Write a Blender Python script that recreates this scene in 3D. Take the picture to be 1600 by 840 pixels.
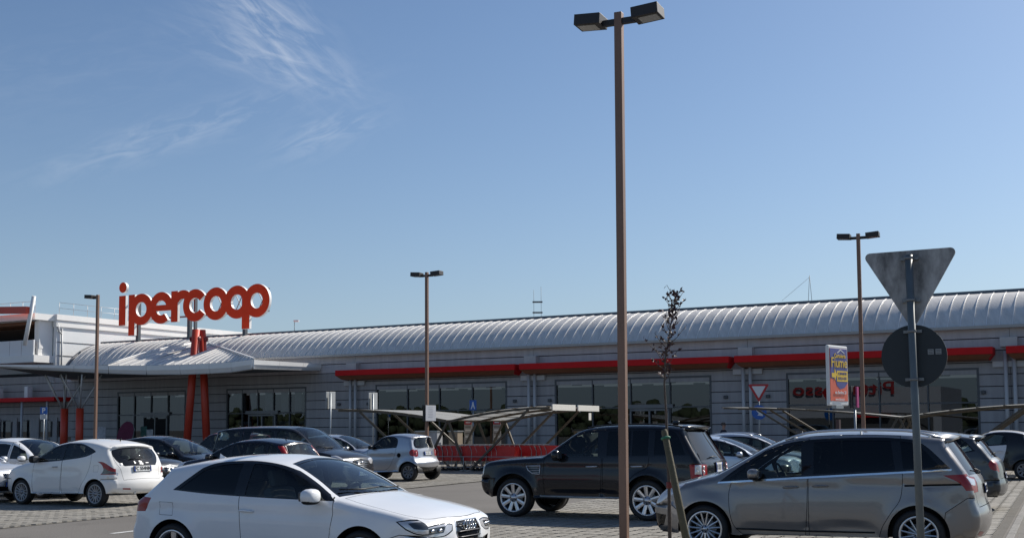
import bpy, bmesh, math, random
import numpy as np
from mathutils import Vector, Matrix
from mathutils.geometry import delaunay_2d_cdt

random.seed(7)
scene = bpy.context.scene
for o in list(bpy.data.objects):
    bpy.data.objects.remove(o)
COL = scene.collection
PI = math.pi

# ------------------------------------------------------------------ camera
EYE = 1.74
FPX, CY = 1850.0, 533.0            # focal length and principal row, in pixels of a 1600 x 840 frame
cam_d = bpy.data.cameras.new('camera')
cam = bpy.data.objects.new('camera', cam_d)
COL.objects.link(cam)
cam_d.sensor_width = 36.0
cam_d.lens = 36.0 * FPX / 1600.0
cam_d.shift_y = (CY - 420.0) / 1600.0
cam_d.clip_start = 0.1
cam_d.clip_end = 6000
PITCH = math.atan((668.0 - CY) / FPX)
ROLL = 0.0061
CAM_M = Matrix.Rotation(PI / 2 + PITCH, 4, 'X') @ Matrix.Rotation(-ROLL, 4, 'Z')
cam.matrix_world = Matrix.Translation((0, 0, EYE)) @ CAM_M
scene.camera = cam

# ------------------------------------------------------------------ sky and sun
SUN_AZ = math.radians(52)          # clockwise from the viewing direction (+Y)
SUN_EL = math.radians(37)
scene.view_settings.view_transform = 'Standard'
scene.view_settings.look = 'None'
scene.view_settings.exposure = 0.3
scene.view_settings.gamma = 1.0

world = bpy.data.worlds.new('World')
scene.world = world
world.use_nodes = True
wn = world.node_tree
wn.nodes.clear()

def N(nt, kind, **kw):
    n = nt.nodes.new(kind)
    for k, v in kw.items():
        if k.startswith('i_'):
            n.inputs[k[2:].replace('_', ' ')].default_value = v
        else:
            setattr(n, k, v)
    return n

def M2(nt, op, a, b=None, clamp=False):
    n = nt.nodes.new('ShaderNodeMath')
    n.operation = op
    n.use_clamp = clamp
    for i, v in enumerate((a, b)):
        if v is None:
            continue
        if isinstance(v, (int, float)):
            n.inputs[i].default_value = v
        else:
            nt.links.new(v, n.inputs[i])
    return n.outputs[0]

sky = N(wn, 'ShaderNodeTexSky', sky_type='NISHITA', sun_disc=False)
sky.sun_elevation = SUN_EL
sky.sun_rotation = SUN_AZ
sky.altitude = 30
sky.air_density = 1.0
sky.dust_density = 0.9
sky.ozone_density = 1.3
bg = N(wn, 'ShaderNodeBackground')
bg.inputs['Strength'].default_value = 0.086
wout = N(wn, 'ShaderNodeOutputWorld')
wn.links.new(bg.outputs[0], wout.inputs[0])

# thin cirrus: streaky noise over the sky directions, thickest in one quarter of the sky
tc = N(wn, 'ShaderNodeTexCoord')
def cam_dir(px, py):
    v = Vector(((px - 800) / FPX, (CY - py) / FPX, -1.0))
    return (CAM_M.to_3x3() @ v).normalized()
def wdot(vec, axis):
    n = N(wn, 'ShaderNodeVectorMath', operation='DOT_PRODUCT')
    wn.links.new(vec, n.inputs[0])
    n.inputs[1].default_value = axis
    return n.outputs['Value']
def streak(px, py, ang, length, width, gain, seed, lo=.42, hi=.80):
    # a fibrous wisp of cirrus about one direction of the sky, drawn out along ang
    d = cam_dir(px, py)
    e1 = (cam_dir(px + 60 * math.cos(math.radians(ang)), py - 60 * math.sin(math.radians(ang))) - d).normalized()
    e2 = d.cross(e1).normalized()
    sub = N(wn, 'ShaderNodeVectorMath', operation='SUBTRACT')
    wn.links.new(tc.outputs['Generated'], sub.inputs[0])
    sub.inputs[1].default_value = d
    a = M2(wn, 'DIVIDE', wdot(sub.outputs[0], e1), length / FPX)
    b = M2(wn, 'DIVIDE', wdot(sub.outputs[0], e2), width / FPX)
    q = M2(wn, 'ADD', M2(wn, 'MULTIPLY', a, a), M2(wn, 'MULTIPLY', b, b))
    near = M2(wn, 'GREATER_THAN', wdot(tc.outputs['Generated'], d), 0.0)
    q = M2(wn, 'EXPONENT', M2(wn, 'MULTIPLY', q, -1.0))
    cb = N(wn, 'ShaderNodeCombineXYZ')
    wn.links.new(M2(wn, 'MULTIPLY', a, 1.1 * length / 100), cb.inputs[0])
    wn.links.new(M2(wn, 'MULTIPLY', b, 4.2 * width / 100), cb.inputs[1])
    cb.inputs[2].default_value = seed
    nz = N(wn, 'ShaderNodeTexNoise')
    nz.inputs['Scale'].default_value = 1.25
    nz.inputs['Detail'].default_value = 7
    nz.inputs['Roughness'].default_value = 0.58
    nz.inputs['Distortion'].default_value = 0.8
    wn.links.new(cb.outputs[0], nz.inputs['Vector'])
    mr = N(wn, 'ShaderNodeMapRange')
    mr.inputs['From Min'].default_value = lo
    mr.inputs['From Max'].default_value = hi
    wn.links.new(nz.outputs['Fac'], mr.inputs['Value'])
    return M2(wn, 'MULTIPLY', M2(wn, 'MULTIPLY', mr.outputs[0], q), M2(wn, 'MULTIPLY', near, gain))
fac = None
for st_ in ((425, 40, -42, 120, 46, 1.0, 1.3), (425, 95, -18, 115, 30, .8, 4.1), (385, 8, -20, 70, 30, .6, 2.2), (300, 200, 17, 190, 24, .7, 7.7),
            (515, 208, 22, 75, 24, .8, 5.5), (90, 120, 10, 320, 60, .12, 8.8), (-2600, -300, 20, 900, 260, .6, 11.0)):
    o_ = streak(*st_)
    fac = o_ if fac is None else M2(wn, 'ADD', fac, o_)
fac = M2(wn, 'MULTIPLY', fac, 0.36, clamp=True)
mixc = N(wn, 'ShaderNodeMix', data_type='RGBA')
wn.links.new(fac, mixc.inputs[0])
tint = N(wn, 'ShaderNodeMix', data_type='RGBA', blend_type='MULTIPLY')
tint.inputs[0].default_value = 1.0
wn.links.new(sky.outputs[0], tint.inputs[6])
tint.inputs[7].default_value = (.665, .785, .925, 1)
sxyz = N(wn, 'ShaderNodeSeparateXYZ')
wn.links.new(tc.outputs['Generated'], sxyz.inputs[0])
hz = M2(wn, 'MULTIPLY', M2(wn, 'ABSOLUTE', sxyz.outputs['Z']), -9.0)
hz = M2(wn, 'MULTIPLY', M2(wn, 'EXPONENT', hz), 0.75)
hmix = N(wn, 'ShaderNodeMix', data_type='RGBA')
wn.links.new(hz, hmix.inputs[0])
wn.links.new(tint.outputs[2], hmix.inputs[6])
hmix.inputs[7].default_value = (4.25, 5.25, 6.5, 1)      # pale haze low over the horizon, all round
wn.links.new(hmix.outputs[2], mixc.inputs[6])
mixc.inputs[7].default_value = (8.6, 8.9, 9.4, 1)
wn.links.new(mixc.outputs[2], bg.inputs['Color'])

sun_d = bpy.data.lights.new('sun', 'SUN')
sun_d.energy = 4.8
sun_d.angle = math.radians(0.53)
sun_d.color = (1.0, 0.945, 0.86)
sun = bpy.data.objects.new('sun', sun_d)
COL.objects.link(sun)
sdir = Vector((math.sin(SUN_AZ) * math.cos(SUN_EL), math.cos(SUN_AZ) * math.cos(SUN_EL), math.sin(SUN_EL)))
sun.rotation_euler = sdir.to_track_quat('Z', 'Y').to_euler()

# ------------------------------------------------------------------ surveying: points of the place
def ray(px, py):
    return CAM_M.to_3x3() @ Vector(((px - 800) / FPX, (CY - py) / FPX, -1.0))
def at(px, py, Y):
    d = ray(px, py)
    return Vector((0, 0, EYE)) + d * (Y / d.y)
def gnd(px, py, z=0.0):
    d = ray(px, py)
    return Vector((0, 0, EYE)) + d * ((z - EYE) / d.z)

# ------------------------------------------------------------------ materials
MATS = {}
def mat(name, col=(0.5, 0.5, 0.5), rough=0.6, metal=0.0, var=0.0, vscale=6.0, bump=0.0, bscale=40.0,
        coat=0.0, back=None, spec=0.5, emit=None, streak=None):
    if name in MATS:
        return MATS[name]
    m = bpy.data.materials.new(name)
    m.use_nodes = True
    nt = m.node_tree
    b = nt.nodes['Principled BSDF']
    b.inputs['Base Color'].default_value = (*col, 1)
    b.inputs['Roughness'].default_value = rough
    b.inputs['Metallic'].default_value = metal
    b.inputs['Specular IOR Level'].default_value = spec
    if coat:
        b.inputs['Coat Weight'].default_value = coat
        b.inputs['Coat Roughness'].default_value = 0.04
    t = nt.nodes.new('ShaderNodeNewGeometry')
    if var:
        n = nt.nodes.new('ShaderNodeTexNoise')
        n.inputs['Scale'].default_value = vscale
        n.inputs['Detail'].default_value = 6
        n.inputs['Roughness'].default_value = 0.65
        src = t.outputs['Position']
        if streak:
            k = nt.nodes.new('ShaderNodeMapping')
            k.inputs['Scale'].default_value = streak
            nt.links.new(src, k.inputs[0])
            src = k.outputs[0]
        nt.links.new(src, n.inputs['Vector'])
        r = nt.nodes.new('ShaderNodeMapRange')
        r.inputs['From Min'].default_value = 0.25
        r.inputs['From Max'].default_value = 0.75
        r.inputs['To Min'].default_value = 1 - var
        r.inputs['To Max'].default_value = 1 + var * .6
        nt.links.new(n.outputs['Fac'], r.inputs['Value'])
        v = nt.nodes.new('ShaderNodeVectorMath')
        v.operation = 'SCALE'
        v.inputs[0].default_value = col
        nt.links.new(r.outputs[0], v.inputs['Scale'])
        nt.links.new(v.outputs[0], b.inputs['Base Color'])
    if bump:
        n2 = nt.nodes.new('ShaderNodeTexNoise')
        n2.inputs['Scale'].default_value = bscale
        n2.inputs['Detail'].default_value = 4
        nt.links.new(t.outputs['Position'], n2.inputs['Vector'])
        bp = nt.nodes.new('ShaderNodeBump')
        bp.inputs['Strength'].default_value = bump
        bp.inputs['Distance'].default_value = 0.02
        nt.links.new(n2.outputs['Fac'], bp.inputs['Height'])
        nt.links.new(bp.outputs[0], b.inputs['Normal'])
    if back is not None:           # the unpainted inner side of a sheet
        g = nt.nodes.new('ShaderNodeNewGeometry')
        d = nt.nodes.new('ShaderNodeBsdfDiffuse')
        d.inputs['Color'].default_value = (*back, 1)
        mx = nt.nodes.new('ShaderNodeMixShader')
        nt.links.new(g.outputs['Backfacing'], mx.inputs[0])
        nt.links.new(b.outputs[0], mx.inputs[1])
        nt.links.new(d.outputs[0], mx.inputs[2])
        nt.links.new(mx.outputs[0], nt.nodes['Material Output'].inputs[0])
    if emit:
        b.inputs['Emission Color'].default_value = (*emit[0], 1)
        b.inputs['Emission Strength'].default_value = emit[1]
    MATS[name] = m
    return m

def glass(name, tint, refl=1.0, rough=0.0, ior=1.5):
    if name in MATS:
        return MATS[name]
    m = bpy.data.materials.new(name)
    m.use_nodes = True
    nt = m.node_tree
    nt.nodes.remove(nt.nodes['Principled BSDF'])
    tr = nt.nodes.new('ShaderNodeBsdfTransparent')
    tr.inputs[0].default_value = (*tint, 1)
    gl = nt.nodes.new('ShaderNodeBsdfGlossy')
    gl.inputs['Roughness'].default_value = rough
    gl.inputs['Color'].default_value = (*refl, 1) if isinstance(refl, tuple) else (refl, refl, refl, 1)
    fr = nt.nodes.new('ShaderNodeFresnel')
    fr.inputs['IOR'].default_value = ior
    mx = nt.nodes.new('ShaderNodeMixShader')
    nt.links.new(fr.outputs[0], mx.inputs[0])
    nt.links.new(tr.outputs[0], mx.inputs[1])
    nt.links.new(gl.outputs[0], mx.inputs[2])
    nt.links.new(mx.outputs[0], nt.nodes['Material Output'].inputs[0])
    MATS[name] = m
    return m

def paint(name, col, metal=0.0, rough=0.32, coat=.8):
    return mat(name, col, rough=rough, metal=metal, coat=coat, spec=.25, back=(0.03, 0.03, 0.032), var=0.05, vscale=1.3)

RUBBER = mat('rubber', (0.018, 0.018, 0.019), 0.75, var=.2)
BLACK = mat('black_plastic', (0.012, 0.012, 0.013), 0.5, spec=.3)
GLOSSBLK = mat('black_glass', (0.006, 0.006, 0.007), 0.03, spec=.5)
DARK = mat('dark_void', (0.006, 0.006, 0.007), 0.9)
MIRRG = mat('mirror_glass', (0.10, 0.11, 0.12), 0.1, 0.6)
CHROME = mat('chrome', (0.72, 0.73, 0.74), 0.16, 1.0)
ALLOY = mat('alloy', (0.62, 0.62, 0.63), 0.3, 0.85)
ALLOYD = mat('dark_alloy', (0.05, 0.05, 0.055), 0.35, 0.5)
WINGLASS = glass('car_glass', (0.56, 0.64, 0.62), ior=1.45)
PRIVACY = glass('privacy_glass', (0.045, 0.05, 0.052), ior=1.42)
SCREEN = glass('windscreen_glass', (0.58, 0.68, 0.68), ior=1.5)
LAMPRED = mat('tail_lamp_red', (0.30, 0.006, 0.008), 0.3, coat=.25, var=.15, vscale=14)
LAMPWHT = mat('lamp_clear', (0.62, 0.62, 0.63), 0.2, 0.35, coat=.6)
LAMPDRK = mat('lamp_dark', (0.05, 0.055, 0.062), 0.12, 0.2, coat=1.0)
AMBER = mat('lamp_amber', (0.75, 0.28, 0.03), 0.2, coat=1.0)
INTER = mat('car_interior', (0.028, 0.028, 0.03), 0.8, var=.2)
INTERL = mat('car_interior_grey', (0.16, 0.16, 0.165), 0.8, var=.2)
PLATEW = mat('plate_white', (0.72, 0.73, 0.72), 0.4)
PLATEB = mat('plate_blue', (0.03, 0.10, 0.42), 0.4)
INK = mat('ink_black', (0.02, 0.02, 0.022), 0.5)
STEEL = mat('galvanised_steel', (0.34, 0.36, 0.37), 0.45, 0.6, var=.2, vscale=9)
WHITE = mat('white_paint', (0.78, 0.78, 0.77), 0.45, var=.05)

# ------------------------------------------------------------------ mesh helpers
def tag(o, label=None, cat=None, group=None, kind=None):
    if label: o['label'] = label
    if cat: o['category'] = cat
    if group: o['group'] = group
    if kind: o['kind'] = kind
    return o

def empty(name, loc=(0, 0, 0), rz=0.0, parent=None):
    o = bpy.data.objects.new(name, None)
    o.empty_display_size = 0.3
    COL.objects.link(o)
    o.location = loc
    o.rotation_euler = (0, 0, rz)
    o.parent = parent
    return o

def link_mesh(name, me, parent=None, loc=None, rot=None):
    o = bpy.data.objects.new(name, me)
    COL.objects.link(o)
    o.parent = parent
    if loc is not None: o.location = loc
    if rot is not None: o.rotation_euler = rot
    return o

def frame_of(d):
    d = Vector(d).normalized()
    up = Vector((0, 0, 1)) if abs(d.z) < 0.95 else Vector((1, 0, 0))
    x = d.cross(up).normalized()
    y = x.cross(d).normalized()
    return d, x, y

class MB:
    def __init__(self):
        self.v = []; self.f = []; self.m = []; self.s = []
    def add(self, vs, fs, mi=0, smooth=False):
        k = len(self.v)
        self.v += [tuple(p) for p in vs]
        for f in fs:
            self.f.append([i + k for i in f]); self.m.append(mi); self.s.append(smooth)
        return self
    def box(self, c, size, mi=0, rz=0.0, rot=None, bev=0.0):
        sx, sy, sz = size[0] / 2, size[1] / 2, size[2] / 2
        R = rot if rot is not None else Matrix.Rotation(rz, 3, 'Z')
        c = Vector(c)
        if bev <= 0:
            vs = [c + R @ Vector((x * sx, y * sy, z * sz)) for x in (-1, 1) for y in (-1, 1) for z in (-1, 1)]
            return self.add(vs, [(0, 1, 3, 2), (4, 6, 7, 5), (0, 4, 5, 1), (2, 3, 7, 6), (0, 2, 6, 4), (1, 5, 7, 3)], mi)
        bm = bmesh.new()
        bmesh.ops.create_cube(bm, size=1.0)
        for v in bm.verts: v.co = Vector((v.co.x * 2 * sx, v.co.y * 2 * sy, v.co.z * 2 * sz))
        bmesh.ops.bevel(bm, geom=bm.edges[:], offset=bev, segments=2, profile=0.5, affect='EDGES')
        vs = [c + R @ v.co for v in bm.verts]
        fs = [[v.index for v in f.verts] for f in bm.faces]
        bm.verts.index_update()
        fs = [[v.index for v in f.verts] for f in bm.faces]
        bm.free()
        return self.add(vs, fs, mi)
    def beam(self, p0, p1, w, h, mi=0, up=None):
        p0, p1 = Vector(p0), Vector(p1)
        d, x, y = frame_of(p1 - p0)
        if up is not None:
            x = d.cross(Vector(up)).normalized(); y = x.cross(d).normalized()
        vs = []
        for p in (p0, p1):
            for a, b in ((-1, -1), (1, -1), (1, 1), (-1, 1)):
                vs.append(p + x * (a * w / 2) + y * (b * h / 2))
        return self.add(vs, [(3, 2, 1, 0), (4, 5, 6, 7), (0, 1, 5, 4), (1, 2, 6, 5), (2, 3, 7, 6), (3, 0, 4, 7)], mi)
    def tube(self, pts, r, seg=10, mi=0, cap=True, smooth=True):
        pts = [Vector(p) for p in pts]
        n = len(pts)
        rs = r if isinstance(r, (list, tuple)) else [r] * n
        vs = []
        x0 = None
        for i, p in enumerate(pts):
            d = (pts[min(i + 1, n - 1)] - pts[max(i - 1, 0)]).normalized()
            if x0 is None:
                _, x, y = frame_of(d)
            else:
                x = (x0 - d * x0.dot(d)).normalized(); y = d.cross(x).normalized()
            x0 = x
            if i == 0 and False: pass
            for k in range(seg):
                a = 2 * PI * k / seg
                vs.append(p + (x * math.cos(a) + d.cross(x) * math.sin(a)) * rs[i])
        fs = []
        for i in range(n - 1):
            for k in range(seg):
                a, b = i * seg + k, i * seg + (k + 1) % seg
                fs.append((a, b, b + seg, a + seg))
        self.add(vs, fs, mi, smooth)
        if cap:
            k0 = len(self.v) - len(vs)
            self.f.append([k0 + i for i in range(seg)][::-1]); self.m.append(mi); self.s.append(False)
            self.f.append([k0 + (n - 1) * seg + i for i in range(seg)]); self.m.append(mi); self.s.append(False)
        return self
    def lathe(self, prof, seg=24, mi=0, axis='Y', c=(0, 0, 0), smooth=True, close=False):
        # prof: (radius, height along axis)
        vs = []
        c = Vector(c)
        for r, h in prof:
            for k in range(seg):
                a = 2 * PI * k / seg
                if axis == 'Y': p = Vector((r * math.cos(a), h, -r * math.sin(a)))
                elif axis == 'Z': p = Vector((r * math.cos(a), r * math.sin(a), h))
                else: p = Vector((h, r * math.cos(a), r * math.sin(a)))
                vs.append(c + p)
        fs = []
        for i in range(len(prof) - 1):
            for k in range(seg):
                a, b = i * seg + k, i * seg + (k + 1) % seg
                fs.append((a, b, b + seg, a + seg))
        return self.add(vs, fs, mi, smooth)
    def prism(self, poly, z0, z1, mi=0):
        # poly: counter-clockwise (x, y) list
        n = len(poly)
        vs = [(p[0], p[1], z0) for p in poly] + [(p[0], p[1], z1) for p in poly]
        fs = [list(range(n))[::-1], list(range(n, 2 * n))]
        for i in range(n):
            j = (i + 1) % n
            fs.append((i, j, n + j, n + i))
        return self.add(vs, fs, mi)
    def quad(self, a, b, c, d, mi=0):
        return self.add([a, b, c, d], [(0, 1, 2, 3)], mi)
    def mesh(self, name, mats):
        me = bpy.data.meshes.new(name)
        me.from_pydata([tuple(p) for p in self.v], [], self.f)
        if not isinstance(mats, (list, tuple)): mats = [mats]
        for m in mats: me.materials.append(m)
        me.polygons.foreach_set('material_index', self.m)
        me.polygons.foreach_set('use_smooth', self.s)
        me.update()
        return me
    def build(self, name, mats, parent=None, loc=None, rz=None):
        o = link_mesh(name, self.mesh(name, mats), parent, loc)
        if rz is not None: o.rotation_euler = (0, 0, rz)
        return o

def inside(poly, P):
    poly = np.asarray(poly, float); P = np.asarray(P, float)
    x, y = P[:, 0], P[:, 1]
    res = np.zeros(len(P), bool)
    n = len(poly)
    for i in range(n):
        x1, y1 = poly[i]; x2, y2 = poly[(i + 1) % n]
        if y1 == y2: continue
        c = ((y1 > y) != (y2 > y)) & (x < (x2 - x1) * (y - y1) / (y2 - y1) + x1)
        res ^= c
    return res

def cdt(points, loops, open_lines=(), eps=1e-5):
    vs = []; es = []
    for lp in loops:
        k = len(vs); n = len(lp)
        vs += [Vector((float(p[0]), float(p[1]))) for p in lp]
        es += [(k + i, k + (i + 1) % n) for i in range(n)]
    for ln in open_lines:
        k = len(vs); n = len(ln)
        vs += [Vector((float(p[0]), float(p[1]))) for p in ln]
        es += [(k + i, k + i + 1) for i in range(n - 1)]
    vs += [Vector((float(p[0]), float(p[1]))) for p in points]
    r = delaunay_2d_cdt(vs, es, [], 0, eps)
    V = np.array([(p.x, p.y) for p in r[0]])
    F = np.array([f for f in r[2] if len(f) == 3], int)
    return V, F

def flat_shape(loops_in, depth, mi_face=0, mi_side=1, mb=None, M=None, bool_fn=None):
    """solid plate from overlapping outlines: bool_fn(points) says what is inside; local x, z in the plate, y the depth"""
    V, F = cdt([], loops_in)
    cen = V[F].mean(axis=1)
    keep = bool_fn(cen)
    F = F[keep]
    mb = mb or MB()
    M = M or Matrix.Identity(4)
    n = len(V)
    vs = [M @ Vector((p[0], 0, p[1])) for p in V] + [M @ Vector((p[0], depth, p[1])) for p in V]
    fs = []
    edges = {}
    for a, b, c in F:
        if (V[b][0] - V[a][0]) * (V[c][1] - V[a][1]) - (V[b][1] - V[a][1]) * (V[c][0] - V[a][0]) < 0:
            b, c = c, b
        fs.append((int(a), int(b), int(c)))
        for e in ((a, b), (b, c), (c, a)):
            edges[(int(e[0]), int(e[1]))] = 1
    side = [(b, a, a + n, b + n) for (a, b) in edges if (b, a) not in edges]
    mb.add(vs, fs + [(c + n, b + n, a + n) for a, b, c in fs], mi_face)
    k = len(mb.v) - len(vs)
    for f in side:
        mb.f.append([i + k for i in f]); mb.m.append(mi_side); mb.s.append(False)
    return mb

def circle(cx, cz, r, n=40, a0=0.0, a1=2 * PI, rx=None):
    rx = rx or r
    full = abs(a1 - a0 - 2 * PI) < 1e-6
    m = n if full else n + 1
    return [(cx + rx * math.cos(a0 + (a1 - a0) * i / n), cz + r * math.sin(a0 + (a1 - a0) * i / n)) for i in range(m)]

def text_mesh(txt, size, mats, name='lettering', bold=0.0, depth=0.002, align='CENTER'):
    cu = bpy.data.curves.new('lettering_curve', 'FONT')
    cu.body = txt
    cu.size = size
    cu.align_x = align
    cu.align_y = 'CENTER'
    cu.extrude = depth
    cu.offset = bold
    cu.resolution_u = 3
    o = bpy.data.objects.new('lettering_curve', cu)
    COL.objects.link(o)
    dg = bpy.context.evaluated_depsgraph_get()
    dg.update()
    me = bpy.data.meshes.new_from_object(o.evaluated_get(dg))
    bpy.data.objects.remove(o)
    bpy.data.curves.remove(cu)
    me.name = name
    me.materials.clear()
    me.materials.append(mats)
    return me
# ------------------------------------------------------------------ cars
def crv(pts, step=0.05, closed=False):
    """smooth line through (a, b) points; a third item 'c' makes a corner"""
    P = [np.array(p[:2], float) for p in pts]
    C = [len(p) > 2 for p in pts]
    n = len(P)
    out = []
    segs = range(n if closed else n - 1)
    for i in segs:
        p1, p2 = P[i], P[(i + 1) % n]
        if C[i] or (not closed and i == 0): p0 = 2 * p1 - p2
        else: p0 = P[i - 1]
        if C[(i + 1) % n] or (not closed and i == n - 2): p3 = 2 * p2 - p1
        else: p3 = P[(i + 2) % n]
        k = max(2, int(np.linalg.norm(p2 - p1) / step + 0.5))
        d01 = max(np.linalg.norm(p1 - p0), 1e-6) ** .5
        d12 = max(np.linalg.norm(p2 - p1), 1e-6) ** .5
        d23 = max(np.linalg.norm(p3 - p2), 1e-6) ** .5
        m1 = (p2 - p1) + d12 * ((p1 - p0) / d01 - (p2 - p0) / (d01 + d12))
        m2 = (p2 - p1) + d12 * ((p3 - p2) / d23 - (p3 - p1) / (d12 + d23))
        for j in range(k):
            t = j / k
            out.append((2 * t**3 - 3 * t**2 + 1) * p1 + (t**3 - 2 * t**2 + t) * m1 + (-2 * t**3 + 3 * t**2) * p2 + (t**3 - t**2) * m2)
    if not closed: out.append(P[-1])
    return np.array(out)

def poly_inset(poly, d):
    P = np.asarray(poly, float)
    area = 0.5 * np.sum(P[:, 0] * np.roll(P[:, 1], -1) - np.roll(P[:, 0], -1) * P[:, 1])
    a = P - np.roll(P, 1, 0); b = np.roll(P, -1, 0) - P
    def nrm(e):
        q = np.stack([-e[:, 1], e[:, 0]], 1)
        return q / (np.linalg.norm(q, axis=1, keepdims=True) + 1e-9)
    na, nb = nrm(a), nrm(b)
    n = na + nb
    n /= (np.linalg.norm(n, axis=1, keepdims=True) + 1e-9)
    sc = 1 / np.clip((n * na).sum(1), 0.5, 1)
    return P + n * (d * sc)[:, None] * (1 if area > 0 else -1)

def seg_dist(Q, A, B):
    """distance of points Q from the polyline A->B segments, and the nearest segment"""
    best = np.full(len(Q), 1e9); idx = np.zeros(len(Q), int)
    for i in range(len(A)):
        ab = B[i] - A[i]
        t = np.clip(((Q - A[i]) @ ab) / (ab @ ab + 1e-12), 0, 1)
        d = np.hypot(*(Q - A[i] - t[:, None] * ab).T)
        m = d < best
        best[m] = d[m]; idx[m] = i
    return best, idx

class Car:
    def __init__(self, sp, grid=0.055):
        self.sp = sp
        g = lambda k, d: sp.get(k, d)
        self.L, self.W = sp['L'], sp['W']
        self.x0 = sp['fo'] + sp['wb'] / 2
        self.grid = grid
        C = crv(sp['outline'], step=g('step', 0.045))
        T = np.gradient(C, axis=0)
        T /= np.linalg.norm(T, axis=1, keepdims=True)
        n = np.stack([-T[:, 1], T[:, 0]], 1)
        cr = g('crown_f', .10) * np.clip(-n[:, 0], 0, 1) ** 2 + g('crown_t', .045) * n[:, 1] ** 2 + g('crown_r', .07) * np.clip(n[:, 0], 0, 1) ** 2
        off = n * cr[:, None]
        ker = np.ones(5) / 5
        off = np.stack([np.convolve(np.pad(off[:, i], 2, 'edge'), ker, 'valid') for i in (0, 1)], 1)
        self.C, self.n = C, n
        self.E = C - off
        self.rnd = g('r_f', .10) * n[:, 0] ** 2 + g('r_t', .085) * n[:, 1] ** 2
        self.l = np.concatenate([[0], np.cumsum(np.linalg.norm(np.diff(C, axis=0), axis=1))])
        self.arches = [(sp['fo'], sp['r'] + g('lift', 0.0), sp['r'] + g('gap', .055)), (sp['fo'] + sp['wb'], sp['r'] + g('lift', 0.0), sp['r'] + g('gap', .055))]
        self.sreg = []; self.treg = []
        self.Ye = self.Yfull(self.E[:, 0], self.E[:, 1]) - self.rnd
        self.top_i = int(np.argmax(C[:, 1]))

    def belt(self, s):
        b = self.sp['belt']
        return np.interp(s, [p[0] for p in b], [p[1] for p in b])

    def Yfull(self, s, z):
        sp = self.sp; g = lambda k, d: sp.get(k, d)
        s = np.asarray(s, float); z = np.asarray(z, float)
        tf = np.clip((g('sf', .95) - s) / g('sf', .95), 0, 1)
        tr = np.clip((s - (self.L - g('sr', .9))) / g('sr', .9), 0, 1)
        y = self.W / 2 * (1 - g('kf', .15) * tf ** g('pf', 2.4) - g('kr', .11) * tr ** g('pr', 2.4))
        zb = self.belt(s)
        zm = g('zm', .62)
        low = np.clip((zm - z) / zm, 0, 1)
        y = y - g('tuck', .07) * low ** 2
        up = np.clip((z - zm) / np.maximum(zb - zm, .05), 0, 1)
        y = y - g('shoulder_in', .03) * up ** 2
        w = .035
        q = (z - zb) / w
        sp_ = np.where(q > 20, z - zb, w * np.log1p(np.exp(np.clip(q, -30, 20))))
        y = y - g('tumble', .34) * sp_ - g('bow', .10) * np.clip(z - zb, 0, 9) ** 2
        for ln, amp, wd in g('creases', ()):     # sharp lines pressed into the flank
            zl = np.interp(s, [p[0] for p in ln], [p[1] for p in ln])
            fade = np.clip((s - ln[0][0]) / .25, 0, 1) * np.clip((ln[-1][0] - s) / .25, 0, 1)
            t = (zl - z) / wd
            y = y - amp * fade * np.where(t > 0, np.exp(-np.clip(t, 0, 30)) * np.clip(t / .06, 0, 1), 0)
        for cx, cz, R in self.arches:
            rho = np.hypot(s - cx, z - cz)
            y = y + g('flare', .016) * np.exp(-((np.maximum(rho, R) - R) / g('flare_w', .07)) ** 2)
        return y

    def Yside(self, P):
        P = np.asarray(P, float)
        E = self.E
        d, i = seg_dist(P, E[:-1], E[1:])
        r = self.rnd[i]
        y = self.Yfull(P[:, 0], P[:, 1])
        def rn(d, r):
            t = np.clip((r - d) / r, 0, 1)
            return r * (1 - np.sqrt(np.clip(1 - t * t, 0, 1)))
        y = y - rn(d, r)
        return y

    # regions -------------------------------------------------------
    def side(self, name, pts, mi, off=0.0, sub=None, smooth=True, parent=None, seam=False):
        poly = crv(pts, .05, closed=True) if smooth else np.array([p[:2] for p in pts], float)
        if seam:
            self.sreg.append(('seam', poly_inset(poly, -.003), 1, -.010, None))
            poly = poly_inset(poly, seam if isinstance(seam, float) else .0045)
        self.sreg.append((name, poly, mi, off, parent))
    def z2l(self, z, rear):
        C = self.C
        if rear:
            zz = C[self.top_i:, 1]; ll = self.l[self.top_i:]
            return float(np.interp(-z, -np.minimum.accumulate(zz), ll))
        zz = C[:self.top_i + 1, 1]; ll = self.l[:self.top_i + 1]
        return float(np.interp(z, np.maximum.accumulate(zz), ll))
    def s2l(self, s):
        lo = int(np.argmax(self.C[:, 1] > self.sp.get('hood_z', .7)))
        hi = len(self.C) - 1 - int(np.argmax(self.C[::-1, 1] > self.sp.get('tail_z', .9)))
        return float(np.interp(s, np.maximum.accumulate(self.C[lo:hi, 0]), self.l[lo:hi]))
    def top(self, name, pts, mi, kind, off=0.0, mirror=False, smooth=True, parent=None, seam=False):
        """pts (t, q): t = share of the half width, q = height z (kind F, R) or distance s (kind T)"""
        base = [(p[0], {'F': lambda q: self.z2l(q, False), 'R': lambda q: self.z2l(q, True), 'T': self.s2l}[kind](p[1])) + tuple(p[2:]) for p in pts]
        for sg in ((1, -1) if mirror else (1,)):
            pp = [(p[1], p[0] * sg * self.W / 2) + tuple(p[2:]) for p in base]
            poly = crv(pp, .06, closed=True) if smooth else np.array([p[:2] for p in pp], float)
            poly[:, 1] = np.clip(poly[:, 1], -self.W / 2 * .999, self.W / 2 * .999)
            if seam:
                self.treg.append(('seam', poly_inset(poly, -.003), 1, -.010, None, 0))
                poly = poly_inset(poly, .005)
            self.treg.append((name, poly, mi, off, parent, sg if mirror else 0))

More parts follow.
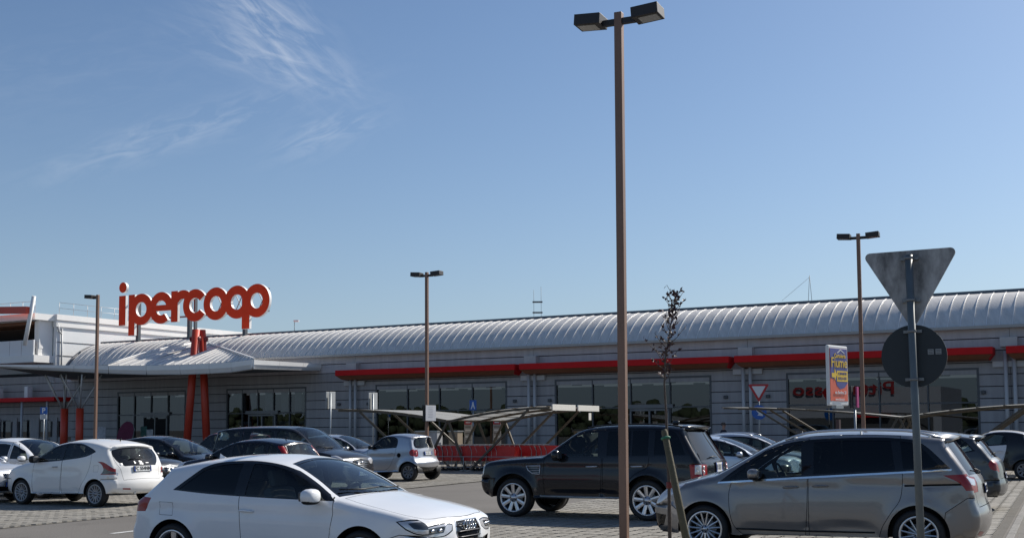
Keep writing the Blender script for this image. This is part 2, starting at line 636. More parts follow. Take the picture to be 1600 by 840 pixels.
    def lift_top(self, V):
        l, t = V[:, 0], np.clip(V[:, 1] / (self.W / 2), -1, 1)
        f = lambda A: np.stack([np.interp(l, self.l, A[:, 0]), np.interp(l, self.l, A[:, 1])], 1)
        E, C = f(self.E), f(self.C)
        Ye = np.interp(l, self.l, self.Ye)
        pw = self.sp.get('crown_p', 2.2)
        P = E + (C - E) * (1 - np.abs(t) ** pw)[:, None]
        return np.stack([self.x0 - P[:, 0], t * Ye, P[:, 1]], 1)

    def surf(self, s, z, side=1, out=0.0):
        y = float(self.Yside(np.array([[s, z]]))[0])
        e = .02
        dz = (float(self.Yside(np.array([[s, z + e]]))[0]) - float(self.Yside(np.array([[s, z - e]]))[0])) / (2 * e)
        ds = (float(self.Yside(np.array([[s + e, z]]))[0]) - float(self.Yside(np.array([[s - e, z]]))[0])) / (2 * e)
        n = Vector((ds, 1, -dz)).normalized()
        p = Vector((self.x0 - s, y, z)) + n * out
        if side < 0: p.y *= -1; n.y *= -1
        return p, n
    def topp(self, t, q, kind, out=0.0):
        l = {'F': lambda q: self.z2l(q, False), 'R': lambda q: self.z2l(q, True), 'T': self.s2l}[kind](q)
        e = .02
        p = self.lift_top(np.array([[l, t * self.W / 2], [l + e, t * self.W / 2], [l, t * self.W / 2 + e]]))
        a = Vector(p[1] - p[0]); b = Vector(p[2] - p[0])
        n = b.cross(a).normalized()
        if n.dot(Vector(p[0]) - Vector((0, 0, .6))) < 0: n = -n
        return Vector(p[0]) + n * out, n

    def build(self, root, mats):
        sp = self.sp
        E = self.E
        # ---- flank
        poly = np.vstack([E])
        gx = np.arange(E[:, 0].min(), E[:, 0].max(), self.grid)
        gz = np.arange(E[:, 1].min(), E[:, 1].max(), self.grid)
        G = np.array([(a, b) for a in gx for b in gz])
        G = G[inside(poly, G)]
        d, _ = seg_dist(G, E[:-1], E[1:])
        G = G[d > .06]
        rings = []
        for k in (.05, .18, .42, .75, 1.05):
            R = E[2:-2] - self.n[2:-2] * (self.rnd[2:-2] * k)[:, None]
            rings.append(R[inside(poly, R)])
        pts = np.vstack([G] + rings)
        dd, _ = seg_dist(pts, E[:-1], E[1:])
        pts = pts[dd > .004]
        loops = [poly]
        arcs = []
        for cx, cz, R in self.arches:
            arcs.append(np.array(circle(cx, cz, R, 48)))
            arcs.append(np.array(circle(cx, cz, R + .03, 48)))
        loops += arcs + [r[1] for r in self.sreg]
        V, F = cdt(pts, loops)
        cen = V[F].mean(axis=1)
        keep = inside(poly, cen)
        for cx, cz, R in self.arches:
            keep &= np.hypot(cen[:, 0] - cx, cen[:, 1] - cz) > R * .9995
        F = F[keep]; cen = cen[keep]
        A = V[F]
        ar = (A[:, 1, 0] - A[:, 0, 0]) * (A[:, 2, 1] - A[:, 0, 1]) - (A[:, 1, 1] - A[:, 0, 1]) * (A[:, 2, 0] - A[:, 0, 0])
        F = F[np.abs(ar) > 1e-8]; cen = cen[np.abs(ar) > 1e-8]; ar = ar[np.abs(ar) > 1e-8]
        F[ar < 0] = F[ar < 0][:, ::-1]
        slab = np.full(len(F), -1)
        for i, r in enumerate(self.sreg):
            slab[inside(r[1], cen)] = i
        Y = self.Yside(V)
        # ---- middle strip over bonnet, screens, roof and tail
        W2 = self.W / 2
        lg = self.l
        tg = np.linspace(-1, 1, 17) * W2
        rect = np.vstack([np.stack([lg, np.full_like(lg, -W2)], 1), np.stack([lg[::-1], np.full_like(lg, W2)], 1)])
        tp = np.array([(a, b) for a in lg[1:-1] for b in tg[1:-1]])
        V2, F2 = cdt(tp, [rect] + [r[1] for r in self.treg])
        cen2 = V2[F2].mean(axis=1)
        A = V2[F2]
        ar = (A[:, 1, 0] - A[:, 0, 0]) * (A[:, 2, 1] - A[:, 0, 1]) - (A[:, 1, 1] - A[:, 0, 1]) * (A[:, 2, 0] - A[:, 0, 0])
        k = (np.abs(ar) > 1e-8) & (np.abs(cen2[:, 1]) < W2)
        F2 = F2[k]; cen2 = cen2[k]; ar = ar[k]
        F2[ar < 0] = F2[ar < 0][:, ::-1]
        tlab = np.full(len(F2), -1)
        for i, r in enumerate(self.treg):
            tlab[inside(r[1], cen2)] = i
        P2 = self.lift_top(V2)
        # ---- one vertex pool, joint normals
        PL = np.stack([self.x0 - V[:, 0], Y, V[:, 1]], 1)
        PR = PL * np.array([1, -1, 1])
        P = np.vstack([PL, PR, P2])
        n1 = len(V)
        # the flank (s, z) -> (-x): seen from +y, counter-clockwise in (s, z) faces outwards
        FA = np.vstack([F, F[:, ::-1] + n1, F2[:, ::-1] + 2 * n1])
        key = np.round(P / .0015).astype(np.int64)
        _, first, inv = np.unique(key, axis=0, return_index=True, return_inverse=True)
        inv = inv.reshape(-1)
        fn = np.cross(P[FA[:, 1]] - P[FA[:, 0]], P[FA[:, 2]] - P[FA[:, 0]])
        VN = np.zeros((len(first), 3))
        for c in range(3): np.add.at(VN, inv[FA[:, c]], fn)
        VN /= (np.linalg.norm(VN, axis=1, keepdims=True) + 1e-12)
        NV = VN[inv]
        lab = [('L', i) if i >= 0 else None for i in slab] + [('R', i) if i >= 0 else None for i in slab] + [('T', i) if i >= 0 else None for i in tlab]
        groups = {}
        for fi, lb in enumerate(lab):
            if lb is None: key_, mi, off, par = ('body',), 0, 0.0, None
            else:
                r = (self.sreg if lb[0] != 'T' else self.treg)[lb[1]]
                nm, mi, off, par = r[0], r[2], r[3], r[4]
                if nm in ('seam', 'body'): key_ = ('body',)
                elif nm.startswith('+'):       # one part across flank and front / tail
                    sg = lb[0] if lb[0] != 'T' else {1: 'L', -1: 'R', 0: 'M'}[r[5]]
                    key_ = (nm[1:], sg)
                else:
                    key_ = (nm, lb[0], lb[1])
                par = par
            groups.setdefault(key_, []).append((fi, mi, off, par))
        made = {}
        objs = []
        for key_, items in groups.items():
            vs = []; ns = []; fs = []; ms = []; vm = {}
            for fi, mi, off, par in items:
                f = []
                for vi in FA[fi]:
                    kk = (int(inv[vi]), off)
                    if kk not in vm:
                        vm[kk] = len(vs)
                        vs.append(P[vi] + NV[vi] * off); ns.append(NV[vi])
                    f.append(vm[kk])
                if len(set(f)) == 3:
                    fs.append(f); ms.append(mi)
            me = bpy.data.meshes.new(key_[0])
            me.from_pydata([tuple(v) for v in vs], [], fs)
            used = sorted(set(ms))
            for u in used: me.materials.append(mats[u])
            me.polygons.foreach_set('material_index', [used.index(x) for x in ms])
            me.polygons.foreach_set('use_smooth', [True] * len(fs))
            me.update()
            if len(me.vertices) == len(ns):
                me.normals_split_custom_set_from_vertices([tuple(v) for v in ns])
            o = link_mesh(key_[0], me, root)
            objs.append((key_, items[0][3], o))
            made.setdefault(key_[0], {})[key_[1] if len(key_) > 1 else 'M'] = o
        self.parts = {}
        for key_, par, o in sorted(objs, key=lambda q: (q[0][0], q[0][2] if len(q[0]) > 2 else 0)):
            self.parts.setdefault(key_[0], []).append((key_[1] if len(key_) > 1 else 'M', o))
        for key_, par, o in objs:
            if par and par in made:
                src = made[par].get(key_[1]) or list(made[par].values())[0]
                o.parent = src
        # ---- wheel housings and floor
        mb = MB()
        for cx, cz, R in self.arches:
            a0 = math.asin(max(-.9, (float(self.E[0, 1]) + .02 - cz) / R))
            arc = circle(cx, cz, R, 40, a0, PI - a0)
            yo = self.Yside(np.array(arc))
            for sg in (1, -1):
                vs = [(self.x0 - p[0], sg * (y - .004), p[1]) for p, y in zip(arc, yo)] + [(self.x0 - p[0], sg * (y - .30), p[1]) for p, y in zip(arc, yo)]
                m = len(arc)
                mb.add(vs, [(i, i + 1, m + i + 1, m + i) for i in range(m - 1)] + [list(range(m, 2 * m))], 0)
        yb = self.W / 2 - .29
        b0 = float(self.E[0, 1])
        mb.box((self.x0 - self.L / 2, 0, b0 + .10), (self.L - .36, 2 * yb, .18), 0)
        mb.box((self.x0 - (sp['fo'] + sp['wb'] / 2), 0, b0 + .045), (sp['wb'] - 2 * (sp['r'] + .09), self.W - .20, .05), 0)
        mb.build('underbody', BLACK, root)
        return root

def wheel_mesh(key, r, rr, w, spokes, style, rimmat, hub=.07, sw=(.05, .04), face=None):
    face = face or rimmat
    yo = w / 2
    mb = MB()
    seg = 40
    mb.lathe([(rr + .012, yo - .006), (rr, yo - .002), (rr - .012, yo - .006), (rr - .022, yo - .05), (rr - .03, -yo + .04)], seg, 0)
    mb.lathe([(.001, yo - .085), (rr * .62, yo - .085), (rr * .62, yo - .10)], 28, 2)
    mb.lathe([(.001, yo - .13), (rr - .02, yo - .13)], 28, 1)
    mb.lathe([(.001, yo - .008), (hub * .55, yo - .010), (hub * .6, yo - .02), (hub, yo - .024), (hub * 1.05, yo - .07)], 20, 3)
    for i in range(spokes):
        a = 2 * PI * i / spokes + PI / 2
        pairs = [0.0]
        if style == 'twin': pairs = [-.075, .075]
        if style == 'y': pairs = [-.12, .12]
        for da in pairs:
            a0 = a + (da * .25 if style == 'y' else da * .9)
            a1 = a + da
            r0, r1 = hub * .8, rr - .012
            p0 = Vector((r0 * math.cos(a0), yo - .030, r0 * math.sin(a0)))
            p1 = Vector((r1 * math.cos(a1), yo - .010, r1 * math.sin(a1)))
            d = (p1 - p0).normalized()
            t = Vector((0, 1, 0)).cross(d).normalized()
            b = Vector((0, -.035, 0))
            w0, w1 = sw[0] / 2, sw[1] / 2
            up = Vector((0, .004, 0))
            vs = [p0 - t * w0, p0 + up, p0 + t * w0, p0 + t * w0 + b, p0 - t * w0 + b,
                  p1 - t * w1, p1 + up, p1 + t * w1, p1 + t * w1 + b, p1 - t * w1 + b]
            mb.add(vs, [(0, 1, 6, 5), (1, 2, 7, 6), (2, 3, 8, 7), (4, 0, 5, 9), (3, 4, 9, 8)], 3)
    for i in range(5):
        a = 2 * PI * i / 5
        mb.lathe([(.001, 0), (.010, 0), (.010, -.02)], 8, 1, c=(hub * .72 * math.cos(a), yo - .012, hub * .72 * math.sin(a)))
    # outward normals: flip the lathe faces as needed
    rim = mb.mesh('wheel', [rimmat, DARK, STEEL, face])
    tb = MB()
    h = r - rr
    tb.lathe([(rr + .008, yo - .012), (rr + .02, yo + .002), (rr + h * .55, yo + .012), (r - .022, yo - .002), (r - .004, yo - .028), (r, yo - .05),
              (r, .012), (r - .008, .008), (r - .008, -.008), (r, -.012), (r, -yo + .05), (r - .004, -yo + .028), (r - .022, -yo + .002), (rr + h * .5, -yo - .01), (rr + .01, -yo + .01)], 48, 0)
    tyre = tb.mesh('tyre', [RUBBER])
    return rim, tyre

def add_wheels(car, root, r, rr, w, spokes, style='plain', rimmat=None, hub=.07, sw=(.05, .04), face=None, steer=0.0, inset=.02):
    sp = car.sp
    rim, tyre = wheel_mesh(sp, r, rr, w, spokes, style, rimmat or ALLOY, hub, sw, face)
    for s, st in ((sp['fo'], steer), (sp['fo'] + sp['wb'], 0.0)):
        yo = float(car.Yfull(np.array([s]), np.array([r + .38]))[0]) - w / 2 - inset
        for sg in (1, -1):
            o = link_mesh('wheel', rim, root, (car.x0 - s, sg * yo, r), (0, random.uniform(0, 1.2) * sg, (0 if sg > 0 else PI) + st))
            t = link_mesh('tyre', tyre, o)

def ellipsoid(mb, c, rx, ry, rz, mi=0, nu=14, nv=8, rot=None, flat=0.0):
    vs = []; fs = []
    R = rot or Matrix.Identity(3)
    for i in range(nv + 1):
        th = PI * i / nv
        for k in range(nu):
            a = 2 * PI * k / nu
            q = 2.6
            def sp(v): return math.copysign(abs(v) ** (2 / q), v)
            p = Vector((rx * sp(math.sin(th)) * sp(math.cos(a)), ry * sp(math.sin(th)) * sp(math.sin(a)), rz * sp(math.cos(th))))
            vs.append(Vector(c) + R @ p)
    for i in range(nv):
        for k in range(nu):
            a, b = i * nu + k, i * nu + (k + 1) % nu
            fs.append((a, a + nu, b + nu, b))
    mb.add(vs, fs, mi, True)

def add_mirrors(car, root, s, z, mats, size=(.09, .105, .075), out=.12, sides=(1, -1)):
    for sg in sides:
        p, n = car.surf(s, z, sg)
        mb = MB()
        c = p + Vector((0.01, sg * out, .035))
        ellipsoid(mb, c, size[0], size[1], size[2], 0)
        mb.box(c + Vector((-size[0] * .90, 0, 0)), (.03, size[1] * 1.45, size[2] * 1.2), 2, bev=.012)
        ellipsoid(mb, c + Vector((0, 0, -size[2] * .55)), size[0] * .85, size[1] * .9, size[2] * .5, 1)
        mb.beam(p + Vector((0, -sg * .03, -.01)), c + Vector((0, 0, -.04)), .05, .035, 1)
        mb.build('side_mirror', [mats[0], mats[1], MIRRG], root)

def add_handles(car, name_parts, spots, mi_mat, size=.15):
    doors = {}
    for sd, o in car.parts.get('door', []):
        doors.setdefault(sd, []).append(o)
    for k, (s, z) in enumerate(spots):
        for sg, sd in ((1, 'L'), (-1, 'R')):
            mb = MB()
            pts = []
            for j in range(7):
                u = -1 + 2 * j / 6
                p, n = car.surf(s + u * size / 2, z + .004 * u, sg, .022 * (1 - u ** 4) + .004)
                pts.append(p)
            mb.tube(pts, [.011, .013, .014, .014, .014, .013, .011], 8)
            p, n = car.surf(s, z - .002, sg, .001)
            par = doors.get(sd, [root_fallback(car)])
            o = mb.build('handle', mi_mat, par[min(k, len(par) - 1)])

def root_fallback(car):
    return car.parts['body'][0][1]

def add_plate(car, root, z, rear, text=None, w=.52, h=.11, y=0.0):
    p, n = car.topp(0, z, 'R' if rear else 'F', .006)
    n = Vector((n.x, 0, n.z)).normalized()
    yax = Vector((0, 1, 0)); up = n.cross(yax) if not rear else n.cross(yax)
    if up.z < 0: up = -up
    R = Matrix((n, up.cross(n), up)).transposed()
    mb = MB()
    mb.box(p + R @ Vector((0, y, 0)), (.012, w + .02, h + .02), 2, rot=R)
    mb.box(p + R @ Vector((.004, y, 0)), (.012, w, h), 0, rot=R)
    for sg in (-1, 1):
        mb.box(p + R @ Vector((.0055, y + sg * (w / 2 - .02), 0)), (.012, .04, h - .004), 1, rot=R)
    o = mb.build('license_plate', [PLATEW, PLATEB, BLACK], root)
    q = p + R @ Vector((.0135, y, 0))
    if text:
        me = text_mesh(text, h * .95, INK, 'plate_lettering', .003)
        t = link_mesh('plate_lettering', me, o)
        right = Vector((0, -1 if not rear else 1, 0)) * 1.0
        right = up.cross(n).normalized()
        t.matrix_local = Matrix.Translation(q) @ Matrix((right, up, n)).transposed().to_4x4()
    else:
        mb = MB()
        for i in range(7):
            yy = (-.17 + .056 * i + (.03 if i > 4 else (-.02 if i < 2 else .0)))
            mb.box(q + R @ Vector((0, y + yy, 0)), (.003, .014, h * .62), 0, rot=R)
            if i % 2: mb.box(q + R @ Vector((0, y + yy + .014, .018)), (.003, .02, .014), 0, rot=R)
            if i % 3: mb.box(q + R @ Vector((0, y + yy + .012, -.026)), (.003, .02, .014), 0, rot=R)
        mb.build('plate_lettering', INK, o)
    return o

def add_interior(car, root, s_front, z_seat, s_rear=None, wheel_side=1, tint=None, z_dash=None, s_dash=None):
    X = lambda s: car.x0 - s
    m = tint or INTER
    def seat(s, y, z, w=.48):
        mb = MB()
        mb.box((X(s - .22), y, z - .02), (.52, w, .16), 0, bev=.05)
        R = Matrix.Rotation(math.radians(-16), 3, 'Y')
        mb.box((X(s + .10), y, z + .30), (.14, w, .62), 0, rot=R, bev=.05)
        mb.box((X(s + .20), y, z + .70), (.09, w * .55, .20), 0, rot=R, bev=.035)
        mb.tube([(X(s + .19), y - .06, z + .55), (X(s + .20), y - .06, z + .66)], .008, 6, 0)
        mb.tube([(X(s + .19), y + .06, z + .55), (X(s + .20), y + .06, z + .66)], .008, 6, 0)
        mb.build('seat', m, root)
    yy = car.W * .21
    seat(s_front, yy, z_seat); seat(s_front, -yy, z_seat)
    if s_rear:
        seat(s_rear, 0, z_seat + .02, car.W * .72)
    if z_dash:
        mb = MB()
        mb.box((X(s_dash), 0, z_dash - .14), (.42, car.W - .34, .26), 0, bev=.07)
        mb.build('dashboard', INTER, root)
        mb = MB()
        c = Vector((X(s_dash + .36), yy * wheel_side, z_dash - .04))
        R = Matrix.Rotation(math.radians(-68), 3, 'Y')
        ring = [c + R @ Vector((.18 * math.cos(a), .18 * math.sin(a), 0)) for a in np.linspace(0, 2 * PI, 25)]
        mb.tube(ring, .015, 8)
        mb.beam(c + R @ Vector((0, -.17, 0)), c + R @ Vector((0, .17, 0)), .03, .02)
        ellipsoid(mb, c, .05, .06, .06)
        mb.build('steering_wheel', BLACK, root)

def add_wiper(car, root, pts, kind):
    mb = MB()
    P = [car.topp(t, q, kind, .02)[0] for t, q in pts]
    mb.tube(P, .009, 6)
    mb.build('wiper', BLACK, root)

def place(root, x, y, yaw_deg):
    root.location = (x, y, 0)
    root.rotation_euler = (0, 0, math.radians(yaw_deg))
# ------------------------------------------------------------------ the cars of the car park
def car_mats(pnt, plastic=BLACK, side=WINGLASS, rear=PRIVACY):
    return [pnt, DARK, side, SCREEN, GLOSSBLK, LAMPRED, LAMPWHT, LAMPDRK, CHROME, rear, plastic, AMBER]

def outline_belt(sp): return sp['belt']

# ---- three door hatchback ------------------------------------------
def build_white_hatch(label):
    sp = dict(L=4.24, W=1.78, fo=.87, wb=2.60, r=.318, gap=.05,
              outline=[(.16, .19), (.05, .30), (.0, .46), (.01, .60), (.07, .735), (.20, .80), (.55, .885), (.95, .955), (1.22, 1.01, 'c'),
                       (1.54, 1.19), (1.94, 1.355), (2.30, 1.415), (2.70, 1.425), (3.15, 1.395), (3.68, 1.315, 'c'), (3.72, 1.27), (3.90, 1.10), (4.05, .985),
                       (4.14, .93), (4.19, .82), (4.20, .66), (4.24, .56), (4.235, .40), (4.16, .25)],
              belt=[(0, .80), (.6, .85), (1.3, .93), (2.5, .965), (3.6, 1.01), (4.24, .95)], tumble=.36, bow=.12, kf=.17, kr=.07, sf=.85, sr=.85,
              creases=[([(.75, .80), (2.2, .835), (4.1, .845)], .016, .10), ([(1.4, .36), (2.2, .36), (3.1, .37)], .02, .07)], crown_f=.13, crown_r=.09, crown_t=.05,
              flare=.014, shoulder_in=.035)
    c = Car(sp)
    c.side('bumper', [(-.05, .1), (.70, .1), (.70, .5), (.40, .60), (-.05, .56)], 0, smooth=False, seam=True)
    c.side('door', [(1.26, .94), (1.26, .60), (1.30, .30, 'c'), (2.46, .30, 'c'), (2.47, .55), (2.52, .98), (2.50, 1.30, 'c'), (2.15, 1.32), (1.75, 1.22)], 0, seam=True)
    c.side('fuel_flap', [(3.48, .875, 'c'), (3.68, .88, 'c'), (3.665, .735, 'c'), (3.465, .73, 'c')], 0, seam=.0012)
    c.side('window_trim', [(1.24, .935, 'c'), (1.57, 1.14), (1.96, 1.295), (2.36, 1.355), (2.72, 1.355), (3.00, 1.325), (3.14, 1.275, 'c'), (3.50, 1.02, 'c'), (3.0, .985), (2.2, .955)], 4, -.004)
    c.side('side_window', [(1.38, .958, 'c'), (1.63, 1.13), (1.96, 1.262), (2.28, 1.325), (2.42, 1.33, 'c'), (2.45, .98, 'c'), (2.0, .966)], 2, -.009)
    c.side('rear_side_window', [(2.58, 1.332, 'c'), (2.80, 1.322), (2.97, 1.292), (3.11, 1.25, 'c'), (3.42, 1.03, 'c'), (3.0, 1.002), (2.60, .985, 'c')], 9, -.009)
    c.side('+tail_light', [(3.82, .925, 'c'), (4.3, .95, 'c'), (4.3, .755, 'c'), (3.90, .765, 'c')], 5, -.002)
    c.side('+headlight_surround', [(-.1, .737, 'c'), (.31, .762, 'c'), (.445, .738, 'c'), (.33, .655, 'c'), (.2, .602), (-.1, .582, 'c')], 4, -.003)
    c.side('+headlight', [(-.1, .725, 'c'), (.30, .75, 'c'), (.42, .735, 'c'), (.32, .665, 'c'), (.2, .615), (-.1, .595, 'c')], 6, -.003)
    c.top('bonnet', [(-.93, .24), (-.45, .12), (0, .09), (.45, .12), (.93, .24), (.95, .95), (.90, 1.18, 'c'), (0, 1.14), (-.90, 1.18, 'c'), (-.95, .95)], 0, 'T', seam=True)
    c.top('windscreen_trim', [(-.93, 1.24, 'c'), (0, 1.16), (.93, 1.24, 'c'), (.90, 1.99, 'c'), (0, 2.05), (-.90, 1.99, 'c')], 4, 'T', -.003)
    c.top('windscreen', [(-.88, 1.28, 'c'), (0, 1.22), (.88, 1.28, 'c'), (.86, 1.94, 'c'), (0, 2.0), (-.86, 1.94, 'c')], 3, 'T', -.007)
    c.top('rear_window', [(-.84, 1.24, 'c'), (0, 1.26), (.84, 1.24, 'c'), (.88, 1.01, 'c'), (0, .99), (-.88, 1.01, 'c')], 9, 'R', -.006)
    c.top('+headlight_surround', [(.445, .70, 'c'), (.66, .727), (1.0, .737, 'c'), (1.0, .582, 'c'), (.67, .578), (.485, .625, 'c')], 4, 'F', -.003, mirror=True)
    c.top('+headlight', [(.46, .69, 'c'), (.66, .715), (1.0, .725, 'c'), (1.0, .595, 'c'), (.68, .59), (.50, .635, 'c')], 6, 'F', -.003, mirror=True)
    c.side('+lamp_housing', [(-.1, .71, 'c'), (.24, .735, 'c'), (.31, .722, 'c'), (.24, .665, 'c'), (-.1, .625, 'c')], 7, -.002, parent='headlight')
    c.top('+lamp_housing', [(.62, .69, 'c'), (1.0, .71, 'c'), (1.0, .63, 'c'), (.70, .62, 'c')], 7, 'F', -.002, mirror=True, parent='headlight')
    c.top('+tail_light', [(.56, .93, 'c'), (1.0, .95, 'c'), (1.0, .765, 'c'), (.66, .76, 'c')], 5, 'R', -.002, mirror=True)
    c.top('grille_frame', [(-.352, .725, 'c'), (.352, .725, 'c'), (.408, .60, 'c'), (.25, .29, 'c'), (-.25, .29, 'c'), (-.408, .60, 'c')], 8, 'F', .004, smooth=False)
    c.top('grille', [(-.34, .715, 'c'), (.34, .715, 'c'), (.395, .60, 'c'), (.24, .30, 'c'), (-.24, .30, 'c'), (-.395, .60, 'c')], 4, 'F', -.012, smooth=False)
    c.top('air_intake', [(.52, .50, 'c'), (.86, .52, 'c'), (.84, .34, 'c'), (.50, .30, 'c')], 4, 'F', -.02, mirror=True, smooth=False)
    P = paint('pearl_white_paint', (.80, .81, .82))
    root = empty('parked_car')
    c.build(root, car_mats(P))
    # grille bars and the four rings
    mb = MB()
    for z in (.36, .42, .48, .54, .60, .66):
        hw = np.interp(z, [.30, .60, .715], [.24, .39, .34])
        mb.tube([c.topp(t * hw, z, 'F', .004)[0] for t in np.linspace(-1, 1, 9)], .007, 6)
    mb.build('grille_bar', mat('grille_grey', (.05, .05, .055), .35, .4), c.parts['grille'][0][1])
    mb = MB()
    p, n = c.topp(0, .655, 'F', .015)
    for k in range(4):
        cy = (-1.5 + k) * .062
        mb.tube([p + Vector((0, cy + .045 * math.cos(a), .045 * math.sin(a))) for a in np.linspace(0, 2 * PI, 21)], .0075, 6)
    mb.build('ring_emblem', CHROME, c.parts['grille'][0][1])
    for sd, o in c.parts['headlight']:
        sg = 1 if sd == 'L' else -1
        for t, z in ((.76, .655), (.92, .67)):
            mb = MB()
            q, nn = c.topp(sg * t, z, 'F', .0)
            ellipsoid(mb, q, .014, .04, .018)
            mb.build('projector_lens', CHROME, o)
    add_wheels(c, root, .318, .232, .215, 5, 'twin', ALLOY, hub=.06, sw=(.05, .045), inset=.012)
    add_mirrors(c, root, 1.44, .955, [P, BLACK, CHROME], (.09, .13, .085), .16, (-1,))
    add_handles(c, None, [(2.40, .80)], P, .20)
    add_plate(c, root, .44, False)
    add_interior(c, root, 2.15, .45, 2.95, 1, INTERL, .95, 1.47)
    add_wiper(c, root, [(.1, 1.26), (-.35, 1.25), (-.8, 1.32)], 'T')
    add_wiper(c, root, [(.85, 1.30), (.4, 1.25), (.15, 1.26)], 'T')
    mb = MB()
    p, n = c.topp(.30, 1.36, 'T', -.03)
    mb.box(p, (.10, .16, .004), rot=Matrix.Rotation(math.radians(14), 3, 'Y')); mb.build('parking_slip', WHITE, root)
    mb = MB()
    p, n = c.topp(0, 3.45, 'T', 0)
    mb.add([p + Vector((.09, -.02, 0)), p + Vector((.09, .02, 0)), p + Vector((-.05, .022, 0)), p + Vector((-.05, -.022, 0)), p + Vector((-.055, 0, .075)), p + Vector((0, 0, .04))],
           [(0, 1, 5), (1, 2, 4, 5), (2, 3, 4), (3, 0, 5, 4)])
    mb.build('roof_aerial', P, root)
    tag(root, label, 'car', 'cars in the car park')
    return root

# ---- long grey people carrier ---------------------------------------
def build_people_carrier(label):
    sp = dict(L=4.52, W=1.83, fo=.90, wb=2.788, r=.325, gap=.055,
              outline=[(.20, .19), (.07, .30), (.0, .47), (.02, .64), (.11, .78), (.28, .90), (.62, 1.0), (1.0, 1.10, 'c'), (1.30, 1.27), (1.72, 1.495), (2.05, 1.595), (2.5, 1.645), (3.0, 1.655),
                       (3.55, 1.64), (4.06, 1.59, 'c'), (4.09, 1.53), (4.24, 1.31), (4.37, 1.11), (4.43, 1.0), (4.455, .86), (4.47, .74), (4.52, .60), (4.50, .40), (4.40, .24)],
              belt=[(0, .90), (.9, .93), (1.2, .955), (2.2, 1.03), (3.2, 1.095), (4.1, 1.16), (4.52, 1.1)], tumble=.30, bow=.08, kf=.18, kr=.12, sf=1.0, sr=.8,
              creases=[([(.7, .90), (2.2, .955), (4.1, 1.02)], .020, .12), ([(1.35, .42), (2.2, .42), (3.2, .43)], .022, .08)], crown_f=.14, crown_r=.10, crown_t=.05, flare=.022, flare_w=.10)
    c = Car(sp)
    c.side('bumper', [(4.02, .62), (4.28, .80), (4.7, .80), (4.7, .1), (3.95, .1)], 0, smooth=False, seam=True)
    c.side('bumper', [(-.1, .62), (.42, .64), (.62, .50), (.62, .1), (-.1, .1)], 0, smooth=False, seam=True)
    c.side('door', [(1.28, .985, 'c'), (1.24, .80), (1.30, .40), (1.42, .27, 'c'), (2.26, .27, 'c'), (2.29, .60), (2.30, 1.04), (2.30, 1.555, 'c'), (1.95, 1.50), (1.6, 1.30)], 0, seam=True)
    c.side('door', [(2.31, .27, 'c'), (3.20, .27, 'c'), (3.24, .40), (3.36, .60), (3.47, .76), (3.505, .95), (3.51, 1.14), (3.48, 1.585, 'c'), (2.9, 1.60), (2.31, 1.58, 'c')], 0, seam=True)
    c.side('window_trim', [(1.10, .965, 'c'), (1.42, 1.20), (1.80, 1.415), (2.12, 1.51), (2.7, 1.555), (3.4, 1.555), (3.72, 1.50), (4.10, 1.165, 'c'), (3.2, 1.105), (2.2, 1.04)], 4, -.004)
    c.side('quarter_window', [(1.23, 1.00, 'c'), (1.46, 1.17, 'c'), (1.50, 1.015, 'c')], 2, -.009, smooth=False)
    c.side('side_window', [(1.55, 1.02, 'c'), (1.54, 1.21), (1.82, 1.37), (2.08, 1.455), (2.20, 1.48, 'c'), (2.22, 1.07, 'c')], 2, -.009)
    c.side('side_window', [(2.38, 1.08, 'c'), (2.37, 1.50, 'c'), (2.8, 1.525), (3.36, 1.525, 'c'), (3.42, 1.145, 'c')], 9, -.009)
    c.side('side_window', [(3.52, 1.155, 'c'), (3.48, 1.515, 'c'), (3.68, 1.475), (3.98, 1.18, 'c')], 9, -.009)
    c.side('belt_strip', [(1.08, .942), (2.2, 1.018), (3.2, 1.082), (4.10, 1.145), (4.11, 1.168), (3.2, 1.108), (2.2, 1.044), (1.10, .966)], 8, .006, smooth=False)
    c.side('door_rail', [(3.53, .935), (4.22, .96), (4.22, .985), (3.53, .96)], 1, -.01, smooth=False)
    c.side('+tail_light', [(4.00, 1.085, 'c'), (4.24, 1.10), (4.6, 1.12, 'c'), (4.6, .885, 'c'), (4.27, .895, 'c'), (4.20, .985)], 5, -.002)
    c.side('+lamp_lens', [(4.27, 1.07), (4.6, 1.11), (4.6, .985), (4.335, .965)], 6, -.001, smooth=False, parent='tail_light')
    c.side('+headlight', [(-.1, .80, 'c'), (.30, .90), (.62, .965, 'c'), (.58, .90), (.30, .70), (.14, .63), (-.1, .62, 'c')], 6, -.003)
    c.top('bonnet', [(-.90, .26), (0, .16), (.90, .26), (.94, .8), (.90, .98, 'c'), (0, .95), (-.90, .98, 'c'), (-.94, .8)], 0, 'T', seam=True)
    c.top('windscreen_trim', [(-.95, 1.03, 'c'), (0, .98), (.95, 1.03, 'c'), (.92, 1.90, 'c'), (0, 1.97), (-.92, 1.90, 'c')], 4, 'T', -.003)
    c.top('windscreen', [(-.90, 1.10, 'c'), (0, 1.05), (.90, 1.10, 'c'), (.88, 1.86, 'c'), (0, 1.93), (-.88, 1.86, 'c')], 3, 'T', -.007)
    c.top('tailgate', [(-.96, 1.57, 'c'), (.96, 1.57, 'c'), (.97, 1.1), (.90, .70, 'c'), (-.90, .70, 'c'), (-.97, 1.1)], 0, 'R', seam=True)
    c.top('rear_window', [(-.93, 1.52, 'c'), (0, 1.535), (.93, 1.52, 'c'), (.95, 1.12, 'c'), (0, 1.08), (-.95, 1.12, 'c')], 9, 'R', -.006)
    c.top('+headlight', [(.55, .79, 'c'), (.85, .85), (1.0, .90), (1.0, .64, 'c'), (.75, .64), (.56, .70, 'c')], 6, 'F', -.003, mirror=True)
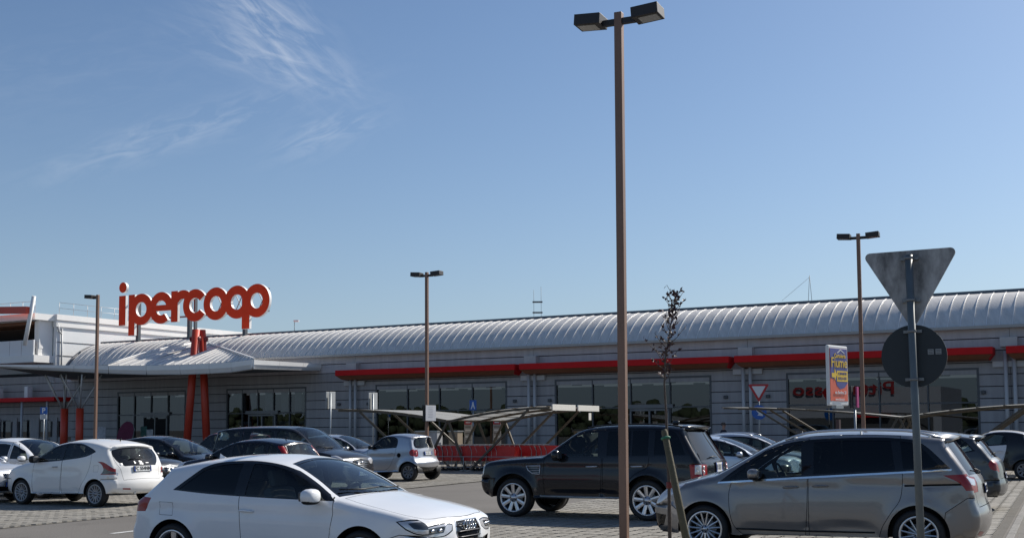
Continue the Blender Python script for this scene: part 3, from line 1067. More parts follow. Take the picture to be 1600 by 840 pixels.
    c.top('+tail_light', [(.74, 1.075, 'c'), (1.0, 1.12, 'c'), (1.0, .88, 'c'), (.78, .88, 'c')], 5, 'R', -.002, mirror=True)
    c.top('+lamp_lens', [(.80, 1.055, 'c'), (1.0, 1.10, 'c'), (1.0, .985, 'c'), (.86, .975, 'c')], 6, 'R', -.001, mirror=True, parent='tail_light')
    c.top('grille', [(-.46, .52, 'c'), (.46, .52, 'c'), (.36, .28, 'c'), (-.36, .28, 'c')], 4, 'F', -.012, smooth=False)
    c.top('grille', [(-.30, .76, 'c'), (.30, .76, 'c'), (.32, .70, 'c'), (-.32, .70, 'c')], 4, 'F', -.012, smooth=False)
    c.top('air_intake', [(.60, .52, 'c'), (.90, .56, 'c'), (.88, .33, 'c'), (.56, .30, 'c')], 4, 'F', -.02, mirror=True, smooth=False)
    c.side('fog_lamp_recess', [(.10, .53, 'c'), (.34, .50, 'c'), (.30, .36, 'c'), (.14, .33, 'c')], 4, -.015)
    c.top('reflector', [(.62, .34, 'c'), (.93, .35, 'c'), (.93, .29, 'c'), (.62, .28, 'c')], 5, 'R', .002, mirror=True, smooth=False)
    P = paint('warm_grey_metallic', (.255, .238, .226), metal=.7, rough=.36)
    root = empty('parked_car')
    c.build(root, car_mats(P))
    add_wheels(c, root, .325, .232, .22, 15, 'plain', ALLOY, hub=.055, sw=(.022, .020), inset=.012)
    add_mirrors(c, root, 1.62, 1.045, [P, BLACK, CHROME], (.085, .11, .075), .13)
    add_handles(c, None, [(2.08, .905), (2.47, .925)], P, .20)
    add_plate(c, root, .90, True, w=.42)
    add_plate(c, root, .42, False)
    add_interior(c, root, 2.12, .58, 3.02, 1, INTERL, 1.08, 1.5)
    for sg in (1, -1):       # roof rails
        mb = MB()
        pts = []
        for s in np.linspace(1.95, 3.98, 15):
            k = (s - 1.95) / 2.03
            l = c.s2l(s)
            q = c.lift_top(np.array([[l, sg * .93 * c.W / 2]]))[0]
            pts.append(Vector(q) + Vector((0, 0, .045 * min(1, 6 * k, 6 * (1 - k)) + .004)))
        mb.tube(pts, .016, 8)
        for i in (1, 7, 13): mb.beam(pts[i], pts[i] - Vector((0, 0, .06)), .08, .02)
        mb.build('roof_rail', ALLOY, root)
    mb = MB()                # roof spoiler
    Y0 = .60
    a = c.topp(0, 3.98, 'T', .0)[0]
    vs = []
    for t in np.linspace(-1, 1, 9):
        p = c.topp(t * .95, 3.92, 'T', .012)[0]; q = c.topp(t * .95, 4.05, 'T', .014)[0] + Vector((-.12 + .05 * t * t, 0, -.02))
        vs += [p, q, q + Vector((.04, 0, -.045))]
    fs = []
    for i in range(8):
        k = i * 3
        fs += [(k, k + 3, k + 4, k + 1), (k + 1, k + 4, k + 5, k + 2)]
    fs += [(0, 1, 2), (24, 26, 25)]
    mb.add(vs, fs, 0, True)
    mb.build('roof_spoiler', P, root)
    add_wiper(c, root, [(0, 1.10), (.25, 1.13), (.55, 1.16)], 'R')
    for sg in (1, -1):
        mb = MB(); mb.tube([c.surf(s, z, sg, .012)[0] for s, z in ((1.34, .345), (2.2, .335), (3.15, .345))], .012, 6)
        mb.build('sill_moulding', BLACK, root)
    tag(root, label, 'car', 'cars in the car park')
    return root

# ---- black off-roader ------------------------------------------------
def build_black_offroader(label):
    sp = dict(L=4.79, W=1.93, fo=.86, wb=2.745, r=.372, gap=.075, lift=.02,
              outline=[(.30, .33), (.12, .42), (.02, .56), (.0, .74), (.03, .88), (.09, 1.02, 'c'), (.24, 1.085), (.8, 1.145), (1.42, 1.19, 'c'), (1.78, 1.45), (2.12, 1.665), (2.35, 1.735),
                       (2.8, 1.775), (3.4, 1.785), (3.9, 1.77), (4.30, 1.725, 'c'), (4.32, 1.66), (4.47, 1.40), (4.62, 1.16), (4.68, 1.05), (4.70, .86), (4.72, .78), (4.79, .68), (4.78, .50), (4.66, .36)],
              belt=[(0, 1.02), (.5, 1.06), (1.5, 1.115), (4.79, 1.14)], tumble=.27, bow=.08, kf=.12, kr=.10, sf=.8, sr=.7,
              creases=[([(.35, .98), (2.2, 1.0), (4.6, 1.02)], .014, .10), ([(1.5, .52), (2.2, .52), (3.2, .53)], .03, .10)], crown_f=.09, crown_r=.08, crown_t=.04, tuck=.05,
              flare=.026, flare_w=.08, r_f=.09, hood_z=1.04, tail_z=1.1)
    c = Car(sp)
    c.side('bumper', [(-.1, .72), (.46, .74), (.40, .2), (-.1, .2)], 0, smooth=False, seam=True)
    c.side('bumper', [(4.35, .74), (4.9, .74), (4.9, .2), (4.25, .2)], 0, smooth=False, seam=True)
    c.side('door', [(1.52, 1.13, 'c'), (1.50, .80), (1.54, .42, 'c'), (2.68, .42, 'c'), (2.70, .80), (2.71, 1.66, 'c'), (2.3, 1.62), (1.9, 1.40)], 0, seam=True)
    c.side('door', [(2.73, .42, 'c'), (3.16, .42, 'c'), (3.20, .60), (3.34, .82), (3.62, 1.0), (3.64, 1.13), (3.66, 1.68, 'c'), (2.73, 1.67, 'c')], 0, seam=True)
    c.side('window_trim', [(1.50, 1.145, 'c'), (1.80, 1.365), (2.12, 1.575), (2.35, 1.645), (2.8, 1.68), (3.5, 1.69), (4.12, 1.66, 'c'), (4.22, 1.60), (4.43, 1.19, 'c'), (2.6, 1.15)], 4, -.004)
    c.side('side_window', [(1.66, 1.18, 'c'), (1.86, 1.355), (2.14, 1.54), (2.36, 1.605), (2.58, 1.625, 'c'), (2.62, 1.18, 'c')], 2, -.009)
    c.side('side_window', [(2.80, 1.185, 'c'), (2.79, 1.64, 'c'), (3.25, 1.65, 'c'), (3.27, 1.19, 'c')], 9, -.009, smooth=False)
    c.side('side_window', [(3.31, 1.19, 'c'), (3.29, 1.65, 'c'), (3.60, 1.655, 'c'), (3.62, 1.195, 'c')], 9, -.009, smooth=False)
    c.side('side_window', [(3.74, 1.20, 'c'), (3.73, 1.655, 'c'), (4.08, 1.63), (4.18, 1.54), (4.34, 1.21, 'c')], 9, -.009)
    c.side('side_vent', [(1.14, .985, 'c'), (1.44, .99, 'c'), (1.43, .83, 'c'), (1.28, .84)], 4, -.012)
    c.side('+tail_light', [(4.42, 1.035, 'c'), (4.9, 1.06, 'c'), (4.9, .77, 'c'), (4.45, .77, 'c')], 5, -.001, smooth=False)
    c.side('reversing_lens', [(4.52, 1.03), (4.9, 1.03), (4.9, .86), (4.52, .86)], 6, .0, smooth=False, parent='tail_light')
    c.side('+headlight', [(-.1, 1.03, 'c'), (.20, 1.02, 'c'), (.18, .80, 'c'), (-.1, .80, 'c')], 6, -.003, smooth=False)
    c.top('bonnet', [(-.95, .14), (0, .11), (.95, .14), (.95, 1.35, 'c'), (0, 1.33), (-.95, 1.35, 'c')], 0, 'T', seam=True)
    c.top('windscreen_trim', [(-.94, 1.45, 'c'), (0, 1.41), (.94, 1.45, 'c'), (.93, 2.25, 'c'), (0, 2.28), (-.93, 2.25, 'c')], 4, 'T', -.003)
    c.top('windscreen', [(-.90, 1.50, 'c'), (0, 1.46), (.90, 1.50, 'c'), (.89, 2.20, 'c'), (0, 2.24), (-.89, 2.20, 'c')], 3, 'T', -.007)
    c.top('tailgate', [(-.95, 1.69, 'c'), (.95, 1.69, 'c'), (.95, .79, 'c'), (-.95, .79, 'c')], 0, 'R', seam=True, smooth=False)
    c.top('rear_window', [(-.93, 1.66, 'c'), (.93, 1.66, 'c'), (.93, 1.13, 'c'), (0, 1.10), (-.93, 1.13, 'c')], 9, 'R', -.006)
    c.top('+headlight', [(.54, 1.0, 'c'), (1.0, 1.02, 'c'), (1.0, .80, 'c'), (.58, .80, 'c')], 6, 'F', -.003, mirror=True, smooth=False)
    c.top('+tail_light', [(.74, 1.04, 'c'), (1.0, 1.06, 'c'), (1.0, .77, 'c'), (.80, .77, 'c')], 5, 'R', -.001, mirror=True, smooth=False)
    c.top('grille', [(-.48, .99, 'c'), (.48, .99, 'c'), (.44, .82, 'c'), (-.44, .82, 'c')], 8, 'F', -.012, smooth=False)
    c.top('air_intake', [(-.5, .66, 'c'), (.5, .66, 'c'), (.4, .48, 'c'), (-.4, .48, 'c')], 4, 'F', -.02, smooth=False)
    P = paint('black_paint', (.008, .0085, .012), rough=.22, coat=.5)
    root = empty('parked_car')
    c.build(root, car_mats(P))
    for sd, o in c.parts['tail_light']:
        sg = 1 if sd == 'L' else -1
        mb = MB()
        for z in (.985, .90):
            q, n = c.surf(4.555, z, sg, .0)
            ellipsoid(mb, q, .030, .012, .036)
            q, n = c.topp(sg * .90, z, 'R', .0)
            ellipsoid(mb, q, .015, .04, .038)
        mb.build('lamp_lens', LAMPWHT, o)
    add_wheels(c, root, .372, .268, .27, 9, 'plain', ALLOY, hub=.085, sw=(.058, .072), inset=.015)
    add_mirrors(c, root, 1.84, 1.16, [P, BLACK, CHROME], (.08, .12, .10), .15)
    add_handles(c, None, [(2.50, .985), (3.40, .995)], ALLOY, .24)
    for sg in (1, -1):
        mb = MB()
        o = [q for s_, q in c.parts['side_vent'] if s_ == ('L' if sg > 0 else 'R')][0]
        loop = [(1.14, .985), (1.44, .99), (1.43, .83), (1.28, .84), (1.19, .90), (1.14, .985)]
        mb.tube([c.surf(s, z, sg, .008)[0] for s, z in loop], .011, 6)
        for a, b in (((1.18, .945), (1.43, .948)), ((1.22, .90), (1.43, .905)), ((1.28, .865), (1.43, .868))):
            mb.tube([c.surf(*a, sg, .004)[0], c.surf(*b, sg, .004)[0]], .006, 6)
        mb.build('vent_frame', ALLOY, o)
    for sg in (1, -1):
        mb = MB(); mb.tube([c.surf(s, z, sg, .02)[0] for s, z in ((1.45, .415), (2.3, .405), (3.08, .41))], .018, 8)
        mb.build('sill_moulding', STEEL, root)
    add_plate(c, root, .97, True, w=.40, h=.17)
    add_plate(c, root, .72, False)
    add_interior(c, root, 2.42, .72, 3.25, 1, INTER, 1.20, 1.85)
    add_wiper(c, root, [(0, 1.14), (.2, 1.16), (.5, 1.15)], 'R')
    for sg in (1, -1):
        mb = MB()
        pts = []
        for s in np.linspace(2.3, 4.2, 12):
            k = (s - 2.3) / 1.9
            q = c.lift_top(np.array([[c.s2l(s), sg * .93 * c.W / 2]]))[0]
            pts.append(Vector(q) + Vector((0, 0, .02)))
        mb.tube(pts, .016, 8)
        mb.build('roof_rail', BLACK, root)
    mb = MB()
    vs = []
    for t in np.linspace(-1, 1, 9):
        p = c.topp(t * .92, 4.12, 'T', .014)[0]; q = c.topp(t * .92, 4.28, 'T', .02)[0] + Vector((-.14 + .03 * t * t, 0, -.012))
        vs += [p, q, q + Vector((.05, 0, -.05))]
    fs = []
    for i in range(8):
        k = i * 3
        fs += [(k, k + 3, k + 4, k + 1), (k + 1, k + 4, k + 5, k + 2)]
    mb.add(vs, fs + [(0, 1, 2), (24, 26, 25)], 0, True)
    mb.build('roof_spoiler', P, root)
    mb = MB()
    q = c.topp(0, 3.95, 'T', 0)[0]
    ellipsoid(mb, q + Vector((0, .25, .03)), .07, .03, .04)
    mb.build('roof_aerial', P, root)
    tag(root, label, 'car', 'cars in the car park')
    return root

# ---- small white five door with the round rear window -----------------
def build_white_citycar(label):
    sp = dict(L=3.84, W=1.68, fo=.77, wb=2.39, r=.292, gap=.05,
              outline=[(.14, .19), (.03, .32), (.0, .48), (.03, .66), (.12, .80), (.35, .905), (.70, .99), (.92, 1.045, 'c'), (1.22, 1.22), (1.60, 1.41), (1.95, 1.49), (2.30, 1.52), (2.7, 1.51), (3.1, 1.465),
                       (3.46, 1.385, 'c'), (3.48, 1.34), (3.60, 1.16), (3.70, .985), (3.745, .90), (3.77, .76), (3.80, .66), (3.84, .54), (3.82, .38), (3.72, .25)],
              belt=[(0, .86), (.8, .945), (1.4, .985), (2.2, 1.03), (2.9, 1.13), (3.84, 1.12)], tumble=.34, bow=.10, kf=.20, kr=.10, sf=.9, sr=.7,
              creases=[([(.5, .78), (1.8, .82), (2.7, .84)], .010, .10), ([(1.2, .36), (2.0, .36), (2.8, .38)], .02, .07)], crown_f=.15, crown_r=.12, crown_t=.05, flare=.028, flare_w=.12, zm=.55)
    c = Car(sp)
    c.side('bumper', [(3.20, .46), (3.36, .62), (4.0, .64), (4.0, .1), (3.20, .1)], 0, smooth=False, seam=True)
    c.side('bumper', [(-.1, .60), (.38, .60), (.46, .1), (-.1, .1)], 0, smooth=False, seam=True)
    c.side('door', [(1.16, .975, 'c'), (1.13, .70), (1.17, .30, 'c'), (2.02, .30, 'c'), (2.05, .62), (2.06, 1.03), (2.04, 1.41, 'c'), (1.7, 1.345), (1.4, 1.18)], 0, seam=True)
    c.side('door', [(2.07, .30, 'c'), (2.62, .30, 'c'), (2.70, .45), (2.86, .66), (2.99, 1.0), (2.96, 1.30, 'c'), (2.6, 1.41), (2.07, 1.43, 'c')], 0, seam=True)
    c.side('fuel_flap', [(3.10, .93, 'c'), (3.24, .93, 'c'), (3.24, .79, 'c'), (3.10, .79, 'c')], 0, seam=.0012)
    c.side('window_trim', [(.97, .975, 'c'), (1.28, 1.17), (1.62, 1.33), (1.95, 1.405), (2.3, 1.43), (2.7, 1.39), (3.05, 1.27), (3.10, 1.235, 'c'), (2.85, 1.135), (2.2, 1.05), (1.6, 1.0)], 4, -.004)
    c.side('side_window', [(1.24, 1.01, 'c'), (1.36, 1.17), (1.64, 1.30), (1.94, 1.375, 'c'), (1.97, 1.05, 'c'), (1.6, 1.02)], 2, -.009)
    c.side('side_window', [(2.08, 1.395, 'c'), (2.34, 1.40), (2.66, 1.36), (2.94, 1.255, 'c'), (2.74, 1.15), (2.4, 1.09), (2.08, 1.06, 'c')], 2, -.009)
    c.side('+tail_light', [(3.20, 1.02, 'c'), (3.38, 1.005), (3.54, .93), (3.68, .83), (3.84, .77, 'c'), (3.84, .735, 'c'), (3.32, .725, 'c'), (3.40, .83), (3.34, .945)], 5, -.001)
    c.side('lamp_lens', [(3.42, .88, 'c'), (3.50, .835), (3.74, .757, 'c'), (3.35, .735, 'c')], 7, -.0005, parent='tail_light')
    c.side('+headlight', [(-.1, .84, 'c'), (.20, .86), (.52, .945), (.44, .84), (.20, .70), (-.1, .66, 'c')], 6, -.003)
    c.top('bonnet', [(-.86, .24), (0, .14), (.86, .24), (.93, .7), (.90, .88, 'c'), (0, .86), (-.90, .88, 'c'), (-.93, .7)], 0, 'T', seam=True)
    c.top('windscreen_trim', [(-.94, .95, 'c'), (0, .90), (.94, .95, 'c'), (.90, 1.72, 'c'), (0, 1.80), (-.90, 1.72, 'c')], 4, 'T', -.003)
    c.top('windscreen', [(-.88, 1.0, 'c'), (0, .96), (.88, 1.0, 'c'), (.85, 1.68, 'c'), (0, 1.76), (-.85, 1.68, 'c')], 3, 'T', -.007)
    c.top('tailgate', [(-.90, 1.375), (0, 1.38), (.90, 1.375), (.96, 1.1), (.82, .80), (.80, .62, 'c'), (-.80, .62, 'c'), (-.82, .80), (-.96, 1.1)], 0, 'R', seam=True)
    c.top('rear_window', [(-.95, 1.315, 'c'), (-.5, 1.335), (0, 1.34), (.5, 1.335), (.95, 1.315, 'c'), (.97, 1.22), (.88, 1.06), (.68, .925, 'c'), (0, .915), (-.68, .925, 'c'), (-.88, 1.06), (-.97, 1.22)], 4, 'R', -.004)
    c.top('rear_glass', [(-.62, 1.27), (0, 1.30), (.62, 1.27), (.74, 1.16), (.50, 1.08), (0, 1.06), (-.50, 1.08), (-.74, 1.16)], 2, 'R', -.007, parent='rear_window')
    c.top('+headlight', [(.58, .82, 'c'), (.8, .86), (1.0, .88), (1.0, .68, 'c'), (.74, .66)], 6, 'F', -.003, mirror=True)
    c.top('+tail_light', [(.93, .79, 'c'), (1.0, .80, 'c'), (1.0, .735, 'c'), (.95, .735, 'c')], 6, 'R', -.001, mirror=True, smooth=False)
    c.top('grille', [(-.36, .72, 'c'), (.36, .72, 'c'), (.28, .52, 'c'), (-.28, .52, 'c')], 8, 'F', -.012, smooth=False)
    c.top('air_intake', [(-.6, .40, 'c'), (.6, .40, 'c'), (.5, .28, 'c'), (-.5, .28, 'c')], 4, 'F', -.02, smooth=False)
    c.top('reflector', [(.58, .405, 'c'), (.86, .40, 'c'), (.84, .365, 'c'), (.56, .37, 'c')], 5, 'R', .002, mirror=True, smooth=False)
    c.top('brake_light', [(-.26, 1.405, 'c'), (.26, 1.405, 'c'), (.26, 1.388, 'c'), (-.26, 1.388, 'c')], 5, 'R', .004, smooth=False)
    P = paint('warm_white_paint', (.80, .79, .765))
    root = empty('parked_car')
    c.build(root, car_mats(P))
    add_wheels(c, root, .292, .205, .185, 14, 'plain', mat('wheel_trim_silver', (.36, .36, .37), .4, .5), hub=.055, sw=(.032, .022), inset=.012)
    add_mirrors(c, root, 1.28, 1.03, [BLACK, BLACK, CHROME], (.09, .125, .085), .13)
    add_handles(c, None, [(1.86, .885)], mat('handle_grey_white', (.42, .42, .42), .4), .17)
    add_plate(c, root, .845, True, 'FC 554NM', w=.52, h=.115)
    add_plate(c, root, .44, False)
    add_interior(c, root, 1.80, .50, 2.55, 1, INTERL, 1.03, 1.22)
    mb = MB()
    vs = []
    for t in np.linspace(-1, 1, 11):
        p = c.topp(t * .93, 3.34, 'T', .006)[0]; q = c.topp(t * .93, 3.46, 'T', .01)[0] + Vector((-.07 + .05 * t * t, 0, -.018))
        vs += [p, q, q + Vector((.04, 0, -.04))]
    fs = []
    for i in range(10):
        k = i * 3
        fs += [(k, k + 3, k + 4, k + 1), (k + 1, k + 4, k + 5, k + 2)]
    mb.add(vs, fs + [(0, 1, 2), (30, 32, 31)], 0, True)
    mb.build('roof_spoiler', P, root)
    add_wiper(c, root, [(-.08, 1.06), (.12, 1.075), (.45, 1.06)], 'R')
    mb = MB()
    q = c.topp(0, 3.05, 'T', 0)[0]
    mb.tube([q, q + Vector((-.03, 0, .06))], [.016, .010], 8)
    mb.build('roof_aerial', BLACK, root)
    mb = MB()
    q, n = c.topp(.34, .30, 'R', -.02)
    mb.tube([q + Vector((.12, 0, 0)), q + Vector((-.04, 0, -.01))], .03, 12)
    mb.build('exhaust_pipe', STEEL, root)
    # stickers and maker's marks on the rear glass
    mb = MB()
    for t, z, w, h in ((-.02, .985, .045, .07), (.035, 1.005, .05, .045), (-.05, .955, .05, .045), (.03, .955, .06, .03), (.26, .99, .03, .07), (.245, .985, .05, .03), (.76, .985, .06, .045), (-.28, .975, .09, .02)):
        p, n = c.topp(t, z, 'R', .004)
        n = n.normalized(); y = Vector((0, 1, 0)); u = n.cross(y); u = u if u.z > 0 else -u
        mb.add([p - y * w / 2 - u * h / 2, p + y * w / 2 - u * h / 2, p + y * w / 2 + u * h / 2, p - y * w / 2 + u * h / 2], [(0, 1, 2, 3)])
    mb.build('window_sticker', mat('sticker_white', (.7, .7, .7), .5), c.parts['rear_window'][0][1])
    tag(root, label, 'car', 'cars in the car park')
    return root
# ---- two seat city car -----------------------------------------------
def build_two_seater(label, body, cell, wheelface, group='cars in the car park'):
    sp = dict(L=2.70, W=1.66, fo=.43, wb=1.873, r=.298, gap=.05,
              outline=[(.16, .20), (.05, .32), (.0, .50), (.02, .70), (.10, .86), (.28, .96), (.55, 1.04, 'c'), (.85, 1.28), (1.12, 1.46), (1.40, 1.535), (1.75, 1.555), (2.1, 1.53),
                       (2.42, 1.465, 'c'), (2.44, 1.42), (2.50, 1.20), (2.53, 1.10), (2.56, 1.0), (2.585, .86), (2.61, .74), (2.70, .62), (2.69, .44), (2.58, .27)],
              belt=[(0, .90), (.6, .985), (1.2, 1.03), (2.2, 1.07), (2.7, 1.07)], tumble=.26, bow=.12, kf=.16, kr=.13, sf=.7, sr=.6,
              creases=[([(.5, .80), (1.2, .83), (1.9, .85)], .018, .10)], crown_f=.12, crown_r=.12, crown_t=.05, flare=.034, flare_w=.10, zm=.55, hood_z=.75)
    c = Car(sp)
    if cell is not None:     # safety cell in its own colour
        c.side('safety_cell', [(.98, .30, 'c'), (1.0, .22, 'c'), (2.9, .22, 'c'), (2.9, 1.7, 'c'), (.9, 1.7, 'c'), (.35, 1.0, 'c'), (.60, 1.03), (1.65, 1.08, 'c'), (1.78, .95), (1.74, .70), (1.60, .42)], 12, .0)
    c.side('bumper', [(2.28, .30), (2.9, .30), (2.9, .45), (2.30, .45)], 4, -.002, smooth=False)
    c.side('door', [(.72, 1.02, 'c'), (.70, .70), (.76, .36, 'c'), (1.42, .36), (1.58, .46), (1.70, .66), (1.80, .92), (1.82, 1.08), (1.80, 1.40, 'c'), (1.4, 1.46), (1.1, 1.36)], 0, seam=True)
    if cell is not None:
        c.sreg[-1] = (c.sreg[-1][0], c.sreg[-1][1], 0, c.sreg[-1][3], c.sreg[-1][4])
    c.side('window_trim', [(.62, 1.02, 'c'), (.90, 1.22), (1.16, 1.40), (1.42, 1.455), (1.70, 1.44), (1.83, 1.37), (1.86, 1.22), (1.83, 1.09, 'c'), (1.3, 1.055)], 4, -.004)
    c.side('side_window', [(.84, 1.055, 'c'), (.98, 1.22), (1.20, 1.36), (1.43, 1.415), (1.66, 1.40), (1.77, 1.34), (1.80, 1.21), (1.77, 1.105, 'c'), (1.3, 1.075)], 2, -.009)
    c.side('fuel_cap', circle(1.94, .845, .075, 20), 4, -.004)
    c.side('+tail_light', circle(2.46, .93, .115, 24, rx=.13), 5, .002)
    c.side('+headlight', [(-.1, .90, 'c'), (.22, .90), (.34, .84), (.30, .72), (-.1, .66, 'c')], 6, -.003)
    c.top('windscreen_trim', [(-.95, .58, 'c'), (0, .54), (.95, .58, 'c'), (.92, 1.28, 'c'), (0, 1.34), (-.92, 1.28, 'c')], 4, 'T', -.003)
    c.top('windscreen', [(-.90, .64, 'c'), (0, .60), (.90, .64, 'c'), (.88, 1.24, 'c'), (0, 1.30), (-.88, 1.24, 'c')], 3, 'T', -.007)
    c.top('rear_window', [(-.84, 1.42), (0, 1.435), (.84, 1.42), (.97, 1.28), (.90, 1.12), (0, 1.085), (-.90, 1.12), (-.97, 1.28)], 4, 'R', -.004)
    c.top('rear_glass', [(-.74, 1.39), (0, 1.405), (.74, 1.39), (.84, 1.27), (.76, 1.14), (0, 1.115), (-.76, 1.14), (-.84, 1.27)], 2, 'R', -.007, parent='rear_window')
    c.top('tailgate', [(-.80, 1.06, 'c'), (.80, 1.06, 'c'), (.78, .84), (.66, .72, 'c'), (-.66, .72, 'c'), (-.78, .84)], 0, 'R', seam=True)
    c.top('+tail_light', [(.80, 1.03), (.95, 1.04), (1.0, 1.03, 'c'), (1.0, .83, 'c'), (.92, .815), (.80, .84)], 5, 'R', .002, mirror=True)
    c.top('bumper', [(-1.0, .44, 'c'), (1.0, .44, 'c'), (1.0, .29, 'c'), (-1.0, .29, 'c')], 4, 'R', .004, smooth=False)
    c.top('+headlight', [(.58, .86), (1.0, .90, 'c'), (1.0, .68, 'c'), (.62, .70)], 6, 'F', -.003, mirror=True)
    c.top('grille', [(-.5, .60, 'c'), (.5, .60, 'c'), (.44, .36, 'c'), (-.44, .36, 'c')], 4, 'F', -.012, smooth=False)
    root = empty('parked_car')
    mats = car_mats(body)
    mats.append(cell if cell is not None else body)
    c.build(root, mats)
    for sd, o in c.parts['tail_light']:
        sg = 1 if sd == 'L' else -1
        mb = MB()
        q, n = c.topp(sg * .90, .93, 'R', .006)
        ellipsoid(mb, q, .012, .035, .055)
        mb.build('lamp_lens', mat('lamp_lens_pink', (.62, .25, .25), .15, coat=1.0), o)
    add_wheels(c, root, .298, .195, .19, 8, 'y', wheelface, hub=.05, sw=(.028, .030), face=wheelface, inset=.012)
    add_mirrors(c, root, .90, 1.07, [BLACK, BLACK, CHROME], (.07, .10, .065), .12)
    add_handles(c, None, [(1.62, .90)], body, .14)
    add_plate(c, root, .90, True, w=.48)
    add_plate(c, root, .50, False)
    add_interior(c, root, 1.52, .56, None, 1, INTER, 1.05, .92)
    tag(root, label, 'car', group)
    return root

# ---- the plainer cars: one pattern, many proportions ------------------
def build_plain_car(label, pnt, L=4.1, H=1.48, W=1.73, r=.305, nose=.78, cowl=1.02, scr=(1.10, 1.95), tail=(3.62, 3.92), deck=.98, belt=(.93, 1.03), pillar='black', lamps='low',
                    mirror=None, rail=False, spokes=10, name='parked_car', cat='car', glass_rear=9, group='cars in the car park', fo=.86, wb=None, spoiler=False, round_lamp=False, boxy=0.0):
    wb = wb or L * .617
    h = H
    sp = dict(L=L, W=W, fo=fo, wb=wb, r=r, gap=.055,
              outline=[(.16, .20), (.04, .32), (.0, .50), (.02, .66), (.10, nose), (.30, nose + .11), (.65, cowl - .07), (scr[0], cowl, 'c'), (scr[0] * .62 + scr[1] * .38, cowl + (h - .06 - cowl) * .46), (scr[1], h - .075),
                       (scr[1] + .35, h - .02), (scr[1] * .5 + tail[0] * .5, h), (tail[0] - .45, h - .035), (tail[0], h - .10, 'c'), (tail[0] + .03, h - .15), (tail[0] * .5 + tail[1] * .5, (h - .1 + deck) / 2 + .02), (tail[1], deck + .02),
                       (L - .10, deck - .07), (L - .06, deck - .20), (L - .03, .66), (L, .54), (L - .02, .38), (L - .12, .25)],
              belt=[(0, nose + .06), (.9, belt[0] - .01), (L * .5, sum(belt) / 2), (L * .87, belt[1]), (L, belt[1] - .05)], tumble=.33 - boxy, bow=.10, kf=.17, kr=.12, sf=.9, sr=.8,
              creases=[([(.7, belt[0] - .12), (L * .5, sum(belt) / 2 - .13), (L - .2, belt[1] - .15)], .014, .10), ([(fo + .45, .37), (L * .5, .37), (fo + wb - .45, .38)], .02, .07)], crown_f=.13, crown_r=.10, crown_t=.05, flare=.018)
    c = Car(sp, .075)
    eb = lambda s: float(np.interp(s, [scr[0], L * .87], belt))
    mid = L * .505
    dr = fo + wb - r - .10
    wt = h - .115
    c.side('bumper', [(-.1, .58), (.42, .60), (.46, .1), (-.1, .1)], 0, smooth=False, seam=True)
    c.side('bumper', [(L - .52, .62), (L + .1, .62), (L + .1, .1), (L - .60, .1)], 0, smooth=False, seam=True)
    top = lambda s: float(np.interp(s, [scr[0] + .05, scr[0] * .62 + scr[1] * .38, scr[1], scr[1] + .35, tail[0] - .5, tail[0] - .1, tail[1]], [cowl, cowl + (h - .06 - cowl) * .46 - .045, h - .155, h - .112, h - .128, h - .20, deck + .08]))
    sA = scr[0] + .20
    c.side('door', [(sA + .02, eb(sA), 'c'), (sA - .02, .7), (sA + .02, .30, 'c'), (mid - .01, .30, 'c'), (mid - .005, eb(mid)), (mid - .01, top(mid) + .03, 'c'), (scr[1], top(scr[1]) + .03), (sA + .25, eb(sA) + .16)], 0, seam=True)
    c.side('door', [(mid + .01, .30, 'c'), (dr - .12, .30, 'c'), (dr - .06, .45), (dr + .12, .68), (dr + .26, eb(dr) + .01), (dr + .22, top(dr + .2) + .03, 'c'), (mid + .01, top(mid) + .03, 'c')], 0, seam=True)
    te = tail[0] - .02
    if pillar == 'black':
        c.side('window_trim', [(scr[0] + .06, eb(scr[0]) + .012, 'c')] + [(s, top(s)) for s in np.linspace(scr[0] + .35, te - .25, 9)] + [(te, eb(te) + .10, 'c'), (te - .5, eb(te - .5) + .03), (mid, eb(mid) + .012)], 4, -.004)
    f0 = sA + .02
    c.side('side_window', [(f0, eb(f0) + .035, 'c')] + [(s, top(s) - .035) for s in np.linspace(f0 + .22, mid - .08, 5)] + [(mid - .06, top(mid) - .035, 'c'), (mid - .05, eb(mid) + .035, 'c')], 2, -.009)
    c.side('side_window', [(mid + .05, eb(mid) + .035, 'c'), (mid + .05, top(mid) - .035, 'c')] + [(s, top(s) - .035) for s in np.linspace(mid + .3, dr + .14, 3)] + [(dr + .18, top(dr + .18) - .04, 'c'), (dr + .20, eb(dr) + .045, 'c')], 2, -.009)
    c.side('quarter_window', [(dr + .28, eb(dr + .28) + .05, 'c'), (dr + .27, top(dr + .27) - .045, 'c'), (te - .22, top(te - .22) - .03), (te - .06, eb(te) + .11, 'c')], 2, -.009)
    if lamps == 'low':
        c.side('+tail_light', [(L - .30, deck - .10, 'c'), (L + .1, deck - .06, 'c'), (L + .1, deck - .27, 'c'), (L - .22, deck - .26, 'c')], 5, -.001)
        c.top('+tail_light', [(.72, deck - .08, 'c'), (1.0, deck - .06, 'c'), (1.0, deck - .26, 'c'), (.78, deck - .26, 'c')], 5, 'R', -.001, mirror=True)
    elif lamps == 'round':
        c.side('+tail_light', circle(L - .17, deck - .13, .12, 20, rx=.14), 5, .001)
        c.top('+tail_light', [(.70, deck - .02), (.9, deck), (1.0, deck, 'c'), (1.0, deck - .26, 'c'), (.9, deck - .26), (.70, deck - .22)], 5, 'R', .001, mirror=True)
    else:                    # tall lamps beside the rear screen
        c.side('+tail_light', [(tail[0] - .14, h - .20, 'c'), (tail[0] + .10, h - .20, 'c'), (L + .1, deck - .04, 'c'), (tail[1] - .10, deck - .05, 'c')], 5, .001)
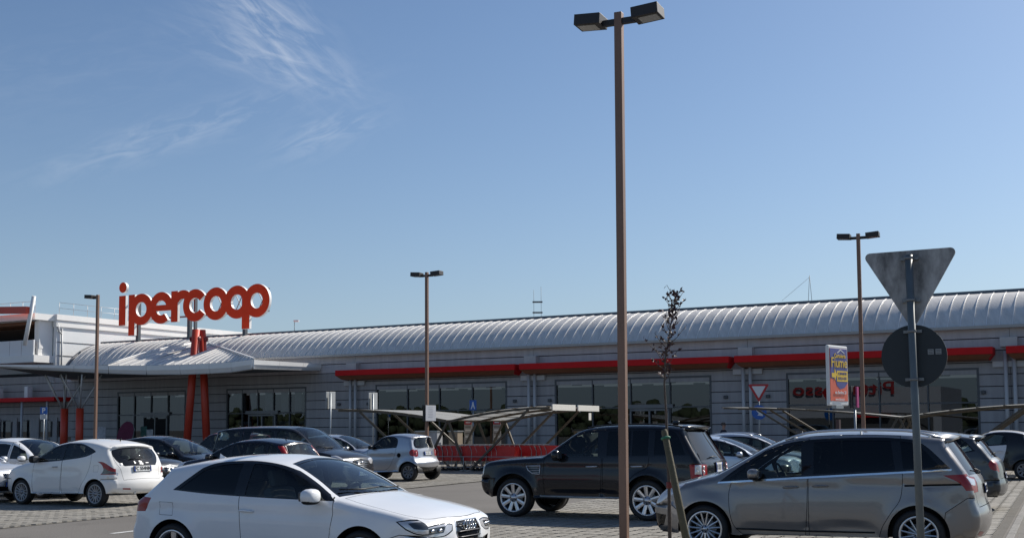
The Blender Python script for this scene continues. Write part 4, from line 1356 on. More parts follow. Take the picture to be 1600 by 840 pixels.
        c.top('+tail_light', [(.88, h - .18, 'c'), (1.0, h - .17, 'c'), (1.0, deck - .05, 'c'), (.90, deck - .04, 'c')], 5, 'R', .001, mirror=True, smooth=False)
        c.top('brake_light', [(-.26, h - .125, 'c'), (.26, h - .125, 'c'), (.26, h - .15, 'c'), (-.26, h - .15, 'c')], 5, 'R', .004, smooth=False)
    c.side('+headlight', [(-.1, nose + .03, 'c'), (.30, nose + .08), (.56, nose + .10, 'c'), (.40, nose - .06), (-.1, nose - .15, 'c')], 6, -.003)
    c.top('+headlight', [(.54, nose - .02, 'c'), (.8, nose + .04), (1.0, nose + .06), (1.0, nose - .14, 'c'), (.66, nose - .15, 'c')], 6, 'F', -.003, mirror=True)
    c.top('bonnet', [(-.88, .24), (0, .15), (.88, .24), (.94, .6), (.90, scr[0] - .06, 'c'), (0, scr[0] - .09), (-.90, scr[0] - .06, 'c'), (-.94, .6)], 0, 'T', seam=True)
    c.top('windscreen_trim', [(-.94, scr[0] + .02, 'c'), (0, scr[0] - .03), (.94, scr[0] + .02, 'c'), (.91, scr[1] + .10, 'c'), (0, scr[1] + .18), (-.91, scr[1] + .10, 'c')], 4, 'T', -.003)
    c.top('windscreen', [(-.89, scr[0] + .08, 'c'), (0, scr[0] + .04), (.89, scr[0] + .08, 'c'), (.87, scr[1] + .06, 'c'), (0, scr[1] + .14), (-.87, scr[1] + .06, 'c')], 3, 'T', -.007)
    c.top('tailgate', [(-.95, h - .11, 'c'), (.95, h - .11, 'c'), (.95, deck), (.82, .66, 'c'), (-.82, .66, 'c'), (-.95, deck)], 0, 'R', seam=True)
    c.top('rear_window', [(-.86, h - .16, 'c'), (0, h - .145), (.86, h - .16, 'c'), (.88, deck + .04, 'c'), (0, deck + .01), (-.88, deck + .04, 'c')], glass_rear, 'R', -.006)
    c.top('grille', [(-.46, nose - .06, 'c'), (.46, nose - .06, 'c'), (.40, nose - .20, 'c'), (-.40, nose - .20, 'c')], 4, 'F', -.012, smooth=False)
    c.top('air_intake', [(-.62, .40, 'c'), (.62, .40, 'c'), (.56, .28, 'c'), (-.56, .28, 'c')], 4, 'F', -.015, smooth=False)
    root = empty(name)
    c.build(root, car_mats(pnt))
    g = c.parts['grille'][0][1]
    mb = MB()
    for k in range(3):
        z = nose - .085 - .045 * k
        mb.tube([c.topp(t * .44, z, 'F', .003)[0] for t in np.linspace(-1, 1, 7)], .008, 6)
    mb.build('grille_bar', CHROME, g)
    q, n = c.topp(0, nose - .13, 'F', .012)
    mb = MB(); ellipsoid(mb, q, .014, .075, .032); mb.build('badge', CHROME, g)
    add_wheels(c, root, r, r * .70, .20, spokes, 'plain', ALLOY, hub=.055, sw=(.035, .030), inset=.012)
    add_mirrors(c, root, sA + .14, eb(sA) + .04, [mirror or pnt, BLACK, CHROME], (.08, .105, .072), .12)
    add_handles(c, None, [(mid - .18, eb(mid) - .10), (dr + .02, eb(dr) - .10)], pnt, .16)
    add_plate(c, root, .80 if lamps == 'low' else .70, True)
    add_plate(c, root, .45, False)
    add_interior(c, root, scr[0] + 1.05, .48, mid + .75, 1, INTERL, cowl, scr[0] + .28)
    add_wiper(c, root, [(.1, scr[0] + .05), (-.35, scr[0] + .05), (-.8, scr[0] + .12)], 'T')
    if rail:
        for sg in (1, -1):
            mb = MB(); pts = []
            for s in np.linspace(scr[1] + .1, tail[0] - .25, 12):
                k = (s - scr[1] - .1) / (tail[0] - scr[1] - .35)
                q = c.lift_top(np.array([[c.s2l(s), sg * .93 * W / 2]]))[0]
                pts.append(Vector(q) + Vector((0, 0, .035 * min(1, 6 * k, 6 * (1 - k)) + .004)))
            mb.tube(pts, .014, 8)
            mb.build('roof_rail', ALLOY, root)
    if spoiler:
        mb = MB(); vs = []
        for t in np.linspace(-1, 1, 9):
            p = c.topp(t * .92, tail[0] - .14, 'T', .012)[0]; q = c.topp(t * .92, tail[0] - .01, 'T', .016)[0] + Vector((-.15 + .04 * t * t, 0, -.012))
            vs += [p, q, q + Vector((.05, 0, -.05))]
        fs = []
        for i in range(8):
            k = i * 3
            fs += [(k, k + 3, k + 4, k + 1), (k + 1, k + 4, k + 5, k + 2)]
        mb.add(vs, fs + [(0, 1, 2), (24, 26, 25)], 0, True)
        mb.build('roof_spoiler', pnt, root)
        add_wiper(c, root, [(0, deck + .06), (.2, deck + .08), (.5, deck + .08)], 'R')
    q, _ = c.topp(0, tail[0] - .4, 'T', 0)
    mb = MB(); mb.tube([q, q + Vector((-.04, 0, .06))], [.014, .009], 8); mb.build('roof_aerial', BLACK, root)
    tag(root, label, cat, group)
    return root
# ------------------------------------------------------------------ the lie of the land
KU = Vector((math.cos(math.radians(65)), math.sin(math.radians(65)), 0))     # along the kerb
KR = Vector((KU.y, -KU.x, 0))                                               # across it, to the right
def uq(u, q, z=0.0):
    return KU * u + KR * q + Vector((0, 0, z))
Q_LANE_L, Q_LANE_R, Q_KERB = -17.3, -10.35, -0.95
AF = math.radians(-29.4)
DF = Vector((math.cos(AF), math.sin(AF), 0))       # along the shop front, to the right
DN = Vector((-DF.y, DF.x, 0))                      # into the shop
F0 = Vector((-9.298, 70.054, 0))
def ab(a, b, z=0.0):
    return F0 + DF * a + DN * b + Vector((0, 0, z))
MF = Matrix.Translation(F0) @ Matrix.Rotation(AF, 4, 'Z')     # local x = a, y = b

def ground_mat(name, c1, c2, fine, coarse, rough=.9, bump=.3, speck=None):
    m = bpy.data.materials.new(name)
    m.use_nodes = True
    nt = m.node_tree
    b = nt.nodes['Principled BSDF']
    b.inputs['Roughness'].default_value = rough
    b.inputs['Specular IOR Level'].default_value = .3
    t = nt.nodes.new('ShaderNodeNewGeometry')
    def noise(sc, det=5):
        n = nt.nodes.new('ShaderNodeTexNoise')
        n.inputs['Scale'].default_value = sc
        n.inputs['Detail'].default_value = det
        nt.links.new(t.outputs['Position'], n.inputs['Vector'])
        return n.outputs['Fac']
    f = noise(fine, 3)
    cmid = noise(coarse, 8)
    mr = nt.nodes.new('ShaderNodeMapRange')
    mr.inputs['From Min'].default_value = .3; mr.inputs['From Max'].default_value = .7
    nt.links.new(cmid, mr.inputs['Value'])
    mx = nt.nodes.new('ShaderNodeMix'); mx.data_type = 'RGBA'
    nt.links.new(mr.outputs[0], mx.inputs[0])
    mx.inputs[6].default_value = (*c1, 1); mx.inputs[7].default_value = (*c2, 1)
    mr2 = nt.nodes.new('ShaderNodeMapRange')
    mr2.inputs['From Min'].default_value = .3; mr2.inputs['From Max'].default_value = .7
    mr2.inputs['To Min'].default_value = .72; mr2.inputs['To Max'].default_value = 1.25
    nt.links.new(f, mr2.inputs['Value'])
    st = noise(1.3, 4)          # old drips and stains
    mr3 = nt.nodes.new('ShaderNodeMapRange')
    mr3.inputs['From Min'].default_value = .60; mr3.inputs['From Max'].default_value = .74
    mr3.inputs['To Min'].default_value = 1.0; mr3.inputs['To Max'].default_value = .72
    nt.links.new(st, mr3.inputs['Value'])
    pm_ = nt.nodes.new('ShaderNodeMath'); pm_.operation = 'MULTIPLY'
    nt.links.new(mr2.outputs[0], pm_.inputs[0]); nt.links.new(mr3.outputs[0], pm_.inputs[1])
    v = nt.nodes.new('ShaderNodeVectorMath'); v.operation = 'SCALE'
    nt.links.new(mx.outputs[2], v.inputs[0]); nt.links.new(pm_.outputs[0], v.inputs['Scale'])
    nt.links.new(v.outputs[0], b.inputs['Base Color'])
    bp = nt.nodes.new('ShaderNodeBump')
    bp.inputs['Strength'].default_value = bump; bp.inputs['Distance'].default_value = .01
    nt.links.new(f, bp.inputs['Height']); nt.links.new(bp.outputs[0], b.inputs['Normal'])
    MATS[name] = m
    return m

ASPH = ground_mat('asphalt', (.132, .122, .110), (.164, .152, .137), 38, .35)
SOIL = ground_mat('joint_sand', (.085, .078, .066), (.12, .11, .095), 30, .8)
PAV = [ground_mat('paver_concrete_%s' % n, a, b_, 22, 1.2) for n, a, b_ in (('grey', (.235, .220, .192), (.27, .255, .225)), ('pale', (.25, .235, .207), (.29, .274, .243)), ('brown', (.215, .20, .172), (.25, .235, .205)))]
KERB = ground_mat('kerb_concrete', (.21, .20, .185), (.25, .24, .222), 26, 1.0)
LINE = mat('road_paint', (.62, .62, .60), .7, var=.3, vscale=5)

g = MB()
g.quad((-2500, -2500, 0), (2500, -2500, 0), (2500, 2500, 0), (-2500, 2500, 0))
tag(g.build('ground', ASPH), kind='structure')

rnd = random.Random(3)
def paver_sheet(name, q0, q1, u0, u1, sing, avoid):
    """bays paved with concrete blocks whose corners are cut away, sand showing in the joints"""
    base = MB()
    base.add([uq(u0, q0, .004), uq(u1, q0, .004), uq(u1, q1, .004), uq(u0, q1, .004)], [(3, 2, 1, 0)])
    bed = base.build(name, SOIL)
    tag(bed, kind='structure')
    P = .25
    nq = int((q1 - q0) / P); nu = int((u1 - u0) / P)
    cells = []
    for i in range(nu):
        for j in range(nq):
            u = u0 + (i + .5) * P; q = q0 + (j + .5) * P
            p = uq(u, q)
            if p.y < 9 or abs(p.x) > p.y * .52 + 2: continue
            cells.append((u, q, p, i, j))
    def vis(p):
        v = CAM_M.to_3x3().transposed() @ (p - Vector((0, 0, EYE)))
        x, y = 800 + FPX * v.x / -v.z, CY - FPX * v.y / -v.z
        return 0 < x < 1600 and y < 845
    near = []
    if sing:
        cand = [c for c in cells if vis(c[2]) and not any((c[2] - Vector((ax, ay, 0))).length < ar for ax, ay, ar in avoid)]
        cand.sort(key=lambda c: c[2].length)
        near = cand[:sing]
    ns = set(id(c) for c in near)
    def verts(h, gap_u, gap_q):
        a, b_ = P / 2 - gap_u, P / 2 - gap_q
        k = .05
        o = [(a - k, -b_), (a, -b_ + k), (a, b_ - k), (a - k, b_), (-a + k, b_), (-a, b_ - k), (-a, -b_ + k), (-a + k, -b_)]
        return o
    mb = MB()
    out = verts(0, .008, .008)
    for c in cells:
        if id(c) in ns: continue
        u, q, p, i, j = c
        h = .022 + rnd.uniform(-.003, .003)
        wide = .012 if (i % 10 == 0) else 0
        tu, tq = rnd.uniform(-.006, .006), rnd.uniform(-.006, .006)
        vs = [uq(u + du * (1 - wide * 8) + 0, q + dq, h + tu * du + tq * dq) for du, dq in out]
        lo = [uq(u + du, q + dq, .004) for du, dq in out]
        if p.length < 34:
            fs = [tuple(range(8))[::-1]] + [(k, (k + 1) % 8, 8 + (k + 1) % 8, 8 + k) for k in range(8)]
            mb.add(vs + lo, fs, rnd.choice((0, 0, 1, 1, 2)))
        else:
            mb.add(vs, [tuple(range(8))[::-1]], rnd.choice((0, 0, 1, 1, 2)))
    fld = mb.build('paver_field', PAV, bed)
    tag(fld, kind='stuff')
    lm = MB()
    lm.add([(KU.x * a + KR.x * b_, KU.y * a + KR.y * b_, .022) for a, b_ in out] + [(KU.x * a + KR.x * b_, KU.y * a + KR.y * b_, .0) for a, b_ in out],
           [tuple(range(8))[::-1]] + [(k, (k + 1) % 8, 8 + (k + 1) % 8, 8 + k) for k in range(8)])
    protos = [lm.mesh('paver', [m]) for m in PAV]
    for c in near:
        o = link_mesh('paver', rnd.choice(protos), bed, c[2] + Vector((0, 0, rnd.uniform(-.003, .003))))
        o.rotation_euler = (rnd.uniform(-.01, .01), rnd.uniform(-.01, .01), rnd.uniform(-.012, .012))

paver_sheet('bay_paving', Q_LANE_R, Q_KERB, 6, 62, 300, [(-2.42, 14.14, 1.9), (4.27, 16.62, 2.0), (1.66, 23.39, 2.0), (6.2, 15.7, 1.6), (2.6, 17.4, 1.2)])
paver_sheet('bay_paving', -26.85, Q_LANE_L, 10, 52, 0, [])
paver_sheet('bay_paving', -43.3, -33.8, 16, 44, 0, [])

mb = MB()
kb = empty('kerb'); tag(kb, kind='structure')
km = MB(); km.box((0, 0, .012), (.985, .115, .044), bev=.008)
kmesh = km.mesh('kerb_stone', KERB)
for i in range(46):
    u = 8 + i
    link_mesh('kerb_stone', kmesh, kb, uq(u, Q_KERB + .11, rnd.uniform(-.002, .002)), (0, 0, math.radians(65)))
mb = MB()
for k in range(-1, 1):
    u = 15.45 + k * 6.2
    mb.add([uq(u, -14.76, .005), uq(u + 3.2, -14.76, .005), uq(u + 3.2, -14.64, .005), uq(u, -14.64, .005)], [(3, 2, 1, 0)])
tag(mb.build('lane_marking', LINE), kind='structure')
# pavement in front of the shop
mb = MB()
mb.add([ab(-48, -6.2, .13), ab(50, -6.2, .13), ab(50, .3, .13), ab(-48, .3, .13), ab(-48, -6.2, 0), ab(50, -6.2, 0)], [(0, 1, 2, 3), (4, 5, 1, 0)])
tag(mb.build('pavement', KERB), kind='structure')

# ------------------------------------------------------------------ the hypermarket
CLAD = mat('grey_cladding', (.345, .333, .333), .55, .0, var=.20, vscale=.9, spec=.35, streak=(4, 4, .35))
CLADD = mat('cladding_joint', (.012, .014, .02), .8)
CLAD_LIT = mat('grey_cladding_lit', (.50, .475, .485), .55, .0, var=.16, vscale=.9, spec=.35, streak=(4, 4, .35))  # same cladding, lightened in colour for the less shaded top row
ROOFM = mat('roof_sheet', (.68, .65, .605), .5, .12, var=.20, vscale=1.3, streak=(4, 1, 1))
RIBM = mat('roof_seam', (.80, .79, .77), .4, .2)
CAPM = mat('ridge_flashing', (.10, .125, .15), .5, .3)
REDM = mat('red_coated_metal', (.60, .017, .019), .55, var=.14, vscale=.8, spec=.12)
REDCOL = mat('orange_red_paint', (.60, .060, .028), .45, var=.08, vscale=1.0)
TIMB = mat('orange_soffit', (.27, .10, .045), .6, var=.15, vscale=1.0)
CONC = mat('grey_concrete', (.50, .49, .48), .75, var=.12, vscale=2.0)
PIPE = mat('downpipe_grey', (.48, .48, .48), .45, .1)
FRAME = mat('window_frame_grey', (.085, .09, .095), .5, .3)
SHOPGL = glass('shop_glass', (.30, .34, .36), refl=(.84, .92, 1.0), ior=1.72)
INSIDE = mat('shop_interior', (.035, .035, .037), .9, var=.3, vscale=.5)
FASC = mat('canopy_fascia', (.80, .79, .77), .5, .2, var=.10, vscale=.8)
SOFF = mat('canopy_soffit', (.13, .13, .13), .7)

A_L, A_R = -24.9, 46.0
EAVE = 6.09
shop = empty('hypermarket_building', F0, AF)
tag(shop, 'long grey clad hypermarket with ribbed barrel roof and red awnings', 'building')
def wall_piece(name, mb, mats, parent=None):
    return mb.build(name, mats, parent or shop)
def oblong(name, a0, a1, b0, b1, z0, z1, m, parent=None, bev=0.0):
    mb = MB(); mb.box(((a0 + a1) / 2, (b0 + b1) / 2, (z0 + z1) / 2), (a1 - a0, b1 - b0, z1 - z0), bev=bev)
    return mb.build(name, m, parent or shop)

wins = []      # (a0, a1, panes)
for a0, a1, n in ((-19.8, -13.65, 4), (-10.05, -3.72, 5), (1.54, 10.29, 4), (13.34, 22.05, 4), (25.95, 34.63, 4), (37.9, 45.5, 4)):
    wins.append((a0, a1, n))
WTOP, TRANS = 4.22, 2.75
# dark backing wall, open where the windows are
core = MB()
cuts = [A_L] + [v for w in wins for v in w[:2]] + [A_R]
for i in range(0, len(cuts), 2):
    core.box(((cuts[i] + cuts[i + 1]) / 2, .22, EAVE / 2 - .02), (cuts[i + 1] - cuts[i] - .004, .20, EAVE - .04))
for a0, a1, n in wins:
    core.box(((a0 + a1) / 2, .22, (WTOP + EAVE) / 2), (a1 - a0, .20, EAVE - WTOP - .044))
core.build('wall_backing', CLADD, shop)
# cladding boards, each with a shadow gap
rows = [(.0, .255)] + [(.265 + .535 * k, .265 + .535 * k + .50) for k in range(10)] + [(5.62, 6.06)]
rows = [(a, min(b, 6.06)) for a, b in rows if a < 6]
rows[-2] = (rows[-2][0], 5.58)
cm = {}
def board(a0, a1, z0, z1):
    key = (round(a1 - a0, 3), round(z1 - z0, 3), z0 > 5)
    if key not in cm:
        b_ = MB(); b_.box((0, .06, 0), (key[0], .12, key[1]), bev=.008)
        cm[key] = b_.mesh('cladding_board', CLAD_LIT if z0 > 5 else CLAD)
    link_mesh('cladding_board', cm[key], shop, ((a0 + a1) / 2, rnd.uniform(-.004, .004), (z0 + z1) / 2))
piers = [-24, -12, 0, 12, 24, 36]
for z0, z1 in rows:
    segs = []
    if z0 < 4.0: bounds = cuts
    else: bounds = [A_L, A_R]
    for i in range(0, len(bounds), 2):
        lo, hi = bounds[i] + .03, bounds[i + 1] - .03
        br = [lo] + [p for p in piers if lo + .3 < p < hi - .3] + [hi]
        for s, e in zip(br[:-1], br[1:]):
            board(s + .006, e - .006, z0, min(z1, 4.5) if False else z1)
# windows
for a0, a1, n in wins:
    f = MB()
    for a in (a0, a1): f.box((a, .06, WTOP / 2), (.10, .16, WTOP))
    f.box(((a0 + a1) / 2, .06, WTOP + .04), (a1 - a0 + .1, .16, .10))
    f.box(((a0 + a1) / 2, .06, TRANS), (a1 - a0, .12, .07))
    w = f.build('window', FRAME, shop)
    for k in range(1, n):
        a = a0 + (a1 - a0) * k / n
        q = MB(); q.box((a, .06, WTOP / 2), (.07, .13, WTOP - .01)); q.build('mullion', FRAME, w)
    for k in range(n):
        s, e = a0 + (a1 - a0) * k / n + .035, a0 + (a1 - a0) * (k + 1) / n - .035
        for z0, z1 in ((.05, TRANS - .035), (TRANS + .035, WTOP)):
            q = MB()
            q.quad((s, .07, z0), (e, .07, z0), (e, .07, z1), (s, .07, z1))
            q.build('pane', SHOPGL, w)
    if a0 in (13.34, -10.05, -19.8):          # doors
        d0 = {13.34: 17.7, -10.05: -8.2, -19.8: -17.35}[a0]
        d1 = d0 + 2.1
        q = MB()
        for a in (d0, (d0 + d1) / 2, d1): q.box((a, .0, 1.32), (.09, .10, 2.6))
        q.box(((d0 + d1) / 2, .0, 2.62), (d1 - d0 + .09, .10, .10))
        q.box(((d0 + d1) / 2, -.02, 2.80), (d1 - d0 + .5, .10, .20))
        q.build('door_frame', mat('door_frame_grey', (.16, .165, .17), .45, .4), w)
mb = MB(); mb.box((-16.3, -.035, 1.28), (1.9, .02, 2.4)); mb.build('doorway', DARK, shop)  # thin black sheet painted as the gloom of the open entrance
# rooms behind the glass
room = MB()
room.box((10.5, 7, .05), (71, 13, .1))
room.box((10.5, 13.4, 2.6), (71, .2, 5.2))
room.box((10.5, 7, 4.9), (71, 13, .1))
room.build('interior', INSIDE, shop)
shelf = MB()
for k in range(30):
    a = -19 + k * 2.2 + rnd.uniform(-.5, .5)
    h = rnd.choice((1.3, 1.6, 1.9))
    shelf.box((a, 3.5 + rnd.uniform(-.8, 3), h / 2 + .1), (1.2, .6, h), rnd.choice((0, 1, 2, 3)))
for a in (-9.7, -8.9, -7.6, -6.3, -5.2, -4.2):  # pale panels added behind the glass, standing in for window reflections
    mb = MB(); mb.box((a, 1.1, 3.5), (.55, .02, 1.3)); mb.build('reflection_panel', mat('reflection_white', (.62, .62, .62), .7, var=.3, vscale=2), shop)
for a in (-9.4, -6.0, -4.4):  # white over red bands, added to imitate a reflection in the glass
    mb = MB(); mb.box((a, .9, 2.15), (1.1, .03, .22)); mb.box((a, .9, 1.9), (1.1, .03, .24), 1); mb.build('reflection_band', [mat('reflection_white', (.62, .62, .62)), mat('reflection_red', (.5, .03, .02), .6)], shop)
shelf.build('display_shelf', [mat('shelf_grey', (.12, .12, .125), .7), mat('shelf_white', (.35, .35, .34), .7), mat('shelf_red', (.25, .03, .03), .6), INSIDE], shop)
TUBE = mat('strip_lamp', (.8, .8, .8), .5, emit=((.9, .95, 1.0), .10))
for k in range(22):
    for b_ in (2.2, 5.4):
        mb = MB(); mb.box((-18.5 + k * 2.9, b_, 4.0 if b_ < 3 else 4.2), (2.2, .12, .08)); mb.build('strip_lamp', TUBE, shop)
# barrel roof
def prof(k):     # k 0..1 along a shallow arc from the eave to the ridge
    c0, c1, R_ = math.radians(53.5), math.radians(5.5), 4.59
    t = c0 + (c1 - c0) * k
    return (-.30 + R_ * (math.sin(c0) - math.sin(t)), EAVE + R_ * (math.cos(t) - math.cos(c0)))
NP = 12
pr = [prof(k / NP) for k in range(NP + 1)]
PW = 12 / 22
pm = MB()
vs = []
for b_, z in pr: vs += [(0, b_, z), (PW, b_, z)]
vs += [(0, pr[-1][0] + .5, pr[-1][1] + .02), (PW, pr[-1][0] + .5, pr[-1][1] + .02)]
pm.add(vs, [(2 * k, 2 * k + 1, 2 * k + 3, 2 * k + 2) for k in range(NP + 1)], 0, True)
pmesh = pm.mesh('roof_sheet', ROOFM)
rm = MB()
for k in range(NP):
    (b0, z0), (b1, z1) = pr[k], pr[k + 1]
    d = Vector((0, b1 - b0, z1 - z0)).normalized(); nrm = Vector((0, -d.z, d.y))
    w, h = .013, .038
    p0, p1 = Vector((0, b0, z0)), Vector((0, b1, z1))
    rm.add([p0 + Vector((-w, 0, 0)), p0 + Vector((w, 0, 0)), p0 + Vector((w, 0, 0)) + nrm * h, p0 + Vector((-w, 0, 0)) + nrm * h,
            p1 + Vector((-w, 0, 0)), p1 + Vector((w, 0, 0)), p1 + Vector((w, 0, 0)) + nrm * h, p1 + Vector((-w, 0, 0)) + nrm * h],
           [(0, 1, 2, 3)] * (k == 0) + [(4, 7, 6, 5)] * (k == NP - 1) + [(3, 2, 6, 7), (0, 3, 7, 4), (1, 5, 6, 2)], 0)
rmesh = rm.mesh('roof_seam', RIBM)
n_bays = int((A_R - A_L) / PW)
for k in range(n_bays):
    a = A_R - (k + 1) * PW
    link_mesh('roof_sheet', pmesh, shop, (a, 0, 0))
    link_mesh('roof_seam', rmesh, shop, (a, 0, 0))
g = MB()
g.box(((A_L + A_R) / 2, -.33, EAVE + .00), (A_R - A_L, .16, .13)); g.build('eave_gutter', mat('gutter_grey', (.36, .355, .345), .5, .3), shop)
g = MB()
g.box(((A_L + A_R) / 2, pr[-1][0] + .22, pr[-1][1] + .03), (A_R - A_L, .5, .22)); g.build('ridge_flashing', CAPM, shop)
g = MB()          # closed gable at the left end, flat roof behind
poly = [(b_, z) for b_, z in pr] + [(pr[-1][0] + .8, pr[-1][1]), (pr[-1][0] + .8, EAVE - .3), (-.28, EAVE - .3)]
n = len(poly)
g.add([(A_L + .01, b_, z - .01) for b_, z in poly] + [(A_L + .15, b_, z - .01) for b_, z in poly], [list(range(n)), list(range(2 * n - 1, n - 1, -1))] + [(i, n + i, n + (i + 1) % n, (i + 1) % n) for i in range(n)])
g.build('gable_end', CLAD, shop)
g = MB(); g.box(((A_L + A_R) / 2, 17, 7.5), (A_R - A_L - .4, 27, .2)); g.build('flat_roof', CONC, shop)
g = MB(); g.box((A_R - .1, 16, 3.8), (.2, 30, 7.3)); g.box((A_L + .12, 16, 3.7), (.2, 30, 7.2)); g.box((10, 30.8, 3.8), (A_R - A_L, .2, 7.3)); g.build('side_wall', CLAD, shop)
# awnings between the piers
def awning(a0, a1, ztop=5.15, zb=4.83, proj=.95, cap=True):
    mb = MB()
    mb.box(((a0 + a1) / 2, -proj / 2 - .01, (ztop + zb) / 2 + .02), (a1 - a0, proj, ztop - zb), bev=.012)
    o = mb.build('awning', REDM, shop)
    s = MB()
    i = .22
    s.add([(a0 + .02, -proj + .03, zb + .018), (a1 - .02, -proj + .03, zb + .018), (a1 - i, -proj + i + .1, zb - .19), (a0 + i, -proj + i + .1, zb - .19),
           (a0 + i, -.02, zb - .24), (a1 - i, -.02, zb - .24)], [(0, 3, 2, 1), (3, 4, 5, 2)])
    s.add([(a0 + .02, -.02, zb + .018), (a1 - .02, -.02, zb + .018), (a0 + .02, -proj + .03, zb + .018), (a1 - .02, -proj + .03, zb + .018), (a0 + i, -proj + i + .1, zb - .19), (a0 + i, -.02, zb - .24), (a1 - i, -proj + i + .1, zb - .19), (a1 - i, -.02, zb - .24)],
          [(0, 5, 4, 2), (1, 3, 6, 7)], 1)
    s.build('soffit', [TIMB, REDM], o)
    return o
awning(-.75, 11.35)
awning(11.62, 23.35)
awning(23.62, 35.4)
awning(35.95, 46.0)
for p in (0, 12, 24, 36):
    oblong('pier_block', p - .36, p + .36, -.42, -.012, 5.19, 5.60, CONC, bev=.01)
    oblong('pier_bracket', p - .72, p + .75, -.16, -.012, 4.30, 4.56, CONC)
    for da in (-.17, .19):
        mb = MB(); mb.tube([(p + da, -.24, .14), (p + da, -.24, 5.0)], .085, 12)
        mb.build('downpipe', PIPE, shop)
    for da in (-1.15, 1.0):
        mb = MB(); mb.box((p + da, -.06, 3.2), (.2, .12, .16), bev=.02); mb.lathe([(.07, -.13), (.085, -.10), (.09, -.06)], 12, 0, c=(p + da, 0, 3.2))
        mb.build('wall_lamp', FRAME, shop)

# entrance canopy --------------------------------------------------------
ZT = 5.65
edge = [(-18.4, -10.6, .16), (-16.6, -9.0, .30), (-14.1, -5.95, .48), (-12.2, -4.75, .56), (-9.9, -4.25, .60), (-7.6, -4.2, .60), (-5.6, -4.5, .60), (-2.85, -5.75, .54), (-2.72, -3.6, .50), (-2.6, -1.6, .46), (-2.5, -.02, .42)]
can = MB()
backs = [(-24.5, -.02)] + [(-2.5, -.02)]
poly = [(e[0], e[1]) for e in edge] + [(-24.5, -.02)]
n = len(poly)
bm_ = MB()
inner = []
for i, (a, b_) in enumerate(poly):
    h = edge[i][2] if i < len(edge) else .4
    inner.append((a, b_, ZT - h + .02))
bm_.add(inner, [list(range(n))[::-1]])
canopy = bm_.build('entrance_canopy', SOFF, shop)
for i in range(len(edge) - 1):
    (a0, b0, h0), (a1, b1, h1) = edge[i], edge[i + 1]
    d = Vector((a1 - a0, b1 - b0, 0)); L_ = d.length; d.normalize()
    k = max(1, int(round(L_ / 2.6)))
    out = Vector((d.y, -d.x, 0))
    for j in range(k):
        f0, f1 = j / k, (j + 1) / k
        p, q = Vector((a0, b0, 0)) + d * (L_ * f0 + .008), Vector((a0, b0, 0)) + d * (L_ * f1 - .008)
        ha, hb = h0 + (h1 - h0) * f0, h0 + (h1 - h0) * f1
        m_ = MB()
        o_ = -out * .06; s_ = -out * .11
        m_.add([p + Vector((0, 0, ZT)), q + Vector((0, 0, ZT)), q + Vector((0, 0, ZT - hb * .5)), p + Vector((0, 0, ZT - ha * .5)),
                q + s_ + Vector((0, 0, ZT - hb)), p + s_ + Vector((0, 0, ZT - ha)), p + s_ + Vector((0, 0, ZT)), q + s_ + Vector((0, 0, ZT))],
               [(3, 2, 1, 0), (5, 4, 2, 3), (0, 1, 7, 6), (0, 6, 5, 3), (1, 2, 4, 7)])
        m_.build('fascia_panel', FASC, canopy)
m_ = MB()      # left rear edge of the wing
m_.add([(-18.4, -10.6, ZT), (-24.5, -.02, ZT), (-24.5, -.02, ZT - .4), (-18.4, -10.6, ZT - .16)], [(0, 1, 2, 3)])
m_.build('fascia_panel', FASC, canopy)
# roof of the canopy: sheets that fall from the barrel roof to the front edge, cut off on the right along a hip
def barrel_b(z):
    return float(np.interp(z, [p[1] for p in pr], [p[0] for p in pr]))
APX = Vector((-12.6, barrel_b(7.30) - .03, 7.33))
CORN = Vector((-2.95, -5.5, ZT + .02))
fe = [(-24.5, -.45)] + [(e[0], e[1] + .06) for e in edge[:8]]
def front_b(a):
    return float(np.interp(a, [e[0] for e in fe], [e[1] for e in fe]))
def top_pt(a):
    if a <= APX.x: return Vector((a, APX.y, APX.z))
    t = (a - APX.x) / (CORN.x - APX.x)
    p = APX.lerp(CORN, t)
    return Vector((a, max(p.y, front_b(a) + .02), p.z))
a = -14.15
while a < -3.0:
    a1 = min(a + PW, -2.97)
    lo0, lo1, hi0, hi1 = Vector((a, front_b(a), ZT + .01)), Vector((a1, front_b(a1), ZT + .01)), top_pt(a), top_pt(a1)
    vs = []
    for j in range(7):
        t = j / 6
        sag = Vector((0, 0, .16 * math.sin(PI * t) if a < APX.x else .05 * math.sin(PI * t)))
        vs += [lo0.lerp(hi0, t) + sag, lo1.lerp(hi1, t) + sag]
    m_ = MB(); m_.add(vs, [(2 * j, 2 * j + 1, 2 * j + 3, 2 * j + 2) for j in range(6)], 0, True); m_.build('canopy_roof_sheet', ROOFM, canopy)
    m_ = MB()
    for j in range(6): m_.beam(vs[2 * j] + Vector((0, 0, .025)), vs[2 * j + 2] + Vector((0, 0, .025)), .04, .07)
    m_.build('canopy_roof_seam', RIBM, canopy)
    a += PW
m_ = MB()      # flat part behind the hip and the wall under the hip
m_.add([APX, CORN, Vector((CORN.x, CORN.y, ZT - .03)), Vector((APX.x, -.3, ZT - .03)), Vector((-2.55, -.05, ZT - .03))], [(0, 1, 2, 3), (3, 2, 4)])
m_.add([(e[0], e[1] + .03, ZT - .02) for e in edge[:3]] + [(-14.15, -.3, ZT - .02), (-24.4, -.05, ZT - .02)], [(0, 1, 2, 3, 4)])
m_.add([L0_ for L0_ in (Vector((-14.15, front_b(-14.15), ZT - .02)), Vector((-14.15, APX.y, APX.z)), Vector((-14.15, -.3, ZT - .02)))], [(0, 1, 2)])
m_.build('canopy_flat_roof', FASC, canopy)
